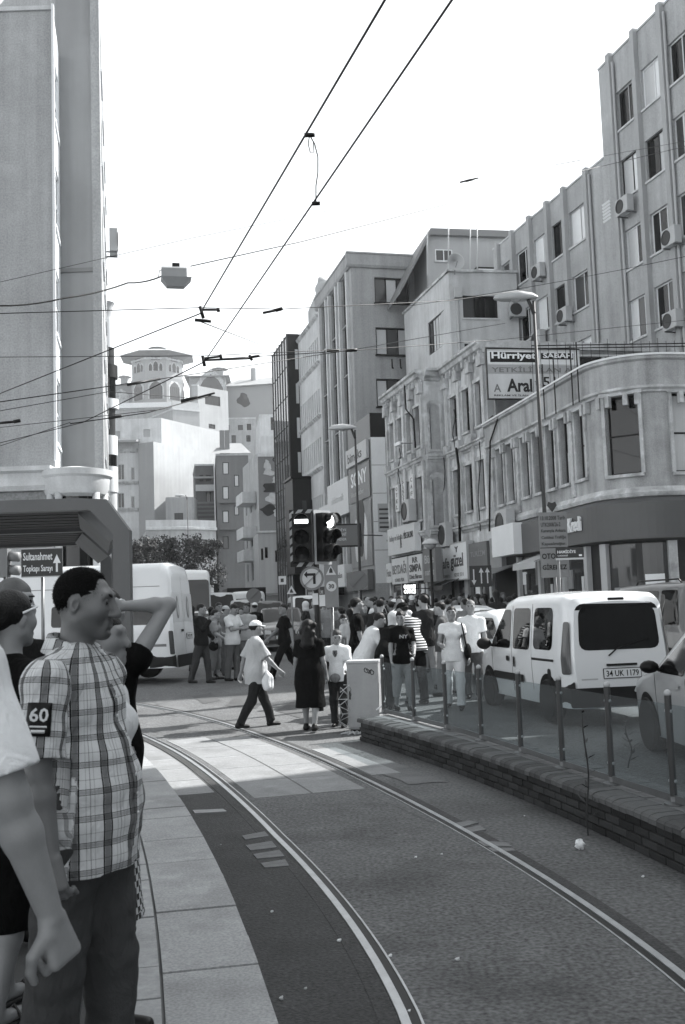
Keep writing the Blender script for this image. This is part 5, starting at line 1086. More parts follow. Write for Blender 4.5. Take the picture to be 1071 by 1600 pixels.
post_sign(873, 872, 20.2, 'dark street name plate on a thin post beside the bus ban board', hamidiye, .03, .2)
def lanes(t, h):
    MB().box(-.32, .32, -.015, .015, h, h + .62).build('plate', sdark, t)
    for x, s_ in ((-.2, -1), (.02, 1), (.2, 1)):
        b = MB(); z0_, z1_ = h + .1, h + .52; b.box(x - .018, x + .018, -.019, -.016, z0_, z1_); k = z1_ if s_ > 0 else z0_; b.add([(x - .07, -.0175, k - s_ * .1), (x + .07, -.0175, k - s_ * .1), (x, -.0175, k + s_ * .04)], [[0, 1, 2]]); b.build('lane_arrow', spale, t)
post_sign(752, 917, 30, 'dark lane sign with one down and two up arrows on the pavement', lanes, .03)
def tallboard(t, h):
    w = .135; MB().box(-w, w, -.015, .015, h - .05, h + 1.7).build('board', mat('board_mid', .2, .5), t)
    for i, z in enumerate((h + 1.0, h + .58)):
        b = MB(); b.prism([(-.10, 0), (.10, 0), (0, .185)], lambda a, c_, hh: (a, -hh, z + c_), .016, .02); k = b.build('warning_triangle', spale, t); b = MB(); b.prism([(-.035, .04), (.035, .04), (.03, .1), (0, .15), (-.03, .1)], lambda a, c_, hh: (a, -hh, z + c_), .021, .024); b.build('pictogram', sdark, k)
    MB().lathe([(.10, 0), (.10, -.004)], 20, (0, -.016, h + .36), 'y').build('speed_disc', spale, t); lettering(t, '30', lambda u, v, d: (u, -.0205 - d, v), -.055, h + .315, .11, .09, sdark, .02)
    for i in range(3): MB().box(-w + .03, w - .04, -.019, -.016, h + 1.38 + i * .09, h + 1.43 + i * .09).build('text_line', sdark, t)
post_sign(519, 945, 20, 'tall grey road works board with warning triangles and speed disc', tallboard, .03)
def disc(t, h): MB().lathe([(.3, .01), (.3, -.01)], 24, (0, 0, h), 'y').build('disc', smid, t); MB().bar((-.2, -.014, h - .2), (.2, -.014, h + .2), .006, .05, (0, 1, 0)).build('slash', sdark, t)
post_sign(561, 907, 32, 'round no parking sign beside the shop with tall advert', disc)
post_sign(397, 931, 40, 'small round no stopping sign by the truck', disc)
def tri(t, h): b = MB(); b.prism([(-.16, 0), (.16, 0), (0, .28)], lambda a, c_, hh: (a, -hh, h + c_), -.01, .01); b.build('triangle', spale, t); b = MB(); b.prism([(-.06, .04), (.06, .04), (.01, .17), (-.03, .15)], lambda a, c_, hh: (a, -hh, h + c_), .011, .015); b.build('pictogram', sdark, t); MB().box(-.42, -.17, -.01, .01, h + .32, h + .6).build('side_plate', spale, t); MB().box(-.35, -.25, -.014, -.0105, h + .4, h + .52).build('side_mark', sdark, t)
post_sign(456, 928, 34, 'triangular warning sign with a white plate behind the dark car', tri)
# direction sign + small signal on the left beyond the shelter
def sultan(t, h):
    MB().box(-.42, .42, -.02, .02, h - .3, h + .3).build('panel', sdark, t)
    for a in ((-.42, .42, -.024, .01, h + .28, h + .3), (-.42, .42, -.024, .01, h - .3, h - .28)): MB().box(*a).build('border', lightgrey, t)
    lettering(t, 'Sultanahmet', lambda u, v, d: (u, -.021 - d, v), -.38, h + .05, .6, .16, white, .012); lettering(t, 'Topkapı Sarayı', lambda u, v, d: (u, -.021 - d, v), -.38, h - .22, .6, .17, white, .012)
    b = MB(); b.box(.29, .33, -.024, -.021, h - .2, h + .1); b.add([(.23, -.0225, h - .02), (.31, -.0225, h + .16), (.39, -.0225, h - .02)], [[0, 1, 2]]); b.build('arrow', white, t)
    MB().box(-.42, .42, -.02, .02, h + .36, h + .43).build('upper_plate', midgrey, t)
post_sign(66, 879, 21, 'dark direction sign with two place names and an arrow', sultan, .035)
t = post_sign(8, 880, 18, 'small side view traffic signal with two hoods left of the direction sign', lambda t, h: [MB().box(-.1, .08, -.12, .1, h - .25 + .0, h + .25).build('housing', midgrey, t), MB().tube([(.08, 0, h + .12), (.26, -.02, h + .1)], .09, 10).build('visor', midgrey, t, True), MB().tube([(.08, 0, h - .12), (.26, -.02, h - .14)], .09, 10).build('visor', midgrey, t, True)], .04, .3, 'pedestrian_signal'); t['category'] = 'traffic light'; del t['group']
# ---------- utility cabinet at the wall's end
c0 = on_z(545, 1145, 0.02); c1 = on_z(595, 1150, .02)
t = thing('utility_cabinet', 'grey metal utility cabinet with scribbled graffiti at the end of the brick wall', 'cabinet', (float(c0[0]), float(c0[1]), gz(c0[0], c0[1])), R(-8)); cbm = mat('cabinet_paint', .30, .5, .14, 2, streak=.15)
MB().box(0, .47, 0, .42, .06, 1.03).build('body', cbm, t, bevel=.012); MB().box(-.01, .48, -.01, .43, 1.03, 1.06).build('lid', lightgrey, t); MB().box(.03, .44, .03, .4, 0, .06).build('plinth', dark, t)
MB().box(.012, .458, -.012, -.001, .09, 1.0).build('door', cbm, t, bevel=.004); MB().box(.03, .05, -.022, -.012, .5, .62).build('handle', dark, t)
b = MB(); b.tube([(.26 + .15 * k / 24 + .02 * math.sin(k * 1.3), -.0135, .93 - .05 * k / 24 + .035 * math.sin(k * .9)) for k in range(25)], .006, 4); b.build('graffiti', sdark, t)
b = MB(); b.tube([(.05 + .01 * math.sin(k), -.0135, .55 + .012 * k) for k in range(12)], .005, 4); b.build('graffiti', smid, t)
cb = np.array([float(c0[0]), float(c0[1]), 0])
cable('hanging_tape', [cb + q for q in (np.array([.55, .02, .95]), np.array([.50, -.03, .75]), np.array([.53, -.03, .6]), np.array([.55, -.04, .5]), np.array([.5, -.06, .4]), np.array([.42, -.1, .345]))], .014, 'loop of white tape hanging beside the utility cabinet', white, 'tape')
random.seed(3)
cable('cable_tangle', [cb + np.array([-.05 + .09 * math.sin(k * 1.9), -.02 + .03 * math.cos(k * 1.3), .72 - .03 * k + .06 * math.sin(k * 2.7)]) for k in range(22)], .008, 'tangle of pale loose cables hanging on the side of the cabinet', lightgrey, 'cable')
for k in range(6):
    p = on_z(545 + k * 4.5, 1152 + (k % 2) * 4, .01); litter(0, 0, .03, '', .6) if False else None
b = MB()
for k in range(26): a = np.array([random.uniform(-.12, .25), random.uniform(-.14, .02), 0]); q = random.uniform(.015, .04); b.tube([cb + a + np.array([0, 0, .01]), cb + a + np.array([q * 2, q, q]), cb + a + np.array([q * 3, -q, .012])], q * .4, 5)
tag(b.build('rubble', lightgrey, None), 'small heap of pale rubble at the foot of the cabinet', 'rubble')
# weed plants growing from the wall
def weed(px, py, z, h, label):
    p = on_z(px, py, z); t = thing('weed', label, 'plant', tuple(p), random.random() * 3, 'weeds on the brick wall'); gr = mat('leaf_dark', .06, .7, .2, 10)
    S = [(.02 * math.sin(k * .9), .02 * math.cos(k), h * k / 8) for k in range(9)]; MB().tube(S, [.007] * 8 + [.003], 5).build('stem', gr, t)
    for k in range(1, 9):
        for s_ in (0, 2.4):
            a = k * 1.9 + s_; l = .13 * (1 - k / 14); q = np.array(S[k]); d = np.array([math.cos(a), math.sin(a), .55]); sd = np.array([-math.sin(a), math.cos(a), 0]) * .014
            MB().add([q, q + d * l * .5 + sd, q + d * l, q + d * l * .5 - sd + (0, 0, .004)], [[0, 1, 2, 3]]).build('leaf', gr, t)
weed(922, 1305, 0.0, .95, 'tall spindly weed growing up the front of the brick wall')
weed(985, 1200, WH, .45, 'short weed sprouting on the median behind the glass fence')
# ================================================================== OVERHEAD WIRES
def wire(pts, r_, label, group='overhead wires', sag=0.0):
    P = []
    for i in range(len(pts) - 1):
        a, b_ = np.array(pts[i]), np.array(pts[i + 1]); n = 6 if sag else 2
        for k in range(n if i == len(pts) - 2 else n - (0 if n == 2 else 0)):
            tt = k / (n - 1); q = a + (b_ - a) * tt; q = q - np.array([0, 0, sag * 4 * tt * (1 - tt)])
            if not P or np.linalg.norm(P[-1] - q) > 1e-4: P.append(q)
    return cable('overhead_wire', P, r_, label, black, 'wire', 5, group)
A1, A2 = at(603, -2, 6.3), at(313, 490, 13.3); B1_, B2_ = at(708, -2, 6.3), at(320, 565, 16.2)
A0 = A1 + (A1 - A2) * .9; Bz = B1_ + (B1_ - B2_) * .9
wire([A0, A2], .009, 'thick contact wire over the track ending at the upper pull-off arm'); wire([Bz, B2_], .009, 'thick contact wire over the track ending at the lower pull-off arm')
wire([A2, at(0, 615, 19.5)], .009, 'contact wire running on from the upper pull-off arm past the grey block'); wire([B2_, at(130, 660, 23), at(0, 692, 25)], .010, 'contact wire running on from the lower pull-off arm past the grey block')
wire([at(-5, 490, 12), A2 + (0, 0, .08), at(440, 483, 14), at(700, 470, 16), at(830, 452, 22)], .006, 'thin cross-span wire through the upper pull-off arm')
wire([at(312, 502, 13.3), at(437, 550, 40)], .008, 'guy wire from the upper pull-off arm to the glass tower')
wire([at(320, 562, 16.2), at(550, 548, 17), at(790, 530, 25), at(1075, 500, 30)], .007, 'cross-span wire from the lower pull-off arm to the office block')
wire([at(-5, 558, 17), at(320, 556, 16.3), at(560, 545, 17)], .006, 'thin level span wire behind the lower pull-off arm')
wire([at(0, 628, 20), at(300, 585, 24), at(560, 545, 30), at(790, 505, 45)], .011, 'long feeder wire rising from the grey block to the office block')
wire([at(0, 642, 21), at(170, 612, 23), at(300, 622, 24)], .008, 'feeder wire crossing below the round tower')
wire([at(110, 662, 16), at(230, 645, 17), at(330, 618, 18)], .009, 'insulated span wire in front of the hill houses')
L1 = at(252, 432, 15); L2 = at(298, 416, 15)
wire([at(-5, 478, 13), at(100, 466, 13.7), at(200, 442, 14.6), L1], .011, 'span cable carrying the hanging lamp on the grey block side', sag=.03); wire([L2, at(470, 378, 17), at(800, 293, 23), at(1075, 228, 31)], .008, 'span cable from the hanging lamp to the office block')
wire([at(-5, 442, 18), at(300, 372, 20), at(600, 312, 23), at(920, 248, 30)], .005, 'very thin upper span wire to the office block'); wire([at(735, 281, 24), at(1075, 220, 31)], .006, 'thin wire end with a dark clamp near the office block')
wire([at(640, 478, 40), at(1075, 400, 34)], .01, 'telephone cable crossing the facades of the annex and office block', sag=.1)
for k, (x0_, y0_, x1_, y1_) in enumerate([(0, 697, 110, 660), (0, 668, 250, 640)]): wire([at(x0_, y0_, 22), at(x1_, y1_, 20)], .007, ['slack wire fixed low on the grey block', 'double feeder wire fixed low on the grey block'][k])
def fitting(name, label, parts, cat='wire fitting', group='insulators and pull-off arms'):
    c = np.mean([q[0] for q in parts], axis=0); t = thing(name, label, cat, tuple(map(float, c)), 0, group, True)
    for (a, b_, r_, nm) in parts: MB().tube([a, b_], r_ * .75, 8).build(nm, black, t, True)
    return t
fitting('pull_off_arm', 'dark pull-off arm at the end of the higher contact wire', [(at(314, 484, 13.3), at(342, 484, 13.3), .022, 'arm'), (at(313, 479, 13.3), at(318, 497, 13.3), .03, 'insulator'), (at(305, 500, 13.3), at(330, 502, 13.3), .03, 'clamp'), (at(341, 482, 13.3), at(342, 487, 13.3), .03, 'end_cap')])
fitting('pull_off_arm', 'dark pull-off arm with long rod at the end of the lower contact wire', [(at(317, 556, 16.2), at(320, 572, 16.2), .035, 'insulator'), (at(318, 560, 16.2), at(345, 557, 16.2), .025, 'arm'), (at(320, 563, 16.2), at(392, 560, 16.2), .022, 'rod'), (at(390, 555, 16.2), at(394, 563, 16.2), .03, 'clamp'), (at(393, 558, 16.2), at(406, 556, 16.2), .03, 'end_insulator'), (at(345, 554, 16.2), at(346, 560, 16.2), .03, 'end_cap')])
fitting('rod_insulator', 'black rod insulator on the upper cross-span wire', [(at(411, 489, 14), at(431, 485, 14), .025, 'rod'), (at(431, 485, 14), at(442, 482, 14), .035, 'end')])
fitting('rod_insulator', 'black rod insulator hanging before the hill houses', [(at(283, 627, 18), at(310, 621, 18), .045, 'rod'), (at(310, 621, 18), at(336, 614, 18), .025, 'end')])
fitting('rod_insulator', 'black spindle insulator in front of the brown block', [(at(511, 548, 17), at(530, 548, 17), .04, 'rod'), (at(540, 548, 17), at(558, 547, 17), .035, 'end')])
fitting('rod_insulator', 'short dark clamp on the highest thin wire', [(at(719, 285, 24), at(747, 278, 24), .03, 'rod'), (at(728, 283, 24), at(740, 280, 24), .04, 'sleeve')])
fitting('rod_insulator', 'dark rod insulator on the wire left of the shelter', [(at(0, 661, 14), at(22, 659, 14), .025, 'rod'), (at(22, 659, 14), at(32, 657, 14), .035, 'end')])
fitting('rod_insulator', 'long black splice sleeve below the round tower', [(at(200, 601, 21), at(250, 592, 22), .04, 'rod'), (at(170, 653, 17), at(190, 650, 17), .035, 'end')])
k1, k2 = at(484, 211, 9.4), at(494, 318, 9.6)
t = fitting('wire_jumper', 'looped jumper cable hanging between the two contact wires', [(k1 - (.05, 0, 0), k1 + (.05, 0, 0), .03, 'clamp'), (k2 - (.04, 0, 0), k2 + (.04, 0, 0), .028, 'clamp')])
MB().tube([k1, at(492, 225, 9.4), at(497, 245, 9.45), at(497, 270, 9.5), at(494, 290, 9.55), k2], .006, 6).build('jumper', black, t); MB().tube([k1, at(482, 225, 9.4), at(485, 238, 9.4), at(491, 238, 9.4), at(490, 222, 9.4)], .005, 6).build('loop', black, t)
# hanging lamp
pl_ = at(275, 436, 15); t = thing('hanging_lamp', 'boxy street light hanging from a span cable over the road', 'street lamp', tuple(pl_), R(12))
lm = mat('lamp_grey', .3, .45, .12, 5)
b = MB(); b.grid([[(sx * w_, y_, z_) for (y_, z_) in ((-.12, 0), (-.1, .14), (-.04, .18), (.04, .18), (.1, .14), (.12, 0))] for sx, w_ in ((-1, .21), (-1, .12), (1, .12), (1, .16))]); b.build('housing', lm, t)
b = MB(); b.add([(-.22, -.13, 0), (.23, -.13, 0), (.23, .13, 0), (-.22, .13, 0), (-.13, -.07, -.13), (.12, -.07, -.13), (.12, .07, -.13), (-.13, .07, -.13)], [[0, 1, 5, 4], [1, 2, 6, 5], [2, 3, 7, 6], [3, 0, 4, 7], [4, 5, 6, 7]]); b.build('diffuser', mat('diffuser', .3, .25), t)
MB().box(-.05, .06, -.03, .03, .18, .24).build('clamp', dark, t); MB().tube([(-.2, 0, .05), (-.26, 0, .0), (-.24, 0, .12), (-.16, 0, .16)], .006, 5).build('lead', dark, t)
# ================================================================== TRAM SHELTER
shm = mat('shelter_frame', .12, .45, .12, 3); shd = mat('shelter_roof', .05, .6, .1, 3); shp = mat('shelter_panel', .15, .5, .15, 3)
q0 = at(190, 900, 7.1)
S = thing('tram_shelter', 'dark steel tram shelter with slatted roof and chamfered corner posts on the platform', 'shelter', (float(q0[0]), float(q0[1]), .25), 0, None, True)
fr = [7.1, 8.9, 10.6]; ZT = float(at(120, 786, 7.1)[2])
def edge_x(y): return float(np.polyval(cP, y)) - .52
for i, Y in enumerate(fr):
    x = edge_x(Y) if i else float(q0[0]); w = .115; zt = ZT
    MB().box(x - w / 2, x + w / 2, Y, Y + .1, .25, zt - .22).build('post', shm, S)
    b = MB(); b.prism([(x - w / 2, zt - .22), (x + w / 2, zt - .22), (x + w / 2, zt - .20), (x - .10, zt + .02), (x - .30, zt + .035), (x - 7, zt + .035), (x - 7, zt - .05), (x - .22, zt - .05)], lambda a, c_, h: (a, h, c_), Y + .002, Y + .098); o = b.build('beam', shm, S)
for i in range(2):
    Y0, Y1 = fr[i] + .101, fr[i + 1] - .001; xa, xb = (float(q0[0]) if i == 0 else edge_x(fr[i])), edge_x(fr[i + 1])
    for k in range(7):
        t0, t1 = (k + .08) / 7, (k + .86) / 7; y0, y1 = Y0 + (Y1 - Y0) * t0, Y0 + (Y1 - Y0) * t1; xx = xa + (xb - xa) * t0
        MB().box(-9, xx - .33, y0, y1, ZT - .02, ZT + .02).build('roof_slat', shd, S)
    b = MB(); s0, s1 = .12, .88
    P_ = lambda s_, k, e: np.array([xa + (xb - xa) * s_ + (-.28 + .26 * k) + e * .5, Y0 + (Y1 - Y0) * s_, ZT + .03 - .24 * k + e * .5])
    b.add([P_(s0, 0.05, 0), P_(s1, 0.05, 0), P_(s1, .95, 0), P_(s0, .95, 0), P_(s0, 0.05, -.12), P_(s1, .05, -.12), P_(s1, .95, -.12), P_(s0, .95, -.12)], [[0, 1, 2, 3], [7, 6, 5, 4], [0, 4, 5, 1], [1, 5, 6, 2], [2, 6, 7, 3], [3, 7, 4, 0]]); b.build('eave_light_box', shp, S)
MB().box(-9, edge_x(fr[2]) - .6, fr[2] + .12, fr[2] + .16, ZT - .05, ZT + .05).build('rear_fascia', shm, S)
# ================================================================== TREES
lf = [mat('leaf_a', .05, .7, .3, 3), mat('leaf_b', .08, .7, .3, 3), mat('leaf_c', .032, .7, .3, 3)]
def tree(px, pyb, Y, top, rad, label, nleaf=2600):
    p = at(px, pyb, Y); x, y = p[0], p[1]; g = gz(x, y); zt = float(at(px, top, Y)[2]) - g
    t = thing('tree', label, 'tree', (x, y, g), random.random() * 6, 'trees before the terrace building')
    b = MB(); b.tube([(0, 0, 0), (.05, .02, zt * .3), (.0, .05, zt * .55)], [.2, .15, .09], 8)
    lim = []
    for k in range(9):
        a = k * 2.4; e = np.array([math.cos(a) * rad * .6, math.sin(a) * rad * .6, zt * random.uniform(.6, .85)]); s_ = np.array([0, 0, zt * random.uniform(.3, .5)]); b.tube([s_, (s_ + e) / 2 + (0, 0, .2), e], [.08, .05, .02], 5); lim.append(e)
    b.build('trunk', mat('bark', .06, .9, .3, 6), t, True)
    clumps = [(np.array([random.gauss(0, rad * .45), random.gauss(0, rad * .45), zt * random.uniform(.45, .93)]), random.uniform(.3, .62) * rad * .7) for _ in range(22)]
    for j in range(3):
        V = []; Fc = []
        for k in range(nleaf // 3):
            c, r_ = clumps[random.randrange(22)]; d = np.array([random.gauss(0, 1) for _ in range(3)]); d /= np.linalg.norm(d); q = c + d * r_ * random.uniform(.55, 1.05); s_ = random.uniform(.07, .16)
            a1 = np.array([random.gauss(0, 1) for _ in range(3)]); a1 /= np.linalg.norm(a1); a2 = np.cross(a1, d); nn_ = np.linalg.norm(a2)
            if nn_ < .1: continue
            a2 /= nn_; o = len(V); V += [q - a1 * s_, q + a2 * s_ * .6, q + a1 * s_, q - a2 * s_ * .6]; Fc.append([o, o + 1, o + 2, o + 3])
        m = MB(); m.v = [tuple(v) for v in V]; m.f = Fc; o = m.build('crown', lf[j], t); o['kind'] = 'stuff'
random.seed(11)
for (px, top, rad, Y, lab) in [(220, 836, 2.1, 82, 'leafy tree with pale sunlit top next to the shelter post'), (252, 838, 2.4, 86, 'dark round-crowned tree behind the white van'), (288, 834, 2.5, 90, 'broad dark tree in front of the curved terrace building'), (325, 838, 2.2, 94, 'dark tree beside the dark corner apartment house'), (205, 845, 1.8, 78, 'small dark tree partly behind the shelter post')]: tree(px, 960, Y, top, rad, lab)

# ---------- goods, posters and awnings that clutter the shopfronts
random.seed(17)
def displays(f, a, e, n, d, nm='window_display'):
    for _ in range(n):
        w, h = random.uniform(.12, .45), random.uniform(.2, .8); u = random.uniform(a, e - w); z = random.uniform(.5, 2.5); f.band(u, u + w, z, z + h, d, d + .012 + random.random() * .03, random.choice([spale, sgrey, smid, sdark, white, lightgrey]), nm)
for a, e in ((2.7, 4.3), (4.5, 6.1), (6.3, 7.6), (U1 + ARC * .25, U1 + ARC * .9), (U1 + ARC + .45, U1 + ARC + 2.0)): displays(f11, a, e, 8, .052)
for ff, a, e in ((f10b, .3, 1.6), (f10b, 2.0, 3.3), (f10b, 3.7, 4.9), (f10, 6.2, 7.3), (f10, 7.7, 8.7)): displays(ff, a, e, 8, .052)
for ff, a, e, z, m_, lab in ((f11, .2, 2.5, 2.75, midgrey, 'grey cloth awning over the far shop of the corner house'), (f10, 5.4, 6.9, 2.55, dark, 'dark cloth awning below the cafe sign'), (f11, 4.4, 6.2, 2.95, lightgrey, 'pale cloth awning over the middle shop window of the corner house')):
    t = thing('awning', lab, 'awning', tuple(ff.fn((a + e) / 2, z, .2)), 0, None, True); b = MB(); b.grid([[ff.fn(u, z + .3, .07), ff.fn(u, z, .95), ff.fn(u, z - .18, .96)] for u in np.linspace(a, e, 8)]); o = b.build('cloth', m_, t); sd_ = o.modifiers.new('s', 'SOLIDIFY'); sd_.thickness = .02
    for u in (a + .05, e - .05): MB().tube([ff.fn(u, z + .3, .07), ff.fn(u, z, .95)], .02, 6).build('arm', dullsteel, t)
for k, (x, y0, y1) in enumerate([(700, 715, 840), (716, 640, 700), (756, 690, 830), (630, 700, 760)]):
    ff = f10 if x > 690 else f10b; cable('facade_cable', [ff.fn(*ff.px(x + 2 * math.sin(i * 1.3), y0 + (y1 - y0) * i / 6), .16) for i in range(7)], .018, ['thin cable beside the oriel return', 'thin cable under the cornice by the third bay', 'thin cable at the gable end of the ornate house', 'thin cable between the far windows of the ornate house'][k])
# ================================================================== VEHICLES  (local: +X nose, +Y left, Z up)
carwhite = mat('car_white', .74, .25, .03, 1.5, coat=.6); carsilver = mat('car_silver', .46, .28, .04, 2, metal=.25, coat=.5); cardark = mat('car_dark', .05, .25, .05, 2, coat=.6); cargrey = mat('car_grey', .12, .28, .05, 2, coat=.6)
carglass = glass_mat('car_glass', .018, .03); plast = mat('bumper_plastic', .035, .6, .1, 5); rimm = mat('wheel_rim', .38, .35, .1, 6, metal=.6); lampm = mat('lamp_glass', .55, .12, .1, 8); tailm = mat('tail_lamp', .09, .15, .1, 8); platem = mat('plate_white', .7, .4, .02)
class Car:
    def __init__(s, L, W, prof, zb=.2, belt=.95, tumble=.1, r=.1, rear_k=0., front_k=0., crown=.03, taper=.12, endr=.35):
        s.L, s.W, s.zb, s.belt, s.tum, s.r, s.rk, s.fk, s.cr, s.tp, s.er = L, W, zb, belt, tumble, r, rear_k, front_k, crown, taper, endr
        s.px = np.array([p[0] for p in prof]); s.pz = np.array([p[1] for p in prof]); s.H = max(s.pz)
    def zt(s, x): return float(np.interp(x, s.px, s.pz))
    def wp(s, x):
        a = abs(x) / (s.L / 2); w = s.W * (1 - s.tp * max(0, (a - .55) / .45) ** 2); d = s.L / 2 - abs(x)
        if d < s.er: w -= s.er * .35 * (1 - math.sqrt(max(0, 1 - (1 - d / s.er) ** 2)))
        return w
    def y(s, x, z):
        zt = s.zt(x); w = s.wp(x)
        if z > s.belt: w *= 1 - s.tum * (z - s.belt) / max(.2, s.H - s.belt)
        else: w *= 1 - .05 * ((s.belt - z) / (s.belt - s.zb)) ** 2
        d = zt - z
        if d < s.r: w -= s.r * (1 - math.sqrt(max(0, 1 - (1 - max(d, 0) / s.r) ** 2)))
        return max(w, .02)
    def sh(s, x, z):
        e = s.L / 2; k = 0
        if x < -e + .6: k = s.rk * (1 - (x + e) / .6)
        if x > e - .6: k = s.fk * (1 - (e - x) / .6)
        return x + k * (z - s.zb)
    def zs(s, x, y):
        zt = s.zt(x); w0 = s.y(x, zt - s.r)
        if abs(y) <= w0 - s.r: return zt + s.cr * (1 - (y / w0) ** 2)
        return zt - s.r + math.sqrt(max(0, s.r ** 2 - (abs(y) - (w0 - s.r)) ** 2))
    def body(s, root, m, name='body'):
        e = s.L / 2; xs = np.unique(np.concatenate([np.linspace(-e, -e + .5, 9), np.linspace(-e + .5, e - .5, 50), np.linspace(e - .5, e, 9), s.px])); P = []
        for x in xs:
            zt = s.zt(x); zz = np.concatenate([np.linspace(s.zb, zt - s.r, 12), [zt - s.r * q for q in (.8, .6, .4, .22, .1, .02, 0)]])
            right = [(s.sh(x, z), -s.y(x, z), z) for z in zz]; w = s.y(x, zt)
            top = [(s.sh(x, zt), -w + 2 * w * k / 6, zt + s.cr * (1 - (1 - 2 * k / 6) ** 2)) for k in range(1, 6)]
            left = [(s.sh(x, z), s.y(x, z), z) for z in zz[::-1]]; P.append(right + top + left)
        b = MB(); b.grid(P, True); n = len(P[0]); o = len(b.v) - n; b.f += [list(range(n)), list(range(o + n - 1, o - 1, -1))]; b.f = [q[::-1] for q in b.f]
        return b.build(name, m, root, True, sharp=50)
    def patch(s, poly, fn, rings=4, thick=.0):
        """polygon fanned into concentric rings so that it follows the body surface"""
        poly = np.array(poly, float); c = poly.mean(0); P = []
        for k in range(rings + 1):
            t = 1 - k / rings * .98; P.append([fn(*(c + (q - c) * t)) for q in poly])
        b = MB(); b.grid(P, True); n = len(poly); o = len(b.v) - n; b.f.append(list(range(o, o + n))); return b
    def side(s, poly, sgn, d=.006): return s.patch(poly, lambda x, z: (s.sh(x, z), sgn * (s.y(x, z) + d), z))
    def rear(s, poly, d=.006): return s.patch(poly, lambda y, z: (s.sh(-s.L / 2, z) - d, y, z))
    def front(s, poly, d=.006): return s.patch(poly, lambda y, z: (s.sh(s.L / 2, z) + d, y, z))
    def top(s, poly, d=.006): return s.patch(poly, lambda x, y: (x, y, s.zs(x, y) + d))
def rnd(pts, r=.06, n=4):
    """round the corners of a polygon"""
    out = []; m = len(pts)
    for i in range(m):
        p, a, c = np.array(pts[i], float), np.array(pts[i - 1], float), np.array(pts[(i + 1) % m], float); da, dc = (a - p), (c - p); la, lc = np.linalg.norm(da), np.linalg.norm(dc); q = min(r, la * .45, lc * .45); s0, s1 = p + da / la * q, p + dc / lc * q
        for k in range(n + 1): t = k / n; out.append((1 - t) ** 2 * s0 + 2 * t * (1 - t) * p + t * t * s1)
    return out
WH_ = {}
def wheel(root, x, y, r, w=.19, sgn=1):
    k = (r, w)
    if k not in WH_:
        b = MB().lathe([(r * .62, -w / 2), (r * .9, -w / 2), (r, -w * .32), (r, w * .32), (r * .9, w / 2), (r * .62, w / 2)], 28, (0, 0, 0), 'y'); ty = b.mesh('tyre', rubber, True); ty.set_sharp_from_angle(angle=R(40))
        b = MB().lathe([(r * .63, -w * .3), (r * .64, w * .42), (r * .58, w * .46), (r * .5, w * .3), (r * .2, w * .38), (.03, w * .42)], 28, (0, 0, 0), 'y'); rm = b.mesh('rim', rimm, True); rm.set_sharp_from_angle(angle=R(35))
        b = MB()
        for i in range(5): a = i * 6.283 / 5; b.bar((0, w * .40, 0), (math.cos(a) * r * .55, w * .34, math.sin(a) * r * .55), .05, .02, (0, 1, 0))
        sp = b.mesh('spokes', plast); WH_[k] = (ty, rm, sp)
    ty, rm, sp = WH_[k]; o = place(ty, 'wheel', root, (x, y, r), 0 if sgn > 0 else math.pi); place(rm, 'rim', o); q = place(sp, 'hub_slots', o); q['kind'] = 'stuff'
    return o
def arch(c, root, x, r, sgn, m=None):
    A = [(x + r * math.cos(t), r * .86 + r * math.sin(t)) for t in np.linspace(-.55, math.pi + .55, 20)]; A = [(a, max(z, c.zb + .01)) for a, z in A]
    c.side(A, sgn, .004).build('wheel_arch', m or rubber, root)
def plate(root, fn, txt, w=.5, h=.115):
    b = MB(); b.prism([(-w / 2 - .01, -.01), (w / 2 + .01, -.01), (w / 2 + .01, h + .01), (-w / 2 - .01, h + .01)], fn, 0, .004); b.build('number_plate_holder', black, root)
    b = MB(); b.prism([(-w / 2, 0), (w / 2, 0), (w / 2, h), (-w / 2, h)], fn, .005, .008); o = b.build('number_plate', platem, root)
    lettering(o, txt, lambda u, v, d: fn(u, v, .008 + d), -w * .44, h * .16, w * .88, h * .68, black, .012, .002)
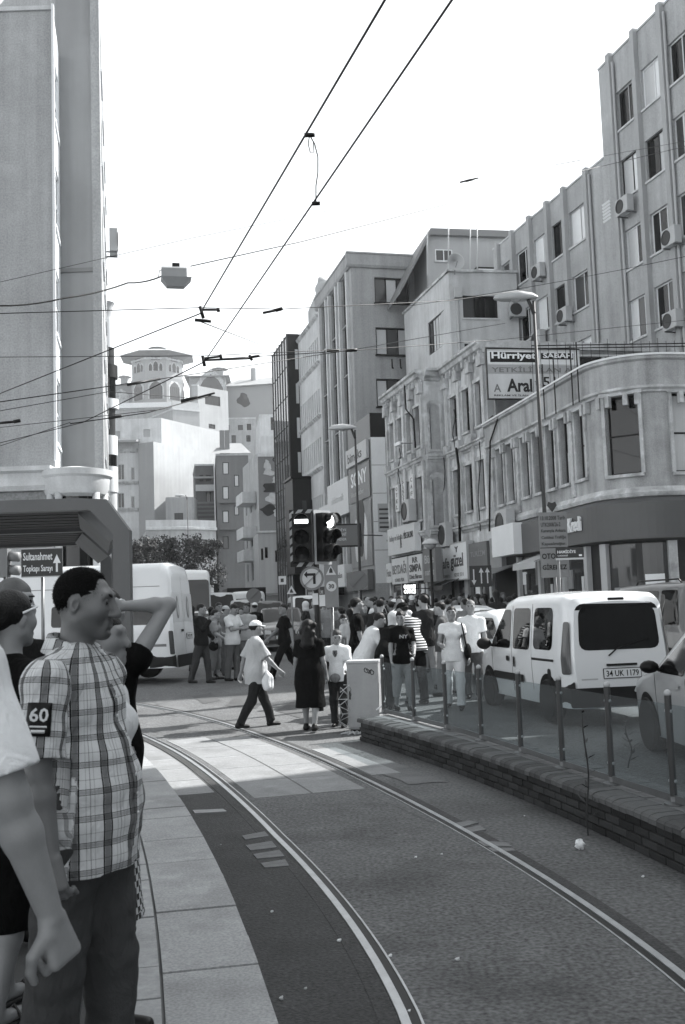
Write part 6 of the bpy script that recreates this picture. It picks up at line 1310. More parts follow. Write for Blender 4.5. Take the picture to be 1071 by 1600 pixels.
# ---------- white leisure van in the road (subject)
c = Car(3.99, .83, [(-2.0, 1.66), (-1.93, 1.74), (-1.7, 1.80), (-.6, 1.82), (.2, 1.80), (.5, 1.74), (1.18, 1.14), (1.3, 1.08), (1.75, .92), (1.93, .8), (2.0, .66)], .24, .98, .10, .14, rear_k=.09, front_k=-.10, crown=.03, taper=.06, endr=.3)
p = at(885, 945, 14.05); hd = R(10.5); fwd = np.array([-math.sin(hd), math.cos(hd)]); rgt = np.array([math.cos(hd), math.sin(hd)]); ctr = p[:2] + fwd * 2.0 + rgt * .78
T = thing('leisure_van', 'white boxy leisure van with rear wiper and black window surrounds behind the glass fence', 'van', (ctr[0], ctr[1], gz(*ctr)), math.atan2(fwd[1], fwd[0]))
c.body(T, carwhite)
for s_ in (1, -1):
    fd = c.side(rnd([(.22, 1.0), (.22, 1.60), (.52, 1.60), (1.08, 1.08), (1.05, 1.0)], .07), s_).build('front_door_window', carglass, T); c.side(rnd([(-.62, 1.0), (-.62, 1.62), (.10, 1.62), (.10, 1.0)], .09), s_).build('sliding_door_window', carglass, T); c.side(rnd([(-1.50, 1.02), (-1.50, 1.62), (-.78, 1.62), (-.78, 1.02)], .12), s_).build('rear_side_window', carglass, T)
    for a in ([(.15, .35), (.165, .35), (.165, 1.66), (.15, 1.66)], [(-.70, .42), (-.688, .42), (-.688, 1.68), (-.70, 1.68)], [(1.1, .4), (1.112, .4), (1.112, .98), (1.1, .98)]): c.side(a, s_, .003).build('door_seam', plast, T)
    c.side(rnd([(-.35, .50), (-.35, .62), (1.02, .62), (1.02, .50)], .03), s_, .02).build('rubbing_strip', plast, T); c.side([(-1.55, .86), (-1.55, .895), (-.72, .895), (-.72, .86)], s_, .008).build('sliding_rail', plast, T)
    c.side(rnd([(.24, .80), (.24, .88), (.38, .88), (.38, .80)], .03), s_, .02).build('door_handle', plast, T); c.side(rnd([(.0, .72), (.0, .88), (.07, .88), (.07, .72)], .03), s_, .02).build('door_handle', plast, T); c.side(rnd([(-1.42, .6), (-1.42, .76), (-1.3, .76), (-1.3, .6)], .06), s_, .006).build('fuel_flap', plast, T)
    c.side(rnd([(-1.97, .70), (-1.97, 1.42), (-1.86, 1.42), (-1.80, .9), (-1.80, .70)], .04), s_, .012).build('tail_lamp', tailm, T)
    c.side([(-1.99, .26), (-1.99, .60), (-1.52, .60), (-1.52, .26)], s_, .012).build('rear_bumper_side', plast, T)
    arch(c, T, -1.28, .37, s_); arch(c, T, 1.32, .37, s_); wheel(T, -1.28, s_ * .755, .31, .19, s_); wheel(T, 1.32, s_ * .755, .31, .19, s_)
    m_ = MB().lathe([(.02, -.06), (.09, -.05), (.11, .0), (.10, .06), (.02, .075)], 14, (0, 0, 0), 'x'); mm = m_.build('wing_mirror', plast, T, True); mm.location = (.98, s_ * 1.0, 1.06); mm.scale = (1, 1.1, .9); MB().tube([(.0, -.14 * s_, -.04), (0, 0, 0)], .03, 6).build('mirror_arm', plast, mm)
rw_ = rnd([(-.60, 1.02), (.60, 1.02), (.565, 1.62), (-.565, 1.62)], .14); c.rear(rnd([(-.66, .97), (.66, .97), (.62, 1.665), (-.62, 1.665)], .16), .004).build('rear_window_surround', black, T); c.rear(rw_, .009).build('rear_window', carglass, T)
c.rear(rnd([(-.12, 1.70), (.12, 1.70), (.12, 1.735), (-.12, 1.735)], .015), .02).build('high_brake_light', black, T)
c.rear(rnd([(-.46, .58), (.46, .58), (.43, .84), (-.43, .84)], .08), .004).build('plate_recess', mat('plate_recess', .5, .4, .03), T); MB().box(c.sh(-c.L / 2, .82) - .035, c.sh(-c.L / 2, .82) - .005, -.22, .22, .80, .83).build('tailgate_handle', plast, T)
plate(T, lambda u, v, d: (c.sh(-c.L / 2, v + .64) - .012 - d, -u, v + .64), '34 UK 1179', .54, .12)
c.rear(rnd([(-.80, .26), (.80, .26), (.80, .52), (-.80, .52)], .04), .05).build('rear_bumper', plast, T)
b = MB(); b.tube([(c.sh(-c.L / 2, .96) - .02, .18, .94), (c.sh(-c.L / 2, 1.05) - .03, .05, 1.04), (c.sh(-c.L / 2, 1.14) - .02, -.42, 1.16)], .011, 5); b.build('rear_wiper', black, T); c.rear([(.0, .88), (.0, .882), (.002, .882), (.002, .88)]).build('x', black, T) if False else None
c.rear(rnd([(.36, .62), (.36, .64), (.60, .64), (.60, .62)], .005), .006).build('model_badge', lightgrey, T)
c.top(rnd([(.56, -.62), (1.14, -.70), (1.14, .70), (.56, .62)], .1), .008).build('windscreen', carglass, T)
# ---------- generic saloon / hatch
def saloon(name, label, loc, heading, m, kind='saloon', L=4.2, W=.84, H=1.45, group='cars in the avenue', front=True, ptxt='34 HB 274', cat='car', roofrack=False):
    e = L / 2
    if kind == 'saloon': prof = [(-e, .72), (-e + .08, .88), (-e + .2, .95), (-e + .85, .98), (-e + 1.35, H - .08), (-.35, H), (.25, H - .03), (1.05, .96), (1.2, .92), (e - .3, .80), (e - .08, .70), (e, .56)]
    elif kind == 'wagon': prof = [(-e, .80), (-e + .04, 1.0), (-e + .42, H - .06), (-.6, H), (.25, H - .03), (1.0, .98), (1.15, .93), (e - .3, .80), (e - .08, .70), (e, .56)]
    else: prof = [(-e, .95), (-e + .04, H - .15), (-e + .15, H - .03), (-.6, H), (.6, H - .04), (1.25, 1.12), (1.4, 1.06), (e - .2, .92), (e - .05, .8), (e, .6)]
    c = Car(L, W, prof, .2, .9 if kind != 'mpv' else 1.05, .17, .10, front_k=-.1, rear_k=.08 if kind != 'mpv' else .1, taper=.1)
    T = thing(name, label, cat, (loc[0], loc[1], gz(loc[0], loc[1])), math.atan2(heading[1], heading[0]), group); c.body(T, m); bl_ = c.belt + .02; zt = H - .14
    for s_ in (1, -1):
        if kind == 'saloon': pr = [(-1.15, bl_), (-.72, zt), (-.03, zt), (-.03, bl_)]; pf = [(.05, bl_), (.05, zt), (.2, zt), (.92, bl_)]
        else: pr = [(-1.0, bl_), (-1.0, zt), (-.03, zt), (-.03, bl_)]; pf = [(.05, bl_), (.05, zt), (.25, zt), (.90 if kind == 'wagon' else 1.15, bl_)]; c.side(rnd([(-e + .4, bl_), (-e + .55, zt), (-1.1, zt), (-1.1, bl_)], .06), s_).build('rear_quarter_window', carglass, T)
        c.side(rnd(pr, .06), s_).build('rear_door_window', carglass, T); c.side(rnd(pf, .06), s_).build('front_door_window', carglass, T)
        xr, xf = -e + .78, e - .82; arch(c, T, xr, .36, s_); arch(c, T, xf, .36, s_); wheel(T, xr, s_ * (W - .085), .31, .2, s_); wheel(T, xf, s_ * (W - .085), .31, .2, s_)
        for x in (-.99, .01, .98): c.side([(x, .35), (x + .01, .35), (x + .01, .9), (x, .9)], s_, .003).build('door_seam', plast, T)
        for x in (-.85, .18): c.side(rnd([(x, .78), (x, .82), (x + .16, .82), (x + .16, .78)], .02), s_, .018).build('door_handle', m, T)
        mm = MB().lathe([(.02, -.06), (.08, -.04), (.09, .02), (.07, .08), (.02, .1)], 12, (0, 0, 0), 'x').build('wing_mirror', m if m != carsilver else black, T, True); mm.location = (.82, s_ * (W + .10), .98); mm.scale = (1, 1.15, .8); MB().tube([(0, -.14 * s_, -.06), (0, 0, 0)], .025, 6).build('mirror_arm', plast, mm)
        c.front(rnd([(s_ * .42, .58), (s_ * .42, .72), (s_ * (W - .16), .74), (s_ * (W - .10), .60)], .03), .012).build('headlight', lampm, T)
        c.rear(rnd([(s_ * .5, .66), (s_ * .5, .82), (s_ * (W - .10), .82), (s_ * (W - .10), .66)], .03), .012).build('tail_light', tailm, T)
    xa, xb = (.30, 1.0) if kind != 'mpv' else (.66, 1.22); wa, wb = W * .70, W * .78
    c.top(rnd([(xa, -wa), (xb, -wb), (xb, wb), (xa, wa)], .08), .008).build('windscreen', carglass, T)
    if kind == 'saloon': c.top(rnd([(-e + .88, -wb), (-e + 1.30, -wa), (-e + 1.30, wa), (-e + .88, wb)], .08), .008).build('rear_window', carglass, T)
    elif kind == 'wagon': c.top(rnd([(-e + .1, -wb * .95), (-e + .38, -wa), (-e + .38, wa), (-e + .1, wb * .95)], .05), .012).build('rear_window', carglass, T)
    else: c.rear(rnd([(-.6, 1.1), (.6, 1.1), (.56, H - .2), (-.56, H - .2)], .1), .008).build('rear_window', carglass, T)
    c.front(rnd([(-.38, .54), (.38, .54), (.40, .68), (-.40, .68)], .03), .012).build('grille', black, T); c.front(rnd([(-.6, .26), (.6, .26), (.6, .38), (-.6, .38)], .04), .014).build('lower_intake', black, T)
    if m == cardark: c.front(rnd([(-.06, .57), (0, .65), (.06, .57)], .01), .02).build('emblem', lampm, T)
    plate(T, lambda u, v, d: (c.sh(e, v + .42) + .02 + d, u, v + .42), ptxt); plate(T, lambda u, v, d: (c.sh(-e, v + .52) - .02 - d, -u, v + .52), ptxt)
    if roofrack:
        for s_ in (1, -1): b = MB(); b.tube([(-1.5, s_ * .55, H - .03), (-1.4, s_ * .56, H + .06), (.1, s_ * .56, H + .06), (.2, s_ * .55, H - .02)], .018, 6); b.build('roof_rail', black, T, True)
    return T
def pos(px, py, Y): q = at(px, py, Y); return q[:2]
saloon('silver_saloon', 'silver saloon with black wing mirror waiting behind the white leisure van', (4.25, 10.5), (-.02, 1), carsilver, 'saloon', 4.3, .84, 1.46, 'cars in the avenue')
saloon('parked_wagon', 'grey estate car with roof rails beside the white leisure van', (6.45, 20.6), (-.22, .97), cargrey, 'mpv', 4.4, .87, 1.86, 'cars in the avenue', roofrack=True)
saloon('white_saloon', 'white saloon just ahead of the leisure van with a bright windscreen', pos(800, 1000, 20.5), (-.30, .95), carwhite, 'saloon', 4.2, .84, 1.45, 'cars in the avenue')
saloon('white_saloon', 'white saloon standing behind the woman in white', pos(715, 1000, 24.5), (-.30, .95), carwhite, 'saloon', 4.2, .84, 1.45, 'cars in the avenue')
saloon('dark_saloon', 'dark oncoming saloon with bright emblem and white number plate', pos(440, 990, 38), (.10, -1), cardark, 'saloon', 4.1, .86, 1.5, 'cars in the avenue', ptxt='34 TG 418')
saloon('white_minivan', 'white oncoming minivan behind the traffic light pole', pos(482, 980, 45), (.14, -1), carwhite, 'mpv', 4.4, .86, 1.95, 'cars in the avenue', cat='van')
saloon('pale_jeep', 'pale upright off-roader queuing before the dark box truck', pos(385, 975, 50), (.12, -1), carsilver, 'mpv', 4.2, .86, 1.85, 'cars in the avenue')
saloon('dark_hatchback', 'dark hatchback half hidden behind the dark oncoming saloon', pos(418, 980, 47), (.12, -1), cargrey, 'mpv', 4.0, .85, 1.75, 'cars in the avenue')
saloon('pale_taxi', 'pale saloon in front of the bus behind the waiting group', pos(322, 985, 36), (.15, -1), carsilver, 'saloon', 4.3, .86, 1.48, 'cars in the avenue')
saloon('white_delivery_van', 'small white delivery van beside the dark box truck', pos(344, 975, 56), (.2, -1), carwhite, 'mpv', 4.6, .95, 2.3, 'cars in the avenue', cat='van')
# ---------- high roof white van on the left
c = Car(5.6, .99, [(-2.8, 2.45), (-2.74, 2.62), (-2.5, 2.70), (1.0, 2.70), (1.45, 2.55), (2.1, 1.5), (2.3, 1.32), (2.6, 1.15), (2.75, .95), (2.8, .7)], .32, 1.25, .14, .22, rear_k=.07, front_k=-.08, taper=.05, endr=.3)
cr = at(272, 958, 23.2); hd = np.array([-.993, .12]); lf_ = np.array([-hd[1], hd[0]]); ctr = cr[:2] + hd * 2.78 - lf_ * .95
T = thing('high_roof_van', 'white high roof van with dark rear bumper corner beyond the shelter', 'van', (ctr[0], ctr[1], gz(*ctr) + .02), math.atan2(hd[1], hd[0])); c.body(T, carwhite)
for s_ in (1, -1):
    c.side(rnd([(-2.35, 1.30), (-2.35, 1.78), (-1.35, 1.78), (-1.35, 1.30)], .08), s_).build('side_window', carglass, T); c.side(rnd([(-1.15, 1.30), (-1.15, 1.78), (.1, 1.78), (.1, 1.30)], .08), s_).build('side_window', carglass, T); c.side(rnd([(.7, 1.30), (.7, 1.95), (1.3, 1.95), (1.75, 1.32)], .08), s_).build('front_door_window', carglass, T)
    c.side([(-2.62, .80), (-2.62, .86), (2.0, .86), (2.0, .80)], s_, .012).build('rubbing_strip', midgrey, T); c.side([(-2.5, 2.16), (-2.5, 2.175), (.8, 2.175), (.8, 2.16)], s_, .006).build('roof_gutter', midgrey, T)
    c.side(rnd([(-2.79, .62), (-2.79, 1.15), (-2.69, 1.15), (-2.69, .62)], .03), s_, .02).build('tail_lamp', tailm, T); c.side([(-2.8, .33), (-2.8, .60), (-2.2, .60), (-2.2, .33)], s_, .02).build('bumper_corner', plast, T); c.side(rnd([(-2.05, .62), (-2.05, .66), (-1.9, .66), (-1.9, .62)], .01), s_, .01).build('side_marker', midgrey, T)
    arch(c, T, -1.6, .42, s_); arch(c, T, 1.75, .42, s_); wheel(T, -1.6, s_ * .9, .35, .22, s_); wheel(T, 1.75, s_ * .9, .35, .22, s_)
    c.rear(rnd([(s_ * .12, 1.35), (s_ * .12, 2.0), (s_ * .82, 2.0), (s_ * .82, 1.35)], .08), .006).build('rear_window', mat('rear_panel', .55, .3, .05), T)
    q = MB(); y0 = s_ * .42; q.prism([(.10 * math.sin(t) * (1 - .3 * math.cos(t)) + y0, 1.68 + .26 * math.cos(t)) for t in np.linspace(0, 6.283, 18)[:-1]], lambda a, z, h: (c.sh(-2.8, z) - .008 - h, a, z), 0, .004); k = q.build('drop_emblem', mat('emblem_grey', .18, .4), T); q = MB(); q.prism([(.055 * math.sin(t) + y0, 1.66 + .17 * math.cos(t)) for t in np.linspace(0, 6.283, 16)[:-1]], lambda a, z, h: (c.sh(-2.8, z) - .0125 - h, a, z), 0, .004); q.build('emblem_core', lightgrey, k)
c.rear([(-.006, .6), (-.006, 2.4), (.006, 2.4), (.006, .6)], .008).build('door_seam', plast, T); c.rear(rnd([(-.92, .33), (.92, .33), (.92, .6), (-.92, .6)], .04), .06).build('rear_bumper', plast, T); plate(T, lambda u, v, d: (c.sh(-2.8, v + .95) - .012 - d, -u - .4, v + .95), '34 FE 092'); c.rear(rnd([(.08, 1.12), (.08, 1.17), (.3, 1.17), (.3, 1.12)], .02), .02).build('door_handle', plast, T)
# ---------- bus
def boxvehicle(name, label, loc, heading, L, W, H, m, cat, kind):
    c = Car(L, W, [(-L / 2, H - .15), (-L / 2 + .1, H), (L / 2 - .35, H), (L / 2 - .1, H - .12), (L / 2, H - .35)], .35, 1.3, .04, .2, front_k=-.05, taper=.02, endr=.25); T = thing(name, label, cat, (loc[0], loc[1], gz(loc[0], loc[1])), math.atan2(heading[1], heading[0])); c.body(T, m)
    if kind == 'bus':
        c.front(rnd([(-W + .10, 1.15), (W - .10, 1.15), (W - .12, H - .42), (-W + .12, H - .42)], .15), .01).build('windscreen', carglass, T); c.front(rnd([(-.5, .95), (.5, .95), (.5, 1.08), (-.5, 1.08)], .03), .012).build('grille', plast, T); c.front([(-.012, 1.15), (.012, 1.15), (.012, H - .42), (-.012, H - .42)], .016).build('screen_divider', black, T)
        for s_ in (1, -1):
            c.front(rnd([(s_ * .7, .62), (s_ * .7, .85), (s_ * (W - .1), .85), (s_ * (W - .1), .62)], .05), .012).build('headlight', lampm, T)
            for i in range(6): x = L / 2 - 1.2 - i * 1.4; c.side(rnd([(x - 1.3, 1.35), (x - 1.3, H - .5), (x, H - .5), (x, 1.35)], .06), s_).build('side_window', carglass, T)
            wheel(T, L / 2 - 2.2, s_ * (W - .1), .46, .26, s_); wheel(T, -L / 2 + 2.4, s_ * (W - .1), .46, .26, s_); mm = MB().box(-.06, .06, -.09, .09, -.2, .2).build('wing_mirror', plast, T, bevel=.03); mm.location = (L / 2 + .2, s_ * (W + .16), H - .8)
        c.front(rnd([(-W + .05, .36), (W - .05, .36), (W - .05, .55), (-W + .05, .55)], .05), .04).build('bumper', midgrey, T)
    else:
        c.front(rnd([(-W + .15, 1.2), (W - .15, 1.2), (W - .2, 1.9), (-W + .2, 1.9)], .1), .01).build('windscreen', carglass, T); c.front(rnd([(-W + .1, .4), (W - .1, .4), (W - .1, .7), (-W + .1, .7)], .05), .04).build('bumper', lightgrey, T); MB().box(-L / 2, L / 2 - 1.2, -W - .12, W + .12, .9, H + .25).build('cargo_box', black, T, bevel=.03)
        for s_ in (1, -1): wheel(T, L / 2 - 1.2, s_ * (W - .1), .42, .26, s_); wheel(T, -L / 2 + 1.2, s_ * (W - .1), .42, .26, s_); c.front(rnd([(s_ * .5, .75), (s_ * .5, .95), (s_ * .8, .95), (s_ * .8, .75)], .05), .012).build('headlight', lampm, T)
    return T
q = at(286, 950, 44); boxvehicle('city_bus', 'white bus with big dark windscreen coming down the avenue', (q[0] - 1.0, q[1] + 5), (.2, -.98), 10.5, 1.22, 3.15, carwhite, 'bus', 'bus')
q = at(374, 950, 58); boxvehicle('box_truck', 'truck with a black cargo box in the queue of cars', (q[0], q[1] + 3), (.18, -.98), 6, 1.0, 2.3, carwhite, 'truck', 'truck')
# ================================================================== PEOPLE
def vec(*a): return np.array(a, np.float32)
def rotm(yaw=0, pitch=0, roll=0):
    cy, sy, cp, sp, cr_, sr = math.cos(yaw), math.sin(yaw), math.cos(pitch), math.sin(pitch), math.cos(roll), math.sin(roll)
    return np.array([[cy, -sy, 0], [sy, cy, 0], [0, 0, 1]]) @ np.array([[1, 0, 0], [0, cp, -sp], [0, sp, cp]]) @ np.array([[cr_, 0, sr], [0, 1, 0], [-sr, 0, cr_]])
class SDF:
    """soft union of tapered capsules and ellipsoids on a grid, meshed by surface nets"""
    def __init__(s, lo, hi, h):
        s.lo = np.array(lo, np.float32); s.h = h; s.n = np.maximum(2, np.ceil((np.array(hi) - s.lo) / h).astype(int) + 1); s.F = np.full(s.n, 9.0, np.float32)
    def _sub(s, lo, hi):
        a = np.clip(np.floor((np.array(lo) - s.lo) / s.h).astype(int), 0, s.n); b = np.clip(np.ceil((np.array(hi) - s.lo) / s.h).astype(int) + 1, 0, s.n)
        if np.any(b - a < 1): return None
        ax = [s.lo[i] + s.h * np.arange(a[i], b[i], dtype=np.float32) for i in range(3)]
        return (slice(a[0], b[0]), slice(a[1], b[1]), slice(a[2], b[2])), ax[0][:, None, None], ax[1][None, :, None], ax[2][None, None, :]
    def _put(s, sl, d, k, op):
        A = s.F[sl]
        if op == 'sub': d = -d
        if k > 0:
            hh = np.maximum(k - np.abs(A - d), 0) / k; e = hh * hh * k * .25
        else: e = 0
        s.F[sl] = (np.minimum(A, d) - e) if op == 'add' else (np.maximum(A, d) + e)
    def cone(s, a, b, ra, rb, k=.02, flat=None, op='add'):
        """flat=(axis vector, factor): squash the section along that axis"""
        a, b = np.array(a, np.float32), np.array(b, np.float32); pad = max(ra, rb) * (max(1, 1 / flat[1]) if flat else 1) + k + .03
        q = s._sub(np.minimum(a, b) - pad, np.maximum(a, b) + pad)
        if q is None: return
        sl, X, Y, Z = q; x, y, z = X - a[0], Y - a[1], Z - a[2]; ba = b - a
        if flat:
            ax = np.array(flat[0], np.float32); ax /= np.linalg.norm(ax); g = 1 / flat[1] - 1; pr = x * ax[0] + y * ax[1] + z * ax[2]; x, y, z = x + ax[0] * pr * g, y + ax[1] * pr * g, z + ax[2] * pr * g; ba = ba + ax * float(ba @ ax) * g
        t = np.clip((x * ba[0] + y * ba[1] + z * ba[2]) / max(float(ba @ ba), 1e-9), 0, 1)
        d = np.sqrt((x - ba[0] * t) ** 2 + (y - ba[1] * t) ** 2 + (z - ba[2] * t) ** 2) - (ra + (rb - ra) * t)
        if flat and flat[1] < 1: d = d * (.5 + .5 * flat[1])
        s._put(sl, d, k, op)
    def ell(s, c, r, k=.02, M=None, op='add'):
        c = np.array(c, np.float32); r = np.array(r, np.float32); pad = max(r) + k + .03; q = s._sub(c - pad, c + pad)
        if q is None: return
        sl, X, Y, Z = q; x, y, z = X - c[0], Y - c[1], Z - c[2]
        if M is not None: x, y, z = [x * float(M[0, i]) + y * float(M[1, i]) + z * float(M[2, i]) for i in range(3)]
        k0 = np.sqrt((x / r[0]) ** 2 + (y / r[1]) ** 2 + (z / r[2]) ** 2); k1 = np.sqrt((x / r[0] ** 2) ** 2 + (y / r[1] ** 2) ** 2 + (z / r[2] ** 2) ** 2) + 1e-6
        s._put(sl, k0 * (k0 - 1) / k1, k, op)
    def axes(s): return [s.lo[i] + s.h * np.arange(s.n[i], dtype=np.float32) for i in range(3)]
    def cut(s, n, c, k=0.0):
        x, y, z = s.axes(); d = n[0] * x[:, None, None] + n[1] * y[None, :, None] + n[2] * z[None, None, :] - c
        s.F = np.maximum(s.F, d.astype(np.float32))
    def wrinkle(s, amp, f=14., seed=0, vert=.5):
        x, y, z = s.axes(); x, y, z = x[:, None, None], y[None, :, None], z[None, None, :]; o = seed * 1.7
        s.F = s.F + amp * (np.sin(f * (z * vert * 2 + .6 * x) + 2.2 * np.sin(f * .45 * y + o) + o) * .6 + np.sin(f * 1.7 * (x - .5 * z * vert) + 1.9 * np.sin(f * .6 * z * vert + o * 2) + f * .8 * y) * .5)
    def mesh(s):
        F = s.F; F[0], F[-1], F[:, 0], F[:, -1], F[:, :, 0], F[:, :, -1] = 1, 1, 1, 1, 1, 1
        S = F < 0; c = np.zeros(np.array(F.shape) - 1, np.int8)
        for i in (0, 1):
            for j in (0, 1):
                for k in (0, 1): c += S[i:S.shape[0] - 1 + i, j:S.shape[1] - 1 + j, k:S.shape[2] - 1 + k]
        act = (c > 0) & (c < 8); ci = np.argwhere(act); idx = np.full(c.shape, -1, np.int32); idx[act] = np.arange(len(ci)); acc = np.zeros((len(ci), 3)); cnt = np.zeros(len(ci))
        cor = [(i, j, k) for i in (0, 1) for j in (0, 1) for k in (0, 1)]
        for a in cor:
            for ax in range(3):
                if a[ax] == 0:
                    b = list(a); b[ax] = 1; fa = F[ci[:, 0] + a[0], ci[:, 1] + a[1], ci[:, 2] + a[2]]; fb = F[ci[:, 0] + b[0], ci[:, 1] + b[1], ci[:, 2] + b[2]]; m = (fa < 0) != (fb < 0); t = np.zeros(len(ci)); t[m] = fa[m] / (fa[m] - fb[m])
                    p = np.array(a, float)[None] + t[:, None] * np.eye(3)[ax][None]; acc[m] += p[m]; cnt[m] += 1
        V = s.lo + s.h * (ci + acc / cnt[:, None]); Q = []
        for ax in range(3):
            o = [q for q in range(3) if q != ax]; S0 = np.moveaxis(S, (ax, o[0], o[1]), (0, 1, 2)); I = np.moveaxis(idx, (ax, o[0], o[1]), (0, 1, 2))
            ch = S0[:-1, 1:-1, 1:-1] != S0[1:, 1:-1, 1:-1]; e = np.argwhere(ch); i, j, k = e[:, 0], e[:, 1] + 1, e[:, 2] + 1
            q = np.stack([I[i, j - 1, k - 1], I[i, j, k - 1], I[i, j, k], I[i, j - 1, k]], 1); fl = S0[i, j, k]
            if ax == 1: fl = ~fl
            q[~fl] = q[~fl][:, ::-1]; Q.append(q)
        return V, np.concatenate(Q)
def mesh_obj(name, V, Q, m, parent, smooth=True):
    me = bpy.data.meshes.new(name); me.vertices.add(len(V)); me.vertices.foreach_set('co', np.asarray(V, np.float32).ravel()); me.loops.add(len(Q) * 4); me.loops.foreach_set('vertex_index', np.asarray(Q, np.int32).ravel()); me.polygons.add(len(Q)); me.polygons.foreach_set('loop_start', np.arange(0, len(Q) * 4, 4, dtype=np.int32)); me.polygons.foreach_set('loop_total', np.full(len(Q), 4, np.int32)); me.polygons.foreach_set('use_smooth', np.ones(len(Q), bool)); me.update(calc_edges=True); me.validate()
    if m: me.materials.append(m)
    o = bpy.data.objects.new(name, me); return link(o, parent)
def crease(m, strength=.75, scale=9.0, dist=.03):
    """cloth creases: a distorted, stretched noise bump on top of the weave"""
    n = m.node_tree; b = n.nodes['Principled BSDF']; tc = n.nodes.new('ShaderNodeTexCoord'); mp = n.nodes.new('ShaderNodeMapping'); mp.inputs['Scale'].default_value = (1.0, 1.0, .55); mp.inputs['Rotation'].default_value = (.5, .3, 0)
    t = n.nodes.new('ShaderNodeTexNoise'); t.inputs['Scale'].default_value = scale; t.inputs['Detail'].default_value = 3; t.inputs['Distortion'].default_value = 1.6; k = n.nodes.new('ShaderNodeBump'); k.inputs['Strength'].default_value = strength; k.inputs['Distance'].default_value = dist
    n.links.new(tc.outputs['Object'], mp.inputs[0]); n.links.new(mp.outputs[0], t.inputs[0]); n.links.new(t.outputs['Fac'], k.inputs['Height'])
    if b.inputs['Normal'].links: n.links.new(b.inputs['Normal'].links[0].from_socket, k.inputs['Normal'])
    n.links.new(k.outputs[0], b.inputs['Normal']); return m
def fabric(v):
    k = 'fabric_%.3f' % v
    return MAT[k] if k in MAT else crease(mat(k, v, .9, .14, 6, .25, 220, spec=.2))
skinm = mat('skin', .22, .55, .08, 8, .08, 150); skind = mat('skin_dark', .17, .55, .08, 8, .08, 150); skinl = mat('skin_light', .30, .55, .08, 8, .08, 150)  # mid, darker and paler even skin tones
hairm = mat('hair_dark', .012, .45, .3, 30, .6, 140); hairg = mat('hair_grey', .12, .6, .3, 30, .5, 140); eyem = mat('eye_dark', .01, .15, 0); shoem = mat('shoe_black', .02, .4, .1, 6)
class Skel:
    def __init__(s, h=1.75, lean=0, arms=((5, 8, 12, 0), (5, 8, 12, 0)), legs=((4, 4), (-4, 4)), head=(0, 0), fat=1.0, female=False, side=0, joints=None):
        """angles in degrees; arms: (pitch forward, abduction, elbow flexion, forearm turn-in); order (left, right); facing +Y, right = +X"""
        k = h / 1.75; s.k = k; s.hk = k; s.fat = fat; s.f = female; L = R(lean); sd = R(side); u = np.array([math.sin(sd), math.sin(L), math.cos(L) * math.cos(sd)]); s.u = u / np.linalg.norm(u); u = s.u
        P = np.array([0, 0, .93]); sw = .165 if female else .185; s.P = P; s.W = P + u * .14; s.C = P + u * .36; s.N = P + u * .525; s.sh = [P + u * .462 + np.array([sx * sw, 0, 0]) for sx in (-1, 1)]
        s.el, s.wr, s.hd, s.hn = [], [], [], []
        for i, sx in enumerate((-1, 1)):
            ph, ab, fl, ti = [R(q) for q in arms[i]]
            d = np.array([sx * math.sin(ab), math.sin(ph) * math.cos(ab), -math.cos(ph) * math.cos(ab)]); e = s.sh[i] + d * .285; a2 = ab - ti; p2 = ph + fl
            d2 = np.array([sx * math.sin(a2), math.sin(p2) * math.cos(a2), -math.cos(p2) * math.cos(a2)]); s.el.append(e); s.wr.append(e + d2 * .25); s.hd.append(d2); s.hn.append(np.array([-sx, .2, .0]))
        s.hip = [P + np.array([sx * (.095 if female else .088), 0, -.03]) for sx in (-1, 1)]; s.kn, s.an = [], []
        for i, sx in enumerate((-1, 1)):
            th, kn = R(legs[i][0]), R(legs[i][1]); q = s.hip[i] + .42 * np.array([sx * .03, math.sin(th), -math.cos(th)]); s.kn.append(q); s.an.append(q + .41 * np.array([0, math.sin(th - kn), -math.cos(th - kn)]))
        dz = .08 - min(a[2] for a in s.an)
        if joints: 
            for nm, i, q in joints: getattr(s, nm)[i] = np.array(q, float) - (0, 0, dz)
            for i in (0, 1): d_ = s.wr[i] - s.el[i]; s.hd[i] = d_ / np.linalg.norm(d_)
        for lst in (s.sh, s.el, s.wr, s.hip, s.kn, s.an):
            for q in lst: q[2] += dz
        for q in (s.P, s.W, s.C, s.N): q[2] += dz
        s.hm = rotm(R(head[0]), R(head[1])); s.H = s.N + s.u * .06 + s.hm @ np.array([0, .03, .115])
        for nm in ('P', 'W', 'C', 'N', 'H'): setattr(s, nm, getattr(s, nm) * k)
        for nm in ('sh', 'el', 'wr', 'hip', 'kn', 'an'): setattr(s, nm, [q * k for q in getattr(s, nm)])
    def bounds(s, extra=.25): A = np.array([s.P, s.C, s.N, s.H] + s.sh + s.el + s.wr + s.hip + s.kn + s.an); return A.min(0) - extra * s.k, A.max(0) + extra * s.k
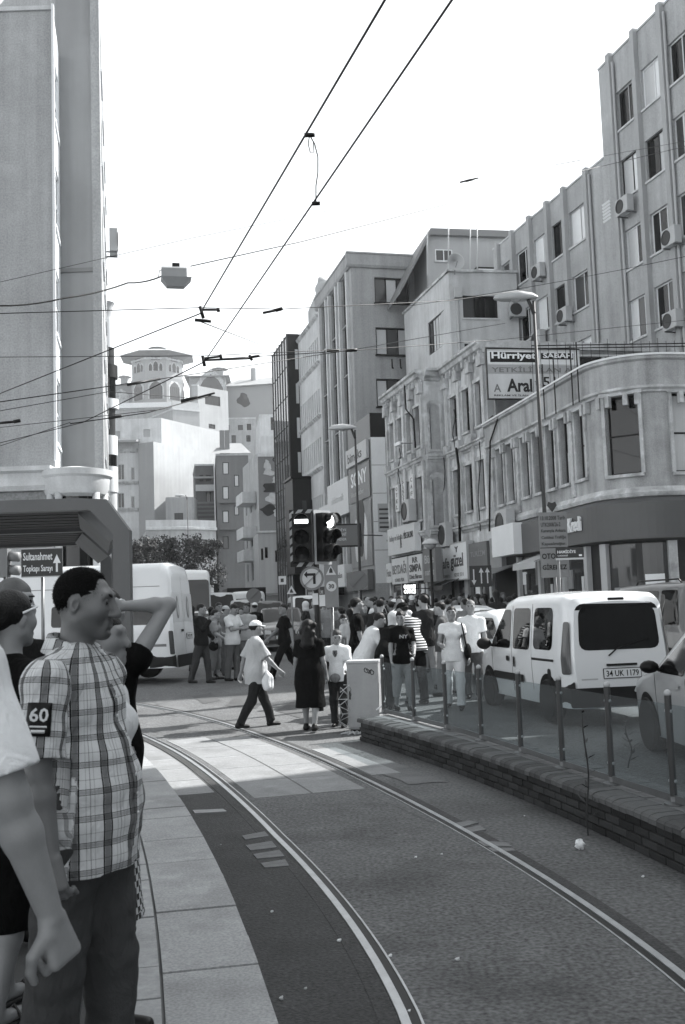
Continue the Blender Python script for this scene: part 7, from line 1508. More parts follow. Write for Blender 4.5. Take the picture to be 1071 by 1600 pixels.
def head_sdf(g, s, fine, nose=1.0):
    k, M = s.hk, s.hm; p = lambda x, y, z: s.H + M @ (np.array([x, y, z]) * k)
    g.ell(p(0, -.018, .022), np.array((.075, .098, .090)) * k, .02, M); g.ell(p(0, .028, -.025), np.array((.064, .066, .092)) * k, .03, M)
    g.cone(p(-.050, .0, -.062), p(-.016, .068, -.100), .022 * k, .018 * k, .03); g.cone(p(.050, .0, -.062), p(.016, .068, -.100), .022 * k, .018 * k, .03); g.ell(p(0, .078, -.100), np.array((.022, .018, .018)) * k, .025, M)
    for sx in (-1, 1): g.ell(p(sx * .045, .058, -.022), np.array((.024, .026, .026)) * k, .03, M); g.ell(p(sx * .077, -.012, -.012), np.array((.009, .018, .029)) * k, .008, M @ rotm(sx * -.35, -.2))
    g.cone(p(-.042, .078, .030), p(.042, .078, .030), .013 * k, .013 * k, .02)
    if fine:
        for sx in (-1, 1): g.ell(p(sx * .033, .098, .006), np.array((.020, .016, .013)) * k, .016, M, 'sub'); g.ell(p(sx * .033, .074, .004), np.array((.0155, .0145, .0125)) * k, .004, M)
        g.cone(p(0, .092, .020), p(0, .116 + .006 * (nose - 1), -.030), .0085 * k, .0135 * k * nose, .014); g.ell(p(0, .114 + .004 * (nose - 1), -.034), np.array((.013, .013, .011)) * k * nose, .008, M)
        for sx in (-1, 1): g.ell(p(sx * .015, .102, -.037), np.array((.0085, .012, .009)) * k, .008, M); g.ell(p(sx * .084, -.008, -.008), np.array((.009, .010, .018)) * k, .004, M @ rotm(sx * -.35, -.2), 'sub')
        g.cone(p(-.020, .090, -.0625), p(.020, .090, -.0625), .0085 * k, .0085 * k, .010); g.cone(p(-.017, .091, -.0755), p(.017, .091, -.0755), .0090 * k, .0090 * k, .010); g.cone(p(-.026, .100, -.069), p(.026, .100, -.069), .0030 * k, .0030 * k, .006, None, 'sub'); g.ell(p(0, .098, -.089), np.array((.02, .008, .005)) * k, .01, M, 'sub')
    else:
        g.cone(p(0, .090, .016), p(0, .113, -.032), .011 * k, .015 * k, .014); g.cone(p(-.018, .088, -.068), p(.018, .088, -.068), .012 * k, .012 * k, .012)
        for sx in (-1, 1): g.ell(p(sx * .033, .104, .004), np.array((.020, .016, .012)) * k, .014, M, 'sub')
    g.cone(p(0, -.022, -.06), s.N - s.u * .02 * k, .054 * k * s.fat ** .5, .060 * k * s.fat ** .5, .03)
def hand_sdf(g, wr, d, nrm, k, curl=25, sgn=1, fr=.0095, spread=.02):
    """wrist, pointing direction, palm normal; sgn=+1 right hand"""
    d = d / np.linalg.norm(d); n = nrm - d * (nrm @ d); n /= np.linalg.norm(n); sd = np.cross(d, n)
    for q in (-.026, -.009, .009, .026): g.cone(wr + d * .012 * k + sd * q * .6 * k, wr + d * .088 * k + sd * q * 1.12 * k, .017 * k, .0135 * k, .012)
    for i, (q, l) in enumerate(((-.031, .068), (-.0105, .078), (.0105, .074), (.030, .058))):
        a = wr + d * .086 * k + sd * q * k; dd = d.copy(); c = R(curl) * (1 + .12 * i)
        for j, f in enumerate((.45, .32, .26)):
            t = c * (.8 if j == 0 else 1.0); dd = dd * math.cos(t) + np.cross(np.cross(dd, n), dd) / max(1e-6, np.linalg.norm(np.cross(dd, n))) * math.sin(t) if abs(t) > 1e-4 else dd
            dd = dd / np.linalg.norm(dd); b = a + dd * l * f * k; g.cone(a, b, fr * k * (1 - .08 * j), fr * k * (.95 - .08 * j), .005); a = b
    a = wr + d * .03 * k - sd * .028 * k * 1.0; b = a + (d * .55 - sd * .65 + n * .45) * .045 * k; c_ = b + (d * .85 - sd * .1 + n * .45) * .034 * k; e = c_ + (d * .9 + sd * .25 + n * .3) * .026 * k
    g.cone(a, b, .0165 * k, .0125 * k, .014); g.cone(b, c_, .0125 * k, .0105 * k, .004); g.cone(c_, e, .0105 * k, .0085 * k, .004)
def body_sdf(s, h, fine=False, hands=True, curl=25, nose=1.0):
    lo, hi = s.bounds(); g = SDF(lo, hi, h); k, ft = s.k, s.fat; X = (0, 1, 0)
    g.cone(s.P, s.W, .135 * k * ft, .115 * k * ft, .04, (X, .75)); g.cone(s.W, s.C, .115 * k * ft, .14 * k, .05, (X, .72)); g.cone(s.sh[0] - s.u * .012 * k, s.N - s.u * .04 * k, .046 * k, .052 * k, .05); g.cone(s.sh[1] - s.u * .012 * k, s.N - s.u * .04 * k, .046 * k, .052 * k, .05); g.cone(s.C, s.N - s.u * .06, .12 * k, .06 * k, .05, (X, .7))
    for i, sx in enumerate((-1, 1)):
        g.cone(s.sh[i], s.el[i], .050 * k * ft ** .5, .038 * k * ft ** .5, .03); g.cone(s.el[i], s.el[i] + (s.wr[i] - s.el[i]) * .3, .038 * k, .039 * k, .02); g.cone(s.el[i] + (s.wr[i] - s.el[i]) * .3, s.wr[i], .039 * k * ft ** .3, .025 * k, .02)
        if hands: hand_sdf(g, s.wr[i], s.hd[i], s.hn[i], k, curl, sx, .0095 if h < .009 else .0115)
        else: g.ell(s.wr[i] + s.hd[i] * .08 * k, np.array((.03, .03, .075)) * k, .02)
        g.cone(s.hip[i], s.kn[i], .082 * k * ft ** .5, .052 * k, .04); g.cone(s.kn[i], s.kn[i] + (s.an[i] - s.kn[i]) * .35, .052 * k, .055 * k, .02); g.cone(s.kn[i] + (s.an[i] - s.kn[i]) * .35, s.an[i], .055 * k, .034 * k, .02)
        g.cone(s.an[i] + np.array((0, -.03, -.045)) * k, s.an[i] + np.array((0, .13, -.055)) * k, .034 * k, .026 * k, .03)
    head_sdf(g, s, fine, nose); return g
def top_sdf(s, h, sleeve=.75, hem=-.10, loose=.02, belly=0.0, long=False, dress=None, flare=.0, neck=.05):
    lo, hi = s.bounds(.3); g = SDF(lo, hi, h); k, ft = s.k, s.fat; X = (0, 1, 0); o = loose
    hp = s.P + s.u * (hem - .05) * k
    g.cone(hp, s.P, (.168 * ft + o + flare) * k, (.160 * ft + o + flare * .5) * k, .06, (X, .80)); g.cone(s.P, s.W, (.160 * ft + o + flare * .5) * k, (.128 * ft + o) * k, .06, (X, .78)); g.cone(s.W, s.C, (.125 * ft + o) * k, (.150 + o) * k, .06, (X, .74)); g.cone(s.C, s.N - s.u * .075 * k, (.14 + o * .7) * k, (.075 + o * .3) * k, .06, (X, .72)); g.cone(s.sh[0] - s.u * .012 * k, s.N - s.u * .045 * k, (.046 + o * .55) * k, (.055 + o * .4) * k, .06); g.cone(s.sh[1] - s.u * .012 * k, s.N - s.u * .045 * k, (.046 + o * .55) * k, (.055 + o * .4) * k, .06)
    if belly: g.ell(s.W + np.array([0, .055, -.02]) * k, np.array((.13, .09 + belly, .16)) * k, .08)
    if s.f: [g.ell(s.C + np.array([sx * .075, .10, -.02]) * k, np.array((.062, .05, .06)) * k, .05) for sx in (-1, 1)]
    for i in (0, 1):
        e = s.sh[i] + (s.el[i] - s.sh[i]) * min(1, sleeve); g.cone(s.sh[i] - s.u * .015 * k, e, (.050 + o * .6) * k, (.044 + o * 1.0) * k, .045)
        if long: g.cone(s.el[i], s.wr[i] * .94 + s.el[i] * .06, (.050 + o * .6) * k, (.034 + o * .5) * k, .02)
        else:
            d = (s.el[i] - s.sh[i]); d = d / np.linalg.norm(d); q = g._sub(np.minimum(e, s.el[i]) - .12, np.maximum(e, s.el[i]) + .12)
            if q is not None:
                sl, XX, YY, ZZ = q; pl_ = (XX - e[0]) * d[0] + (YY - e[1]) * d[1] + (ZZ - e[2]) * d[2]; rad = np.sqrt(np.maximum(0, (XX - e[0]) ** 2 + (YY - e[1]) ** 2 + (ZZ - e[2]) ** 2 - pl_ ** 2)); g.F[sl] = np.where(rad < .10 * k, np.maximum(g.F[sl], np.where(pl_ > -.13, pl_, -9)), g.F[sl])
    if dress: lo_ = s.P - s.u * dress * k; g.cone(s.P, lo_, (.16 * ft + o) * k, (.17 * ft + o + flare) * k, .06, (X, .85)); g.cut((0, 0, -1), -float(lo_[2]))
    else: u = s.u; c = s.P + u * hem * k; g.cut(tuple(-u), float(-(u @ c)))
    return g
def legs_sdf(s, h, frac=1.0, loose=.018, skirt=None):
    lo, hi = s.bounds(.2); g = SDF(lo, hi, h); k, ft = s.k, s.fat; X = (0, 1, 0)
    g.cone(s.P + s.u * .06 * k, s.P - s.u * .05 * k, (.135 * ft + loose * .6) * k, (.142 * ft + loose * .6) * k, .05, (X, .76))
    if skirt: b = s.P - np.array([0, 0, skirt]) * k; g.cone(s.P, b, (.15 * ft) * k, (.2 * ft) * k, .05, (X, .8)); g.cut((0, 0, -1), -float(b[2]))
    for i in (0, 1):
        if skirt: break
        g.cone(s.hip[i], s.kn[i], (.088 * ft ** .5 + loose) * k, (.060 + loose) * k, .04); f = frac; e = s.kn[i] + (s.an[i] - s.kn[i]) * f + np.array([0, 0, .0]); g.cone(s.kn[i], e, (.060 + loose) * k, (.048 + loose * 1.2) * k, .03)
        # clean trouser hem
        d = (s.an[i] - s.kn[i]) / np.linalg.norm(s.an[i] - s.kn[i]); q = g._sub(e - .12, e + .12)
        if q is not None: sl, XX, YY, ZZ = q; pl_ = (XX - e[0]) * d[0] + (YY - e[1]) * d[1] + (ZZ - e[2]) * d[2]; g.F[sl] = np.maximum(g.F[sl], pl_)
    return g
def hair_sdf(s, h, style):
    k, M = s.k, s.hm; p = lambda x, y, z: s.H + M @ (np.array([x, y, z]) * k); lo = s.H - .2 * k; hi = s.H + .2 * k
    if style in ('long', 'curly', 'ponytail', 'scarf'): lo = lo - np.array([.05, .12, .4]) * k
    g = SDF(lo, hi, h); g.ell(p(0, -.020, .029), np.array((.083, .106, .096)) * k, .02, M)
    Y, Zv = M[:, 1], M[:, 2]
    if style in ('short', 'long', 'curly', 'ponytail', 'crop'):
        n = Y * .80 - Zv * .60; c = p(0, .090, .052); g.cut(n, float(n @ c)); n = Y * .55 - Zv * .84; c = p(0, .012, -.012); gg = float(n @ c)
        x, y, z = g.axes(); lz = ((x[:, None, None] - s.H[0]) * Zv[0] + (y[None, :, None] - s.H[1]) * Zv[1] + (z[None, None, :] - s.H[2]) * Zv[2]) / k; ly = ((x[:, None, None] - s.H[0]) * Y[0] + (y[None, :, None] - s.H[1]) * Y[1] + (z[None, None, :] - s.H[2]) * Y[2]) / k
        # keep hair above a line running from temple down behind the ear
        g.F = np.maximum(g.F, ((-lz + np.where(ly > .0, .028 - .0 * ly, .028 - np.minimum(.115, -ly * 1.9))) * k).astype(np.float32))
    if style == 'long': g.cone(p(0, -.055, .02), p(0, -.085, -.26), .075 * k, .05 * k, .04, (M[:, 1], .7))
    if style == 'curly':
        g.cone(p(0, -.05, .03), p(0, -.10, -.26), .105 * k, .11 * k, .04)
        for i in range(14): a = i * 2.4; g.ell(p(.105 * math.cos(a), -.07 + .07 * math.sin(a), .04 - .026 * i), np.array((.042, .042, .05)) * k, .02)
    if style == 'ponytail': g.ell(p(0, -.10, .05), np.array((.03, .03, .03)) * k, .02); g.cone(p(0, -.115, .05), p(0, -.14, -.16), .036 * k, .02 * k, .03)
    if style == 'scarf':
        g.cone(p(0, -.02, 0), p(0, -.03, -.12), .092 * k, .095 * k, .05); g.ell(p(0, .075, -.01), np.array((.058, .06, .085)) * k, .01, M, 'sub')
    return g
def cap_parts(s, root, m):
    k, M = s.k, s.hm; p = lambda x, y, z: s.H + M @ (np.array([x, y, z]) * k); g = SDF(s.H - .2 * k, s.H + .22 * k, .008); g.ell(p(0, -.014, .036), np.array((.086, .108, .088)) * k, .02, M); n = -M[:, 2]; g.cut(n, float(n @ p(0, 0, .030))); V, Q = g.mesh(); o = mesh_obj('cap', V, Q, m, root)
    b = MB(); A = []
    for r_ in (.0, 1.0): A.append([p(.078 * math.sin(t) * (1 - .1 * r_), .07 * math.cos(t) + .018 + r_ * .075 * max(.2, math.cos(t)), .036 - .012 * r_) for t in np.linspace(-1.3, 1.3, 11)])
    b.grid(A); q = b.build('cap_peak', m, o, True); sd = q.modifiers.new('s', 'SOLIDIFY'); sd.thickness = .006
def eyes(s, root):
    k, M = s.k, s.hm
    for sx in (-1, 1):
        c = s.H + M @ (np.array([sx * .033, .087, .003]) * k); b = MB(); b.lathe([(.001, -.004), (.009, -.002), (.009, .002), (.001, .005)], 10, (0, 0, 0), 'y'); o = b.build('eye', eyem, root, True); o.location = tuple(c); o.rotation_euler = Matrix(M.tolist()).to_euler()
        c = s.H + M @ (np.array([sx * .034, .090, .026]) * k); b = MB(); b.box(-.017 * k, .017 * k, -.004, .004, -.003, .004); o = b.build('eyebrow', hairm, root); o.location = tuple(c); o.rotation_euler = Matrix(M.tolist()).to_euler()
def person(label, loc, heading, h=1.75, skin=None, top=('tee', .5), bottom=('trousers', .05), hair='short', hairmat=None, res=.013, shoes=.02, loose=.02, wr=.006, group='people crossing and waiting', fine=False, hands=True, z=None, cap=.7, hem=-.12, sleeve=.75, belly=0., seed=0, eye=True, curl=25, nose=1.0, **kw):
    s = Skel(h, **kw); g = (gz(loc[0], loc[1]) if z is None else z); T = thing('person', label, 'person', (float(loc[0]), float(loc[1]), float(g)), R(heading) - math.pi / 2, group)
    V, Q = body_sdf(s, res, fine, hands, curl, nose).mesh(); mesh_obj('body', V, Q, skin or skinm, T)
    k, v = top; t = None
    if k in ('tee', 'shirt', 'tank', 'jacket', 'long'):
        g_ = top_sdf(s, res, 1.0 if k in ('jacket', 'long') else (.12 if k == 'tank' else sleeve), hem, loose, belly, k in ('jacket', 'long'))
    elif k == 'dress': g_ = top_sdf(s, res, sleeve, hem, loose, belly, False, .56, .03)
    g_.wrinkle(wr, 13, seed + len(label)); V, Q = g_.mesh(); t = mesh_obj({'tee': 't_shirt', 'shirt': 'shirt', 'tank': 'vest_top', 'jacket': 'jacket', 'long': 'long_sleeved_top', 'dress': 'dress'}[k], V, Q, v if not isinstance(v, float) else fabric(v), T)
    if bottom:
        k2, v2 = bottom; g_ = legs_sdf(s, res, {'trousers': 1.02, 'capri': .62, 'shorts': .05, 'skirt': 1}.get(k2, 1), .018, .45 if k2 == 'skirt' else None); g_.wrinkle(wr * 1.1, 11, seed + 3, .9); V, Q = g_.mesh(); mesh_obj(k2 if k2 != 'capri' else 'cropped_trousers', V, Q, v2 if not isinstance(v2, float) else fabric(v2), T)
    if shoes is not None:
        for i in (0, 1):
            a = s.an[i]; g_ = SDF(a - .2, a + .25, min(res, .012)); kk = s.k; g_.cone(a + np.array((0, -.035, -.04)) * kk, a + np.array((0, .13, -.052)) * kk, .043 * kk, .034 * kk, .03, ((0, 0, 1), .9)); g_.cone(a + np.array((0, -.02, .0)) * kk, a + np.array((0, -.03, -.04)) * kk, .042 * kk, .042 * kk, .03); g_.cut((0, 0, -1), -float(a[2] - .078 * kk)); V, Q = g_.mesh(); mesh_obj('shoe', V, Q, mat('shoe_%.2f' % shoes, shoes, .45, .1, 6), T)
    if hair and hair != 'bald':
        if hair == 'cap': cap_parts(s, T, fabric(cap)); hg = hair_sdf(s, .010, 'short'); hg.cut(-s.hm[:, 2] * -1, float(s.hm[:, 2] @ (s.H + s.hm @ np.array([0, 0, .035]))))
        else: hg = hair_sdf(s, .010 if res > .008 else .006, hair)
        hg.wrinkle(.003, 60, seed); V, Q = hg.mesh(); mesh_obj('headscarf' if hair == 'scarf' else 'hair', V, Q, hairmat or hairm, T)
    if eye: eyes(s, T)
    return T, s
def foot(px, py):
    p = on_z(px, py, 0.0)
    for _ in range(6): p = on_z(px, py, gz(p[0], p[1]))
    return p
# ---------- people on the crossing
T, s = person('man in white cap, pale t-shirt and dark cropped trousers striding over the crossing', foot(402, 1137), 25, 1.72, skinm, ('tee', .42), ('trousers', .045), 'cap', cap=.72, arms=((-22, 10, 10, 0), (24, 12, 18, 0)), legs=((22, 4), (-16, 14)), fat=1.12, belly=.03, hem=-.2, sleeve=.9, loose=.035, wr=.009)
b = MB(); q = s.wr[1]; T2 = thing('carrier_bag', 'crumpled white carrier bag held by the man in the white cap', 'bag', tuple(np.array(T.location) + np.array(Matrix.Rotation(T.rotation_euler[2], 3, 'Z') @ Vector(tuple(s.P + np.array([.2, .12, -.05]))))), 0.4)
g = SDF((-.2, -.2, -.35), (.2, .2, .12), .012); g.ell((0, 0, -.12), (.10, .06, .14), .03); g.cone((0, 0, 0), (0, 0, .06), .03, .015, .05); g.wrinkle(.012, 30, 2); V, Q = g.mesh(); mesh_obj('bag_body', V, Q, fabric(.75), T2)
person('woman in a black knee length dress with long curly dark hair seen from behind', foot(487, 1142), 78, 1.67, skinm, ('dress', .014), None, 'curly', arms=((10, 14, 18, 4), (4, 10, 10, 0)), legs=((10, 4), (-10, 10)), female=True, fat=1.08, sleeve=.8, loose=.03, wr=.008)
T, s = person('boy in a white t-shirt with a small dark shield crest standing by the cabinet', foot(531, 1136), -105, 1.50, skinl, ('tee', .78), ('trousers', .06), 'crop', hairmat=mat('hair_brown', .07, .6, .3, 30, .5, 140), arms=((8, 8, 14, 0), (10, 12, 16, 0)), head=(20, -18), fat=.95)
q = s.C + np.array([0, .0, .03]); b = MB(); b.prism([(-.035, .05), (.035, .05), (.038, 0), (.02, -.04), (0, -.055), (-.02, -.04), (-.038, 0)], lambda a, c_, h_: (a, float(s.C[1]) + .128 + h_, float(s.C[2]) + .02 + c_), 0, .008); cr_ = b.build('shirt_crest', smid, T); b = MB(); b.tube([(-.012, float(s.C[1]) + .138, float(s.C[2]) - .01), (.004, float(s.C[1]) + .139, float(s.C[2]) + .03), (-.004, float(s.C[1]) + .139, float(s.C[2]) + .055)], .007, 5); b.build('crest_figure', black, cr_)
T2 = thing('belt_bag', 'small grey belt bag worn by the boy in white', 'bag', tuple(T.location), T.rotation_euler[2]); g = SDF((-.2, 0, float(s.P[2]) - .2), (.2, .35, float(s.P[2]) + .2), .01); g.ell((0, .165, float(s.P[2]) - .04), (.085, .045, .07), .02); V, Q = g.mesh(); mesh_obj('pouch', V, Q, fabric(.2), T2)
person('young man in black shirt and trousers striding in front of the dark car', foot(447, 1060), -160, 1.78, skinm, ('tee', .016), ('trousers', .014), 'short', arms=((-18, 10, 14, 0), (26, 12, 20, 0)), legs=((28, 6), (-24, 14)), head=(25, 0))
person('tall man in a black polo shirt looking along the pavement', foot(562, 1095), 5, 1.90, skinm, ('tee', .015), ('trousers', .03), 'short', head=(10, 6))
person('man in an open grey shirt facing the tram stop behind the woman in black', foot(517, 1050), -95, 1.78, skinl, ('shirt', .22), ('trousers', .06), 'crop', hairmat=hairg)
person('girl with long dark hair looking down between the woman in black and tall man', foot(541, 1090), -70, 1.58, skinl, ('tee', .12), ('trousers', .05), 'long', female=True, head=(-10, -12))
person('man in a white shirt bending forward behind the utility cabinet', foot(572, 1112), 10, 1.72, skinm, ('shirt', .66), ('trousers', .05), 'short', lean=24, head=(-8, -20), fat=1.1, loose=.035, arms=((30, 8, 30, 10), (26, 10, 30, 8)))
T, s = person('stooping person in a dark jacket with white sleeve stripes', foot(606, 1108), 60, 1.70, skinm, ('jacket', .022), ('trousers', .04), 'scarf', hairmat=fabric(.55), lean=34, arms=((48, 8, 20, 6), (50, 8, 22, 6)))
for i in range(3):
    b = MB(); o_ = np.cross(s.el[1] - s.sh[1], (0, 1, 0)); o_ /= np.linalg.norm(o_); b.tube([s.sh[1] + (s.el[1] - s.sh[1]) * t + np.array([.075, .012 * (i - 1) * 2, .0]) for t in (.15, .5, .9)], .006, 5); b.build('sleeve_stripe', white, T)
stripem = mat('striped_jersey', .6, .85, 0)
n_ = stripem.node_tree; w_ = n_.nodes.new('ShaderNodeTexWave'); w_.bands_direction = 'Z'; w_.inputs['Scale'].default_value = 7.0; tc_ = n_.nodes.new('ShaderNodeTexCoord'); n_.links.new(tc_.outputs['Object'], w_.inputs[0]); rp = n_.nodes.new('ShaderNodeValToRGB'); rp.color_ramp.interpolation = 'CONSTANT'; rp.color_ramp.elements[0].color = G(.016); rp.color_ramp.elements[1].color = G(.62); rp.color_ramp.elements[1].position = .62; n_.links.new(w_.outputs['Fac'], rp.inputs[0]); n_.links.new(rp.outputs[0], n_.nodes['Principled BSDF'].inputs['Base Color'])
person('man in a striped polo and black cap stooping among the crowd behind the glass', foot(652, 1100), 120, 1.80, skinm, ('tee', stripem), ('trousers', .03), 'cap', cap=.012, lean=26, head=(30, -14), arms=((26, 10, 24, 6), (30, 12, 30, 6)), loose=.035)
T, s = person('woman in a black t-shirt with pale print behind the first glass panels', foot(632, 1110), -80, 1.62, skinm, ('tee', .014), ('capri', .30), 'short', female=True, head=(-20, -10), arms=((14, 8, 40, 20), (10, 10, 20, 4)))
lettering(T, 'NY', lambda u, v, d: (-u, float(s.C[1]) + .155 + d, float(s.C[2]) + v), -.07, -.03, .14, .06, lightgrey, .02)
T, s = person('woman in white vest top and white trousers walking toward the tram stop', foot(712, 1108), -97, 1.68, skinm, ('tee', .70), ('trousers', .62), 'short', female=True, arms=((6, 10, 10, 0), (14, 12, 70, 20)), legs=((14, 6), (-12, 10)), sleeve=.45)
T2 = thing('shoulder_bag', 'black shoulder bag hanging from the woman in white', 'bag', tuple(T.location), T.rotation_euler[2]); g = SDF((-.5, -.3, .5), (.1, .4, 1.6), .014); g.ell((-.24, .05, .92), (.06, .15, .14), .03); V, Q = g.mesh(); mesh_obj('pouch', V, Q, fabric(.014), T2); MB().tube([(-.22, .12, 1.02), tuple(s.sh[0] + np.array([.0, .06, .06])), tuple(s.sh[0] + np.array([.0, -.06, .05])), (-.22, -.06, 1.02)], .012, 5).build('strap', fabric(.014), T2)
person('older man in a white t-shirt walking behind the woman in white', foot(742, 1092), -100, 1.72, skinm, ('tee', .70), ('trousers', .10), 'crop', hairmat=hairg)
# ---------- group waiting by the white van
person('man in a dark jacket holding a phone to his face beside the white van', foot(316, 1068), -20, 1.78, skinm, ('jacket', .03), ('trousers', .07), 'short', arms=((10, 6, 40, 20), (40, 10, 105, 25)), legs=((12, 6), (-12, 6)), hem=-.1)
T, s = person('woman with a black shoulder bag standing close to the man on the phone', foot(338, 1062), -10, 1.62, skinl, ('tee', .25), ('capri', .18), 'long', female=True, arms=((20, 8, 50, 10), (20, 8, 40, 10)))
T2 = thing('shoulder_bag', 'black bag slung across the woman by the white van', 'bag', tuple(T.location), T.rotation_euler[2]); g = SDF((-.1, -.3, .4), (.5, .4, 1.3), .014); g.ell((.20, .02, .78), (.05, .12, .11), .03); V, Q = g.mesh(); mesh_obj('pouch', V, Q, fabric(.014), T2); MB().tube([(.2, .08, .86), tuple(s.sh[1] + np.array([-.1, .1, .06])), tuple(s.sh[1] + np.array([-.1, -.08, .05])), (.2, -.04, .86)], .01, 5).build('strap', fabric(.014), T2)
person('man in a grey t-shirt behind the man reading', foot(344, 1056), -80, 1.78, skinm, ('tee', .16), ('trousers', .12), 'short', head=(20, 0))
person('man in a white short sleeved shirt looking down at papers in his hands', foot(365, 1064), -30, 1.76, skinm, ('shirt', .62), ('trousers', .11), 'short', head=(0, -25), arms=((28, 6, 70, 22), (28, 6, 70, 22)), loose=.03)
person('man in a pale shirt half hidden behind the man in the white cap', foot(388, 1052), -100, 1.74, skinm, ('shirt', .4), ('trousers', .2), 'short')
# ---------- crowd on the far pavement and street
random.seed(21); names = ['pale', 'dark', 'grey', 'white', 'black', 'mid grey']
crowd = [(478, 1010, 30), (492, 1008, 31), (507, 1004, 33), (575, 1012, 31), (590, 1006, 33), (598, 1016, 29), (612, 1004, 34), (622, 1012, 30), (634, 1002, 36), (646, 1010, 31), (658, 1003, 34), (668, 1014, 28), (682, 1001, 36), (694, 1010, 31), (705, 1000, 37), (722, 1002, 35), (735, 1000, 36), (748, 1012, 30), (758, 1001, 35), (770, 1004, 33), (782, 1012, 28), (796, 1015, 26), (809, 1004, 31), (572, 998, 40), (605, 996, 42), (640, 996, 42), (672, 995, 42), (700, 995, 43), (583, 1022, 26), (664, 1020, 26), (728, 1016, 27), (838, 1008, 27), (548, 1008, 34), (562, 1000, 40)] + [(568 + 9.5 * i, 0, 24 + (i * 7) % 17) for i in range(26)]
protos = []
def crowd_person(i, px, Y, where='far pavement', res=.024):
    tv = random.choice([.02, .02, .05, .05, .1, .15, .3, .5, .7]); hs = random.choice(['short', 'short', 'long', 'scarf', 'cap', 'crop']); p = at(px, 950, Y); hd_ = random.choice([-100, -80, 70, 100, 10, 170]); fem = hs in ('long', 'scarf')
    nm = 'white' if tv > .6 else 'pale' if tv > .4 else 'light grey' if tv > .25 else 'grey' if tv > .1 else 'dark' if tv > .03 else 'black'
    bv = random.choice([.03, .06, .12, .25]); lab = '%s in %s top and %s trousers, %s, facing %s, %s' % ('woman' if fem else 'man', nm, 'dark' if bv < .1 else 'pale', {'short': 'short hair', 'long': 'long hair', 'scarf': 'headscarf', 'cap': 'cap', 'crop': 'cropped hair'}[hs], {-100: 'the track', -80: 'the track', 70: 'uphill', 100: 'uphill', 10: 'the shops', 170: 'the road'}[hd_], where)
    return person(lab, (p[0], p[1]), hd_, random.uniform(1.58, 1.82), random.choice([skinm, skind, skinl]), (random.choice(['tee', 'shirt']), tv), ('trousers', bv), hs, hairmat=fabric(random.choice([.3, .6, .12])) if hs == 'scarf' else None, res=res, hands=False, eye=False, female=fem, group='crowd on the ' + where, arms=((random.uniform(-20, 20), 8, 15, 0), (random.uniform(-20, 20), 8, 15, 0)), legs=((random.uniform(0, 18), 5), (random.uniform(-18, 0), 8)), seed=i, cap=random.choice([.05, .5, .7]), head=(random.uniform(-30, 30), random.uniform(-10, 5)))
for i, (px, _, Y) in enumerate(crowd): crowd_person(i, px, Y)
for i, (px, Y) in enumerate([(548, 19.5), (594, 20.5), (626, 21.5), (664, 19.5), (690, 18.8), (588, 23), (612, 24), (700, 23), (655, 23.5), (728, 22), (534, 22)]): crowd_person(100 + i, px, Y, 'crossing behind the cabinet', .016)
for i, (px, Y) in enumerate([(300, 27), (330, 28), (352, 27), (378, 30), (398, 29)]): crowd_person(200 + i, px, Y, 'road behind the van', .02)
# ---------- people on the platform (near)
PZ = .247
# plaid shirt cloth driven by a per-vertex garment coordinate
plaid = bpy.data.materials.new('plaid_cotton'); plaid.use_nodes = True; n_ = plaid.node_tree; bs = n_.nodes['Principled BSDF']; bs.inputs['Roughness'].default_value = .9; bs.inputs['Specular IOR Level'].default_value = .15
at_ = n_.nodes.new('ShaderNodeAttribute'); at_.attribute_name = 'cloth'; sp_ = n_.nodes.new('ShaderNodeSeparateXYZ'); n_.links.new(at_.outputs['Vector'], sp_.inputs[0])
def mth(op, a, b=None):
    k = n_.nodes.new('ShaderNodeMath'); k.operation = op
    for i, q in enumerate((a, b)):
        if q is None: continue
        if isinstance(q, (int, float)): k.inputs[i].default_value = q
        else: n_.links.new(q, k.inputs[i])
    return k.outputs[0]
def stripes(src, period, bands):
    fr_ = mth('FRACT', mth('MULTIPLY', src, 1 / period)); out = None
    for c, w, a in bands:
        m = mth('MULTIPLY', mth('LESS_THAN', mth('ABSOLUTE', mth('SUBTRACT', fr_, c)), w), a); out = m if out is None else mth('MAXIMUM', out, m)
    return out
vs = stripes(sp_.outputs[0], .088, [(.22, .095, .72), (.095, .024, 1.0), (.345, .024, 1.0), (.62, .012, .35), (.75, .016, .5), (.88, .012, .35)]); hs = stripes(sp_.outputs[1], .080, [(.3, .07, .45), (.20, .016, .85), (.40, .016, .85), (.75, .014, .45)])
dk_ = mth('SUBTRACT', 1.0, mth('MULTIPLY', mth('SUBTRACT', 1.0, vs), mth('SUBTRACT', 1.0, hs)))
rp = n_.nodes.new('ShaderNodeValToRGB'); rp.color_ramp.elements[0].color = G(.56); rp.color_ramp.elements[1].color = G(.010); n_.links.new(dk_, rp.inputs[0]); n_.links.new(rp.outputs[0], bs.inputs['Base Color'])
tx_ = n_.nodes.new('ShaderNodeTexNoise'); tx_.inputs['Scale'].default_value = 260; tcn = n_.nodes.new('ShaderNodeTexCoord'); n_.links.new(tcn.outputs['Object'], tx_.inputs[0]); bp_ = n_.nodes.new('ShaderNodeBump'); bp_.inputs['Strength'].default_value = .25; bp_.inputs['Distance'].default_value = .003; n_.links.new(tx_.outputs['Fac'], bp_.inputs['Height']); n_.links.new(bp_.outputs[0], bs.inputs['Normal'])
crease(plaid, .8, 11.0, .03)
def near_loc(px, Y): q = at(px, 960, Y); return (float(q[0]), float(q[1]))
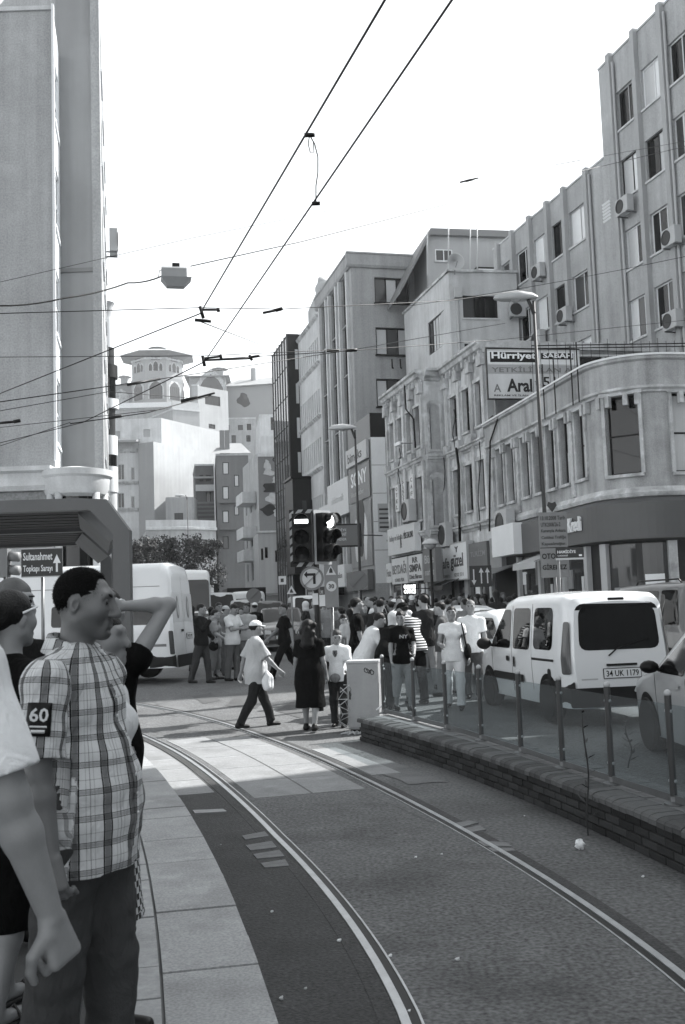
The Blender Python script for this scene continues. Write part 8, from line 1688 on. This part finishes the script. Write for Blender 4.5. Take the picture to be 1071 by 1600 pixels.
# --- the man in the plaid shirt
lc = near_loc(128, 3.40); HD = -14
s = Skel(1.775, lean=-3, arms=((-14, 6, 14, 6), (0, 10, 14, 4)), legs=((5, 6), (-6, 3)), head=(8, -7), fat=1.04); s.hk = s.k * .93; s.H = s.H - s.u * .006
T = thing('person', 'dark haired man in a short sleeved plaid shirt looking along the street from the platform', 'person', (lc[0], lc[1], PZ), R(HD) - math.pi / 2, 'people on the platform')
skin1 = mat('skin_man', .125, .5, .10, 9, .12, 190)
V, Q = body_sdf(s, .0045, True, True, 40, 1.12).mesh(); ob = mesh_obj('body', V, Q, skin1, T)
# five o'clock shadow is a real darker beard area: jaw and upper lip
loc_ = (V - s.H) @ s.hm / s.hk; bd = np.clip((-.035 - loc_[:, 2]) / .02, 0, 1) * np.clip((loc_[:, 1] + .005) / .03, 0, 1) * np.clip((loc_[:, 2] + .135) / .02, 0, 1); at2 = ob.data.attributes.new('beard', 'FLOAT', 'POINT'); at2.data.foreach_set('value', bd.astype(np.float32))
n2 = skin1.node_tree; an_ = n2.nodes.new('ShaderNodeAttribute'); an_.attribute_name = 'beard'; mx = n2.nodes.new('ShaderNodeMix'); mx.data_type = 'RGBA'; src = n2.nodes['Principled BSDF'].inputs['Base Color'].links[0].from_socket; n2.links.new(src, mx.inputs['A']); mx.inputs['B'].default_value = G(.05); mm_ = n2.nodes.new('ShaderNodeMath'); mm_.operation = 'MULTIPLY'; mm_.inputs[1].default_value = .62; n2.links.new(an_.outputs['Fac'], mm_.inputs[0]); n2.links.new(mm_.outputs[0], mx.inputs['Factor']); n2.links.new(mx.outputs['Result'], n2.nodes['Principled BSDF'].inputs['Base Color'])
g = top_sdf(s, .0055, .86, -.15, .030, .045); X_, Y_, Z_ = [q for q in g.axes()]
# drape: vertical folds at the belly, cross folds at the waist and sleeve
g.wrinkle(.0060, 19, 1.3, .45); g.wrinkle(.0040, 33, 2.1, .9); V, Q = g.mesh(); sh = mesh_obj('plaid_shirt', V, Q, plaid, T)
cl = np.zeros((len(V), 3), np.float32); cl[:, 0] = np.arctan2(V[:, 0] - s.W[0], V[:, 1] - s.W[1]) * .165; cl[:, 1] = V[:, 2]
for i in (0, 1):
    a, e = s.sh[i], s.el[i]; d = (e - a) / np.linalg.norm(e - a); r_ = V - a; al = r_ @ d; rd = r_ - al[:, None] * d; rr = np.linalg.norm(rd, axis=1); sx = (-1, 1)[i]; msk = (sx * (V[:, 0] - s.sh[i][0]) > -.012) & (al > -.05) & (rr < .12)
    p1 = np.array([0, 1, 0]) - d * d[1]; p1 /= np.linalg.norm(p1); p2 = np.cross(d, p1); an = np.arctan2(rd @ p2, rd @ p1); cl[msk, 0] = an[msk] * .075 + .03; cl[msk, 1] = (al[msk]) * -1 + 1.4
at3 = sh.data.attributes.new('cloth', 'FLOAT_VECTOR', 'POINT'); at3.data.foreach_set('vector', cl.ravel())
# collar, placket, pocket flap, sleeve badge
def on_shirt(p, d):
    """push a point along d until it meets the shirt surface"""
    rel = V - p; al = rel @ d; pr = np.linalg.norm(rel - al[:, None] * d, axis=1); m = pr < .012; return p + d * (al[m].max() if m.any() else 0)
b = MB(); A = []
for r_, z_ in ((.068, -.02), (.073, .046), (.084, .044), (.104, -.008)):
    row = []
    for t in np.linspace(-2.75, 2.75, 25): f_ = abs(t) / 2.75; row.append(s.N + np.array([r_ * math.sin(t) * 1.02, -r_ * math.cos(t) * 1.05 + .004, z_ - .055 * f_ ** 2 + (.015 * (1 - f_)) - (.03 * f_ ** 6 if r_ > .09 else 0) + .008]))
    A.append(row)
b.grid(A); co = b.build('collar', plaid, sh, True); so_ = co.modifiers.new('s', 'SOLIDIFY'); so_.thickness = .003
def give_cloth(o, off=0.0):
    v = np.array([q.co[:] for q in o.data.vertices]); c = np.zeros((len(v), 3), np.float32); c[:, 0] = np.arctan2(v[:, 0], v[:, 1]) * .09 + off; c[:, 1] = v[:, 2] * 1.0; a_ = o.data.attributes.new('cloth', 'FLOAT_VECTOR', 'POINT'); a_.data.foreach_set('vector', c.ravel())
give_cloth(co, .02)
def torso_cloth(o, off=0.0):
    v = np.array([q.co[:] for q in o.data.vertices]); c = np.zeros((len(v), 3), np.float32); c[:, 0] = np.arctan2(v[:, 0] - s.W[0], v[:, 1] - s.W[1]) * .165 + off; c[:, 1] = v[:, 2]; a_ = o.data.attributes.new('cloth', 'FLOAT_VECTOR', 'POINT'); a_.data.foreach_set('vector', c.ravel())
F_ = np.array([0, 1.0, 0]); pts = [on_shirt(np.array([.008 + .004 * math.sin(z * 30), 0, z]), F_) for z in np.linspace(float(s.N[2]) - .10, float(s.P[2]) - .08, 26)]; b = MB(); b.grid([[p + np.array([-.014, .001, 0]), p + np.array([-.012, .0045, 0]), p + np.array([.012, .0045, 0]), p + np.array([.014, .001, 0])] for p in pts]); pk = b.build('placket', plaid, sh, True); torso_cloth(pk, .0)
for i in range(7): q = pts[2 + i * 3]; bt = MB().lathe([(.0055, 0), (.0055, .002), (.001, .0025)], 10, (0, 0, 0), 'y').build('button', spale, sh, True); bt.location = tuple(q + np.array([0, .005, 0]))
a, e = s.sh[1], s.el[1]; d = (e - a) / np.linalg.norm(e - a); out = np.array([.92, .40, 0]); out -= d * (out @ d); out /= np.linalg.norm(out); tg = np.cross(d, out); gr_ = []
bp = a + d * .135
for t in np.linspace(-.05, .05, 7): gr_.append([on_shirt(bp + d * t + tg * q, out) + out * .004 for q in np.linspace(-.036, .036, 6)])
b = MB(); b.grid(gr_); bg_ = b.build('sleeve_badge', black, sh, True); bs_ = bg_.modifiers.new('s', 'SOLIDIFY'); bs_.thickness = .003; bs_.offset = 0
pc = np.mean([q for r__ in gr_ for q in r__], axis=0)
lettering(bg_, '60', lambda u, v, dd: pc + tg * (-u) * -1 * -1 + (-d) * v + out * (.006 + dd), -.028, -.008, .056, .042, spale, .02, .002)
MB().tube([pc + tg * .025 - d * -.022 + out * .006, pc - tg * .025 - d * -.022 + out * .006], .003, 4).build('badge_line', spale, bg_); MB().tube([pc + tg * .02 + d * .036 + out * .006, pc - tg * .02 + d * .036 + out * .006], .005, 4).build('badge_line', spale, bg_)
g = legs_sdf(s, .006, 1.02, .026); g.wrinkle(.005, 15, 4, .8); g.wrinkle(.003, 34, 1, 1.1); V2, Q2 = g.mesh(); mesh_obj('trousers', V2, Q2, fabric(.075), T)
for i in (0, 1):
    a = s.an[i]; g = SDF(a - .2, a + .25, .008); g.cone(a + np.array((0, -.035, -.04)), a + np.array((0, .14, -.052)), .043, .036, .03); g.cone(a + np.array((0, -.02, 0)), a + np.array((0, -.03, -.04)), .042, .042, .03); g.cut((0, 0, -1), -float(a[2] - .078)); V3, Q3 = g.mesh(); mesh_obj('shoe', V3, Q3, shoem, T)
# hair: close cropped dome with a temple line
k, Mh = s.hk, s.hm; p = lambda x, y, z: s.H + Mh @ (np.array([x, y, z]) * k); g = SDF(s.H - .17, s.H + .17, .0035); g.ell(p(0, -.019, .0265), np.array((.0775, .1010, .0955)) * k, .02, Mh)
x, y, z = g.axes(); D = np.stack(np.meshgrid(x, y, z, indexing='ij'), -1) - s.H.astype(np.float32); lc_ = D @ Mh.astype(np.float32) / k; lx, ly, lz = lc_[..., 0], lc_[..., 1], lc_[..., 2]
front_line = np.where(lz > .02, .062 - .35 * (lz - .06).clip(-.05, .05) - np.abs(lx) * .30, .018 + .55 * (lz + .03).clip(-.03, .06)); low = np.where(ly > -.02, -.035, -.035 - (-.02 - ly).clip(0, .08) * .75)
ear = np.sqrt(((ly + .012) / .030) ** 2 + ((lz + .014) / .042) ** 2) - 1
g.F = np.maximum(g.F, np.maximum(ly - front_line, np.maximum(low - lz, np.where(np.abs(lx) > .05, -ear * .03, -1))).astype(np.float32) * k); g.F = g.F + .0016 * np.sin(x[:, None, None] * 420 + y[None, :, None] * 260) * np.sin(z[None, None, :] * 390 + 1.0).astype(np.float32); V3, Q3 = g.mesh(); mesh_obj('hair', V3, Q3, mat('hair_black', .006, .75, .3, 40, .5, 260, spec=.25), T)
rg = np.random.default_rng(5); ii = rg.integers(0, len(V3), 9000); ctr_ = p(0, -.02, .02); V4, Q4 = [], []
for i_ in ii:
    q = V3[i_]; d = q - ctr_; d /= np.linalg.norm(d); lean_ = Mh @ np.array([0, .5, -.5]); d = d * .75 + lean_ * .5 + rg.normal(0, .25, 3); l = rg.uniform(.003, .008); w = np.cross(d, rg.normal(0, 1, 3)); w = w / (np.linalg.norm(w) + 1e-9) * .0006; k_ = len(V4); V4 += [q - w, q + w, q + d * l + w * .2, q + d * l - w * .2]; Q4.append([k_, k_ + 1, k_ + 2, k_ + 3])
o = mesh_obj('hair_strands', np.array(V4), np.array(Q4), MAT['hair_black'], T); o['kind'] = 'stuff'
for sx in (-1, 1):
    b = MB(); b.grid([[p(sx * (.012 + .044 * t), 0.0965 - .024 * t ** 2, .027 + .006 * math.sin(t * 2.6) + w) for w in (-.0045 * (1 - .5 * t), 0, .0055 * (1 - .5 * t))] for t in np.linspace(0, 1, 9)]); q = b.build('eyebrow', hairm, T, True); so_ = q.modifiers.new('s', 'SOLIDIFY'); so_.thickness = .004; so_.offset = 0
    o = MB().lathe([(.0005, .0), (.0062, -.0012), (.0062, -.002), (.0005, .0028)], 12, (0, 0, 0), 'y').build('iris', eyem, T, True); o.location = tuple(p(sx * .034, .0885, .0035)); o.rotation_euler = Matrix(Mh.tolist()).to_euler()
    b = MB(); b.grid([[p(sx * (.020 + .026 * t), .0890 - .012 * (2 * t - 1) ** 2 + dy, .009 + .0045 * math.sin(t * 3.14) + w) for dy, w in ((-.004, .0045), (.0012, .001), (.0015, -.0035), (-.003, -.004))] for t in np.linspace(0, 1, 9)]); b.build('upper_eyelid', skin1, T, True)
# --- passer-by in white t-shirt: only arm and side reach into the picture
sk2 = mat('skin_arm', .21, .5, .10, 9, .10, 170)
lc = near_loc(-182, 2.3); s = Skel(1.91, lean=2, arms=((0, 8, 10, 0), (2, 17, 10, 3)), legs=((14, 6), (-14, 8)), head=(0, 0), fat=1.12)
T = thing('person', 'passer-by in a white t-shirt with a hanging fist next to the plaid shirt man', 'person', (lc[0], lc[1], PZ), R(78) - math.pi / 2, 'people on the platform')
s.hn[1] = np.array([-.95, .25, .0]); s.hn[0] = np.array([.6, -.8, 0])
V, Q = body_sdf(s, .005, False, True, 78).mesh(); mesh_obj('body', V, Q, sk2, T)
g = top_sdf(s, .007, .82, -.14, .03); g.wrinkle(.004, 18, 5, .5); V, Q = g.mesh(); mesh_obj('t_shirt', V, Q, fabric(.72), T); g = legs_sdf(s, .009, 1.02, .02); g.wrinkle(.005, 13, 2, .8); V, Q = g.mesh(); mesh_obj('trousers', V, Q, fabric(.012), T)
for i in (0, 1): a = s.an[i]; g = SDF(a - .2, a + .25, .01); g.cone(a + np.array((0, -.035, -.04)), a + np.array((0, .14, -.052)), .045, .036, .03); g.cut((0, 0, -1), -float(a[2] - .08)); V, Q = g.mesh(); mesh_obj('shoe', V, Q, shoem, T)
V, Q = hair_sdf(s, .008, 'short').mesh(); mesh_obj('hair', V, Q, hairm, T)
# --- woman with tied back hair in a long black dress and sandals
T, s = person('woman with dark tied back hair in a long black dress and sandals on the platform', near_loc(12, 4.35), 60, 1.72, skinm, ('dress', .012), ('skirt', .011), 'ponytail', res=.009, shoes=None, z=PZ, female=True, group='people on the platform', arms=((10, 6, 40, 10), (12, 6, 50, 14)), legs=((8, 4), (-8, 6)), fine=False, hands=True, eye=False, wr=.005)
for o in T.children:
    if o.name.startswith('skirt'): pass
for i in (0, 1): a = s.an[i]; b = MB(); b.box(a[0] - .045, a[0] + .045, a[1] - .08, a[1] + .17, a[2] - .085, a[2] - .066); b.build('sandal', dark, T, bevel=.008); MB().tube([(a[0] - .045, a[1] + .09, a[2] - .06), (a[0], a[1] + .09, a[2] - .018), (a[0] + .045, a[1] + .09, a[2] - .06)], .008, 6).build('sandal_strap', dark, T)
MB().tube([s.H + s.hm @ np.array(q) for q in ((-.082, -.02, .02), (-.08, .06, .045), (0, .098, .05), (.08, .06, .045), (.082, -.02, .02))], .005, 6).build('sunglasses', white, T)
person('balding man behind the woman in black at the platform edge', near_loc(18, 5.2), -30, 1.80, skinm, ('tee', .03), ('trousers', .03), 'crop', hairmat=mat('hair_thin', .10, .6, .3, 30, .4, 140), res=.011, z=PZ, group='people on the platform', head=(-10, 0), shoes=.015)
# --- person with both hands clasped behind the head
T, s = person('person in a black sleeveless top with hands clasped behind the head', near_loc(163, 5.3), 75, 1.74, skinm, ('tank', .012), ('trousers', .03), 'short', res=.009, z=PZ, group='people on the platform', eye=False, joints=[('el', 0, (-.285, .17, 1.66)), ('wr', 0, (-.11, -.02, 1.66)), ('el', 1, (.285, .17, 1.66)), ('wr', 1, (.11, -.02, 1.66))])
MB().tube([s.wr[1] + np.array([.034 * math.cos(t) * .3, .034 * math.cos(t), .034 * math.sin(t)]) for t in np.linspace(0, 6.283, 13)], .005, 5).build('bracelet', white, T)
# --- woman with folded arms behind the plaid shirt
chk = mat('check_cloth', .3, .9, 0); n_ = chk.node_tree; ck = n_.nodes.new('ShaderNodeTexChecker'); ck.inputs['Scale'].default_value = 42; ck.inputs['Color1'].default_value = G(.45); ck.inputs['Color2'].default_value = G(.012); tcn = n_.nodes.new('ShaderNodeTexCoord'); n_.links.new(tcn.outputs['Object'], ck.inputs[0]); n_.links.new(ck.outputs[0], n_.nodes['Principled BSDF'].inputs['Base Color'])
person('woman in a white t-shirt and checked skirt with folded arms beside the plaid shirt man', near_loc(150, 4.05), -8, 1.62, skind, ('tee', .66), ('skirt', chk), 'long', res=.009, z=PZ, female=True, group='people on the platform', eye=False, arms=((4, 8, 100, 96), (8, 12, 96, 100)), fat=1.15)
# ================================================================== AIR
hz = mat('haze_air', .5); n = hz.node_tree; n.nodes.clear(); o_ = n.nodes.new('ShaderNodeOutputMaterial'); pv = n.nodes.new('ShaderNodeVolumePrincipled'); pv.inputs['Color'].default_value = (.93, .95, .97, 1); pv.inputs['Density'].default_value = .00045; pv.inputs['Anisotropy'].default_value = .3; n.links.new(pv.outputs[0], o_.inputs['Volume'])
tag(MB().box(-450, 450, -70, 950, -1.3, 75).build('haze', hz, None), kind='stuff')
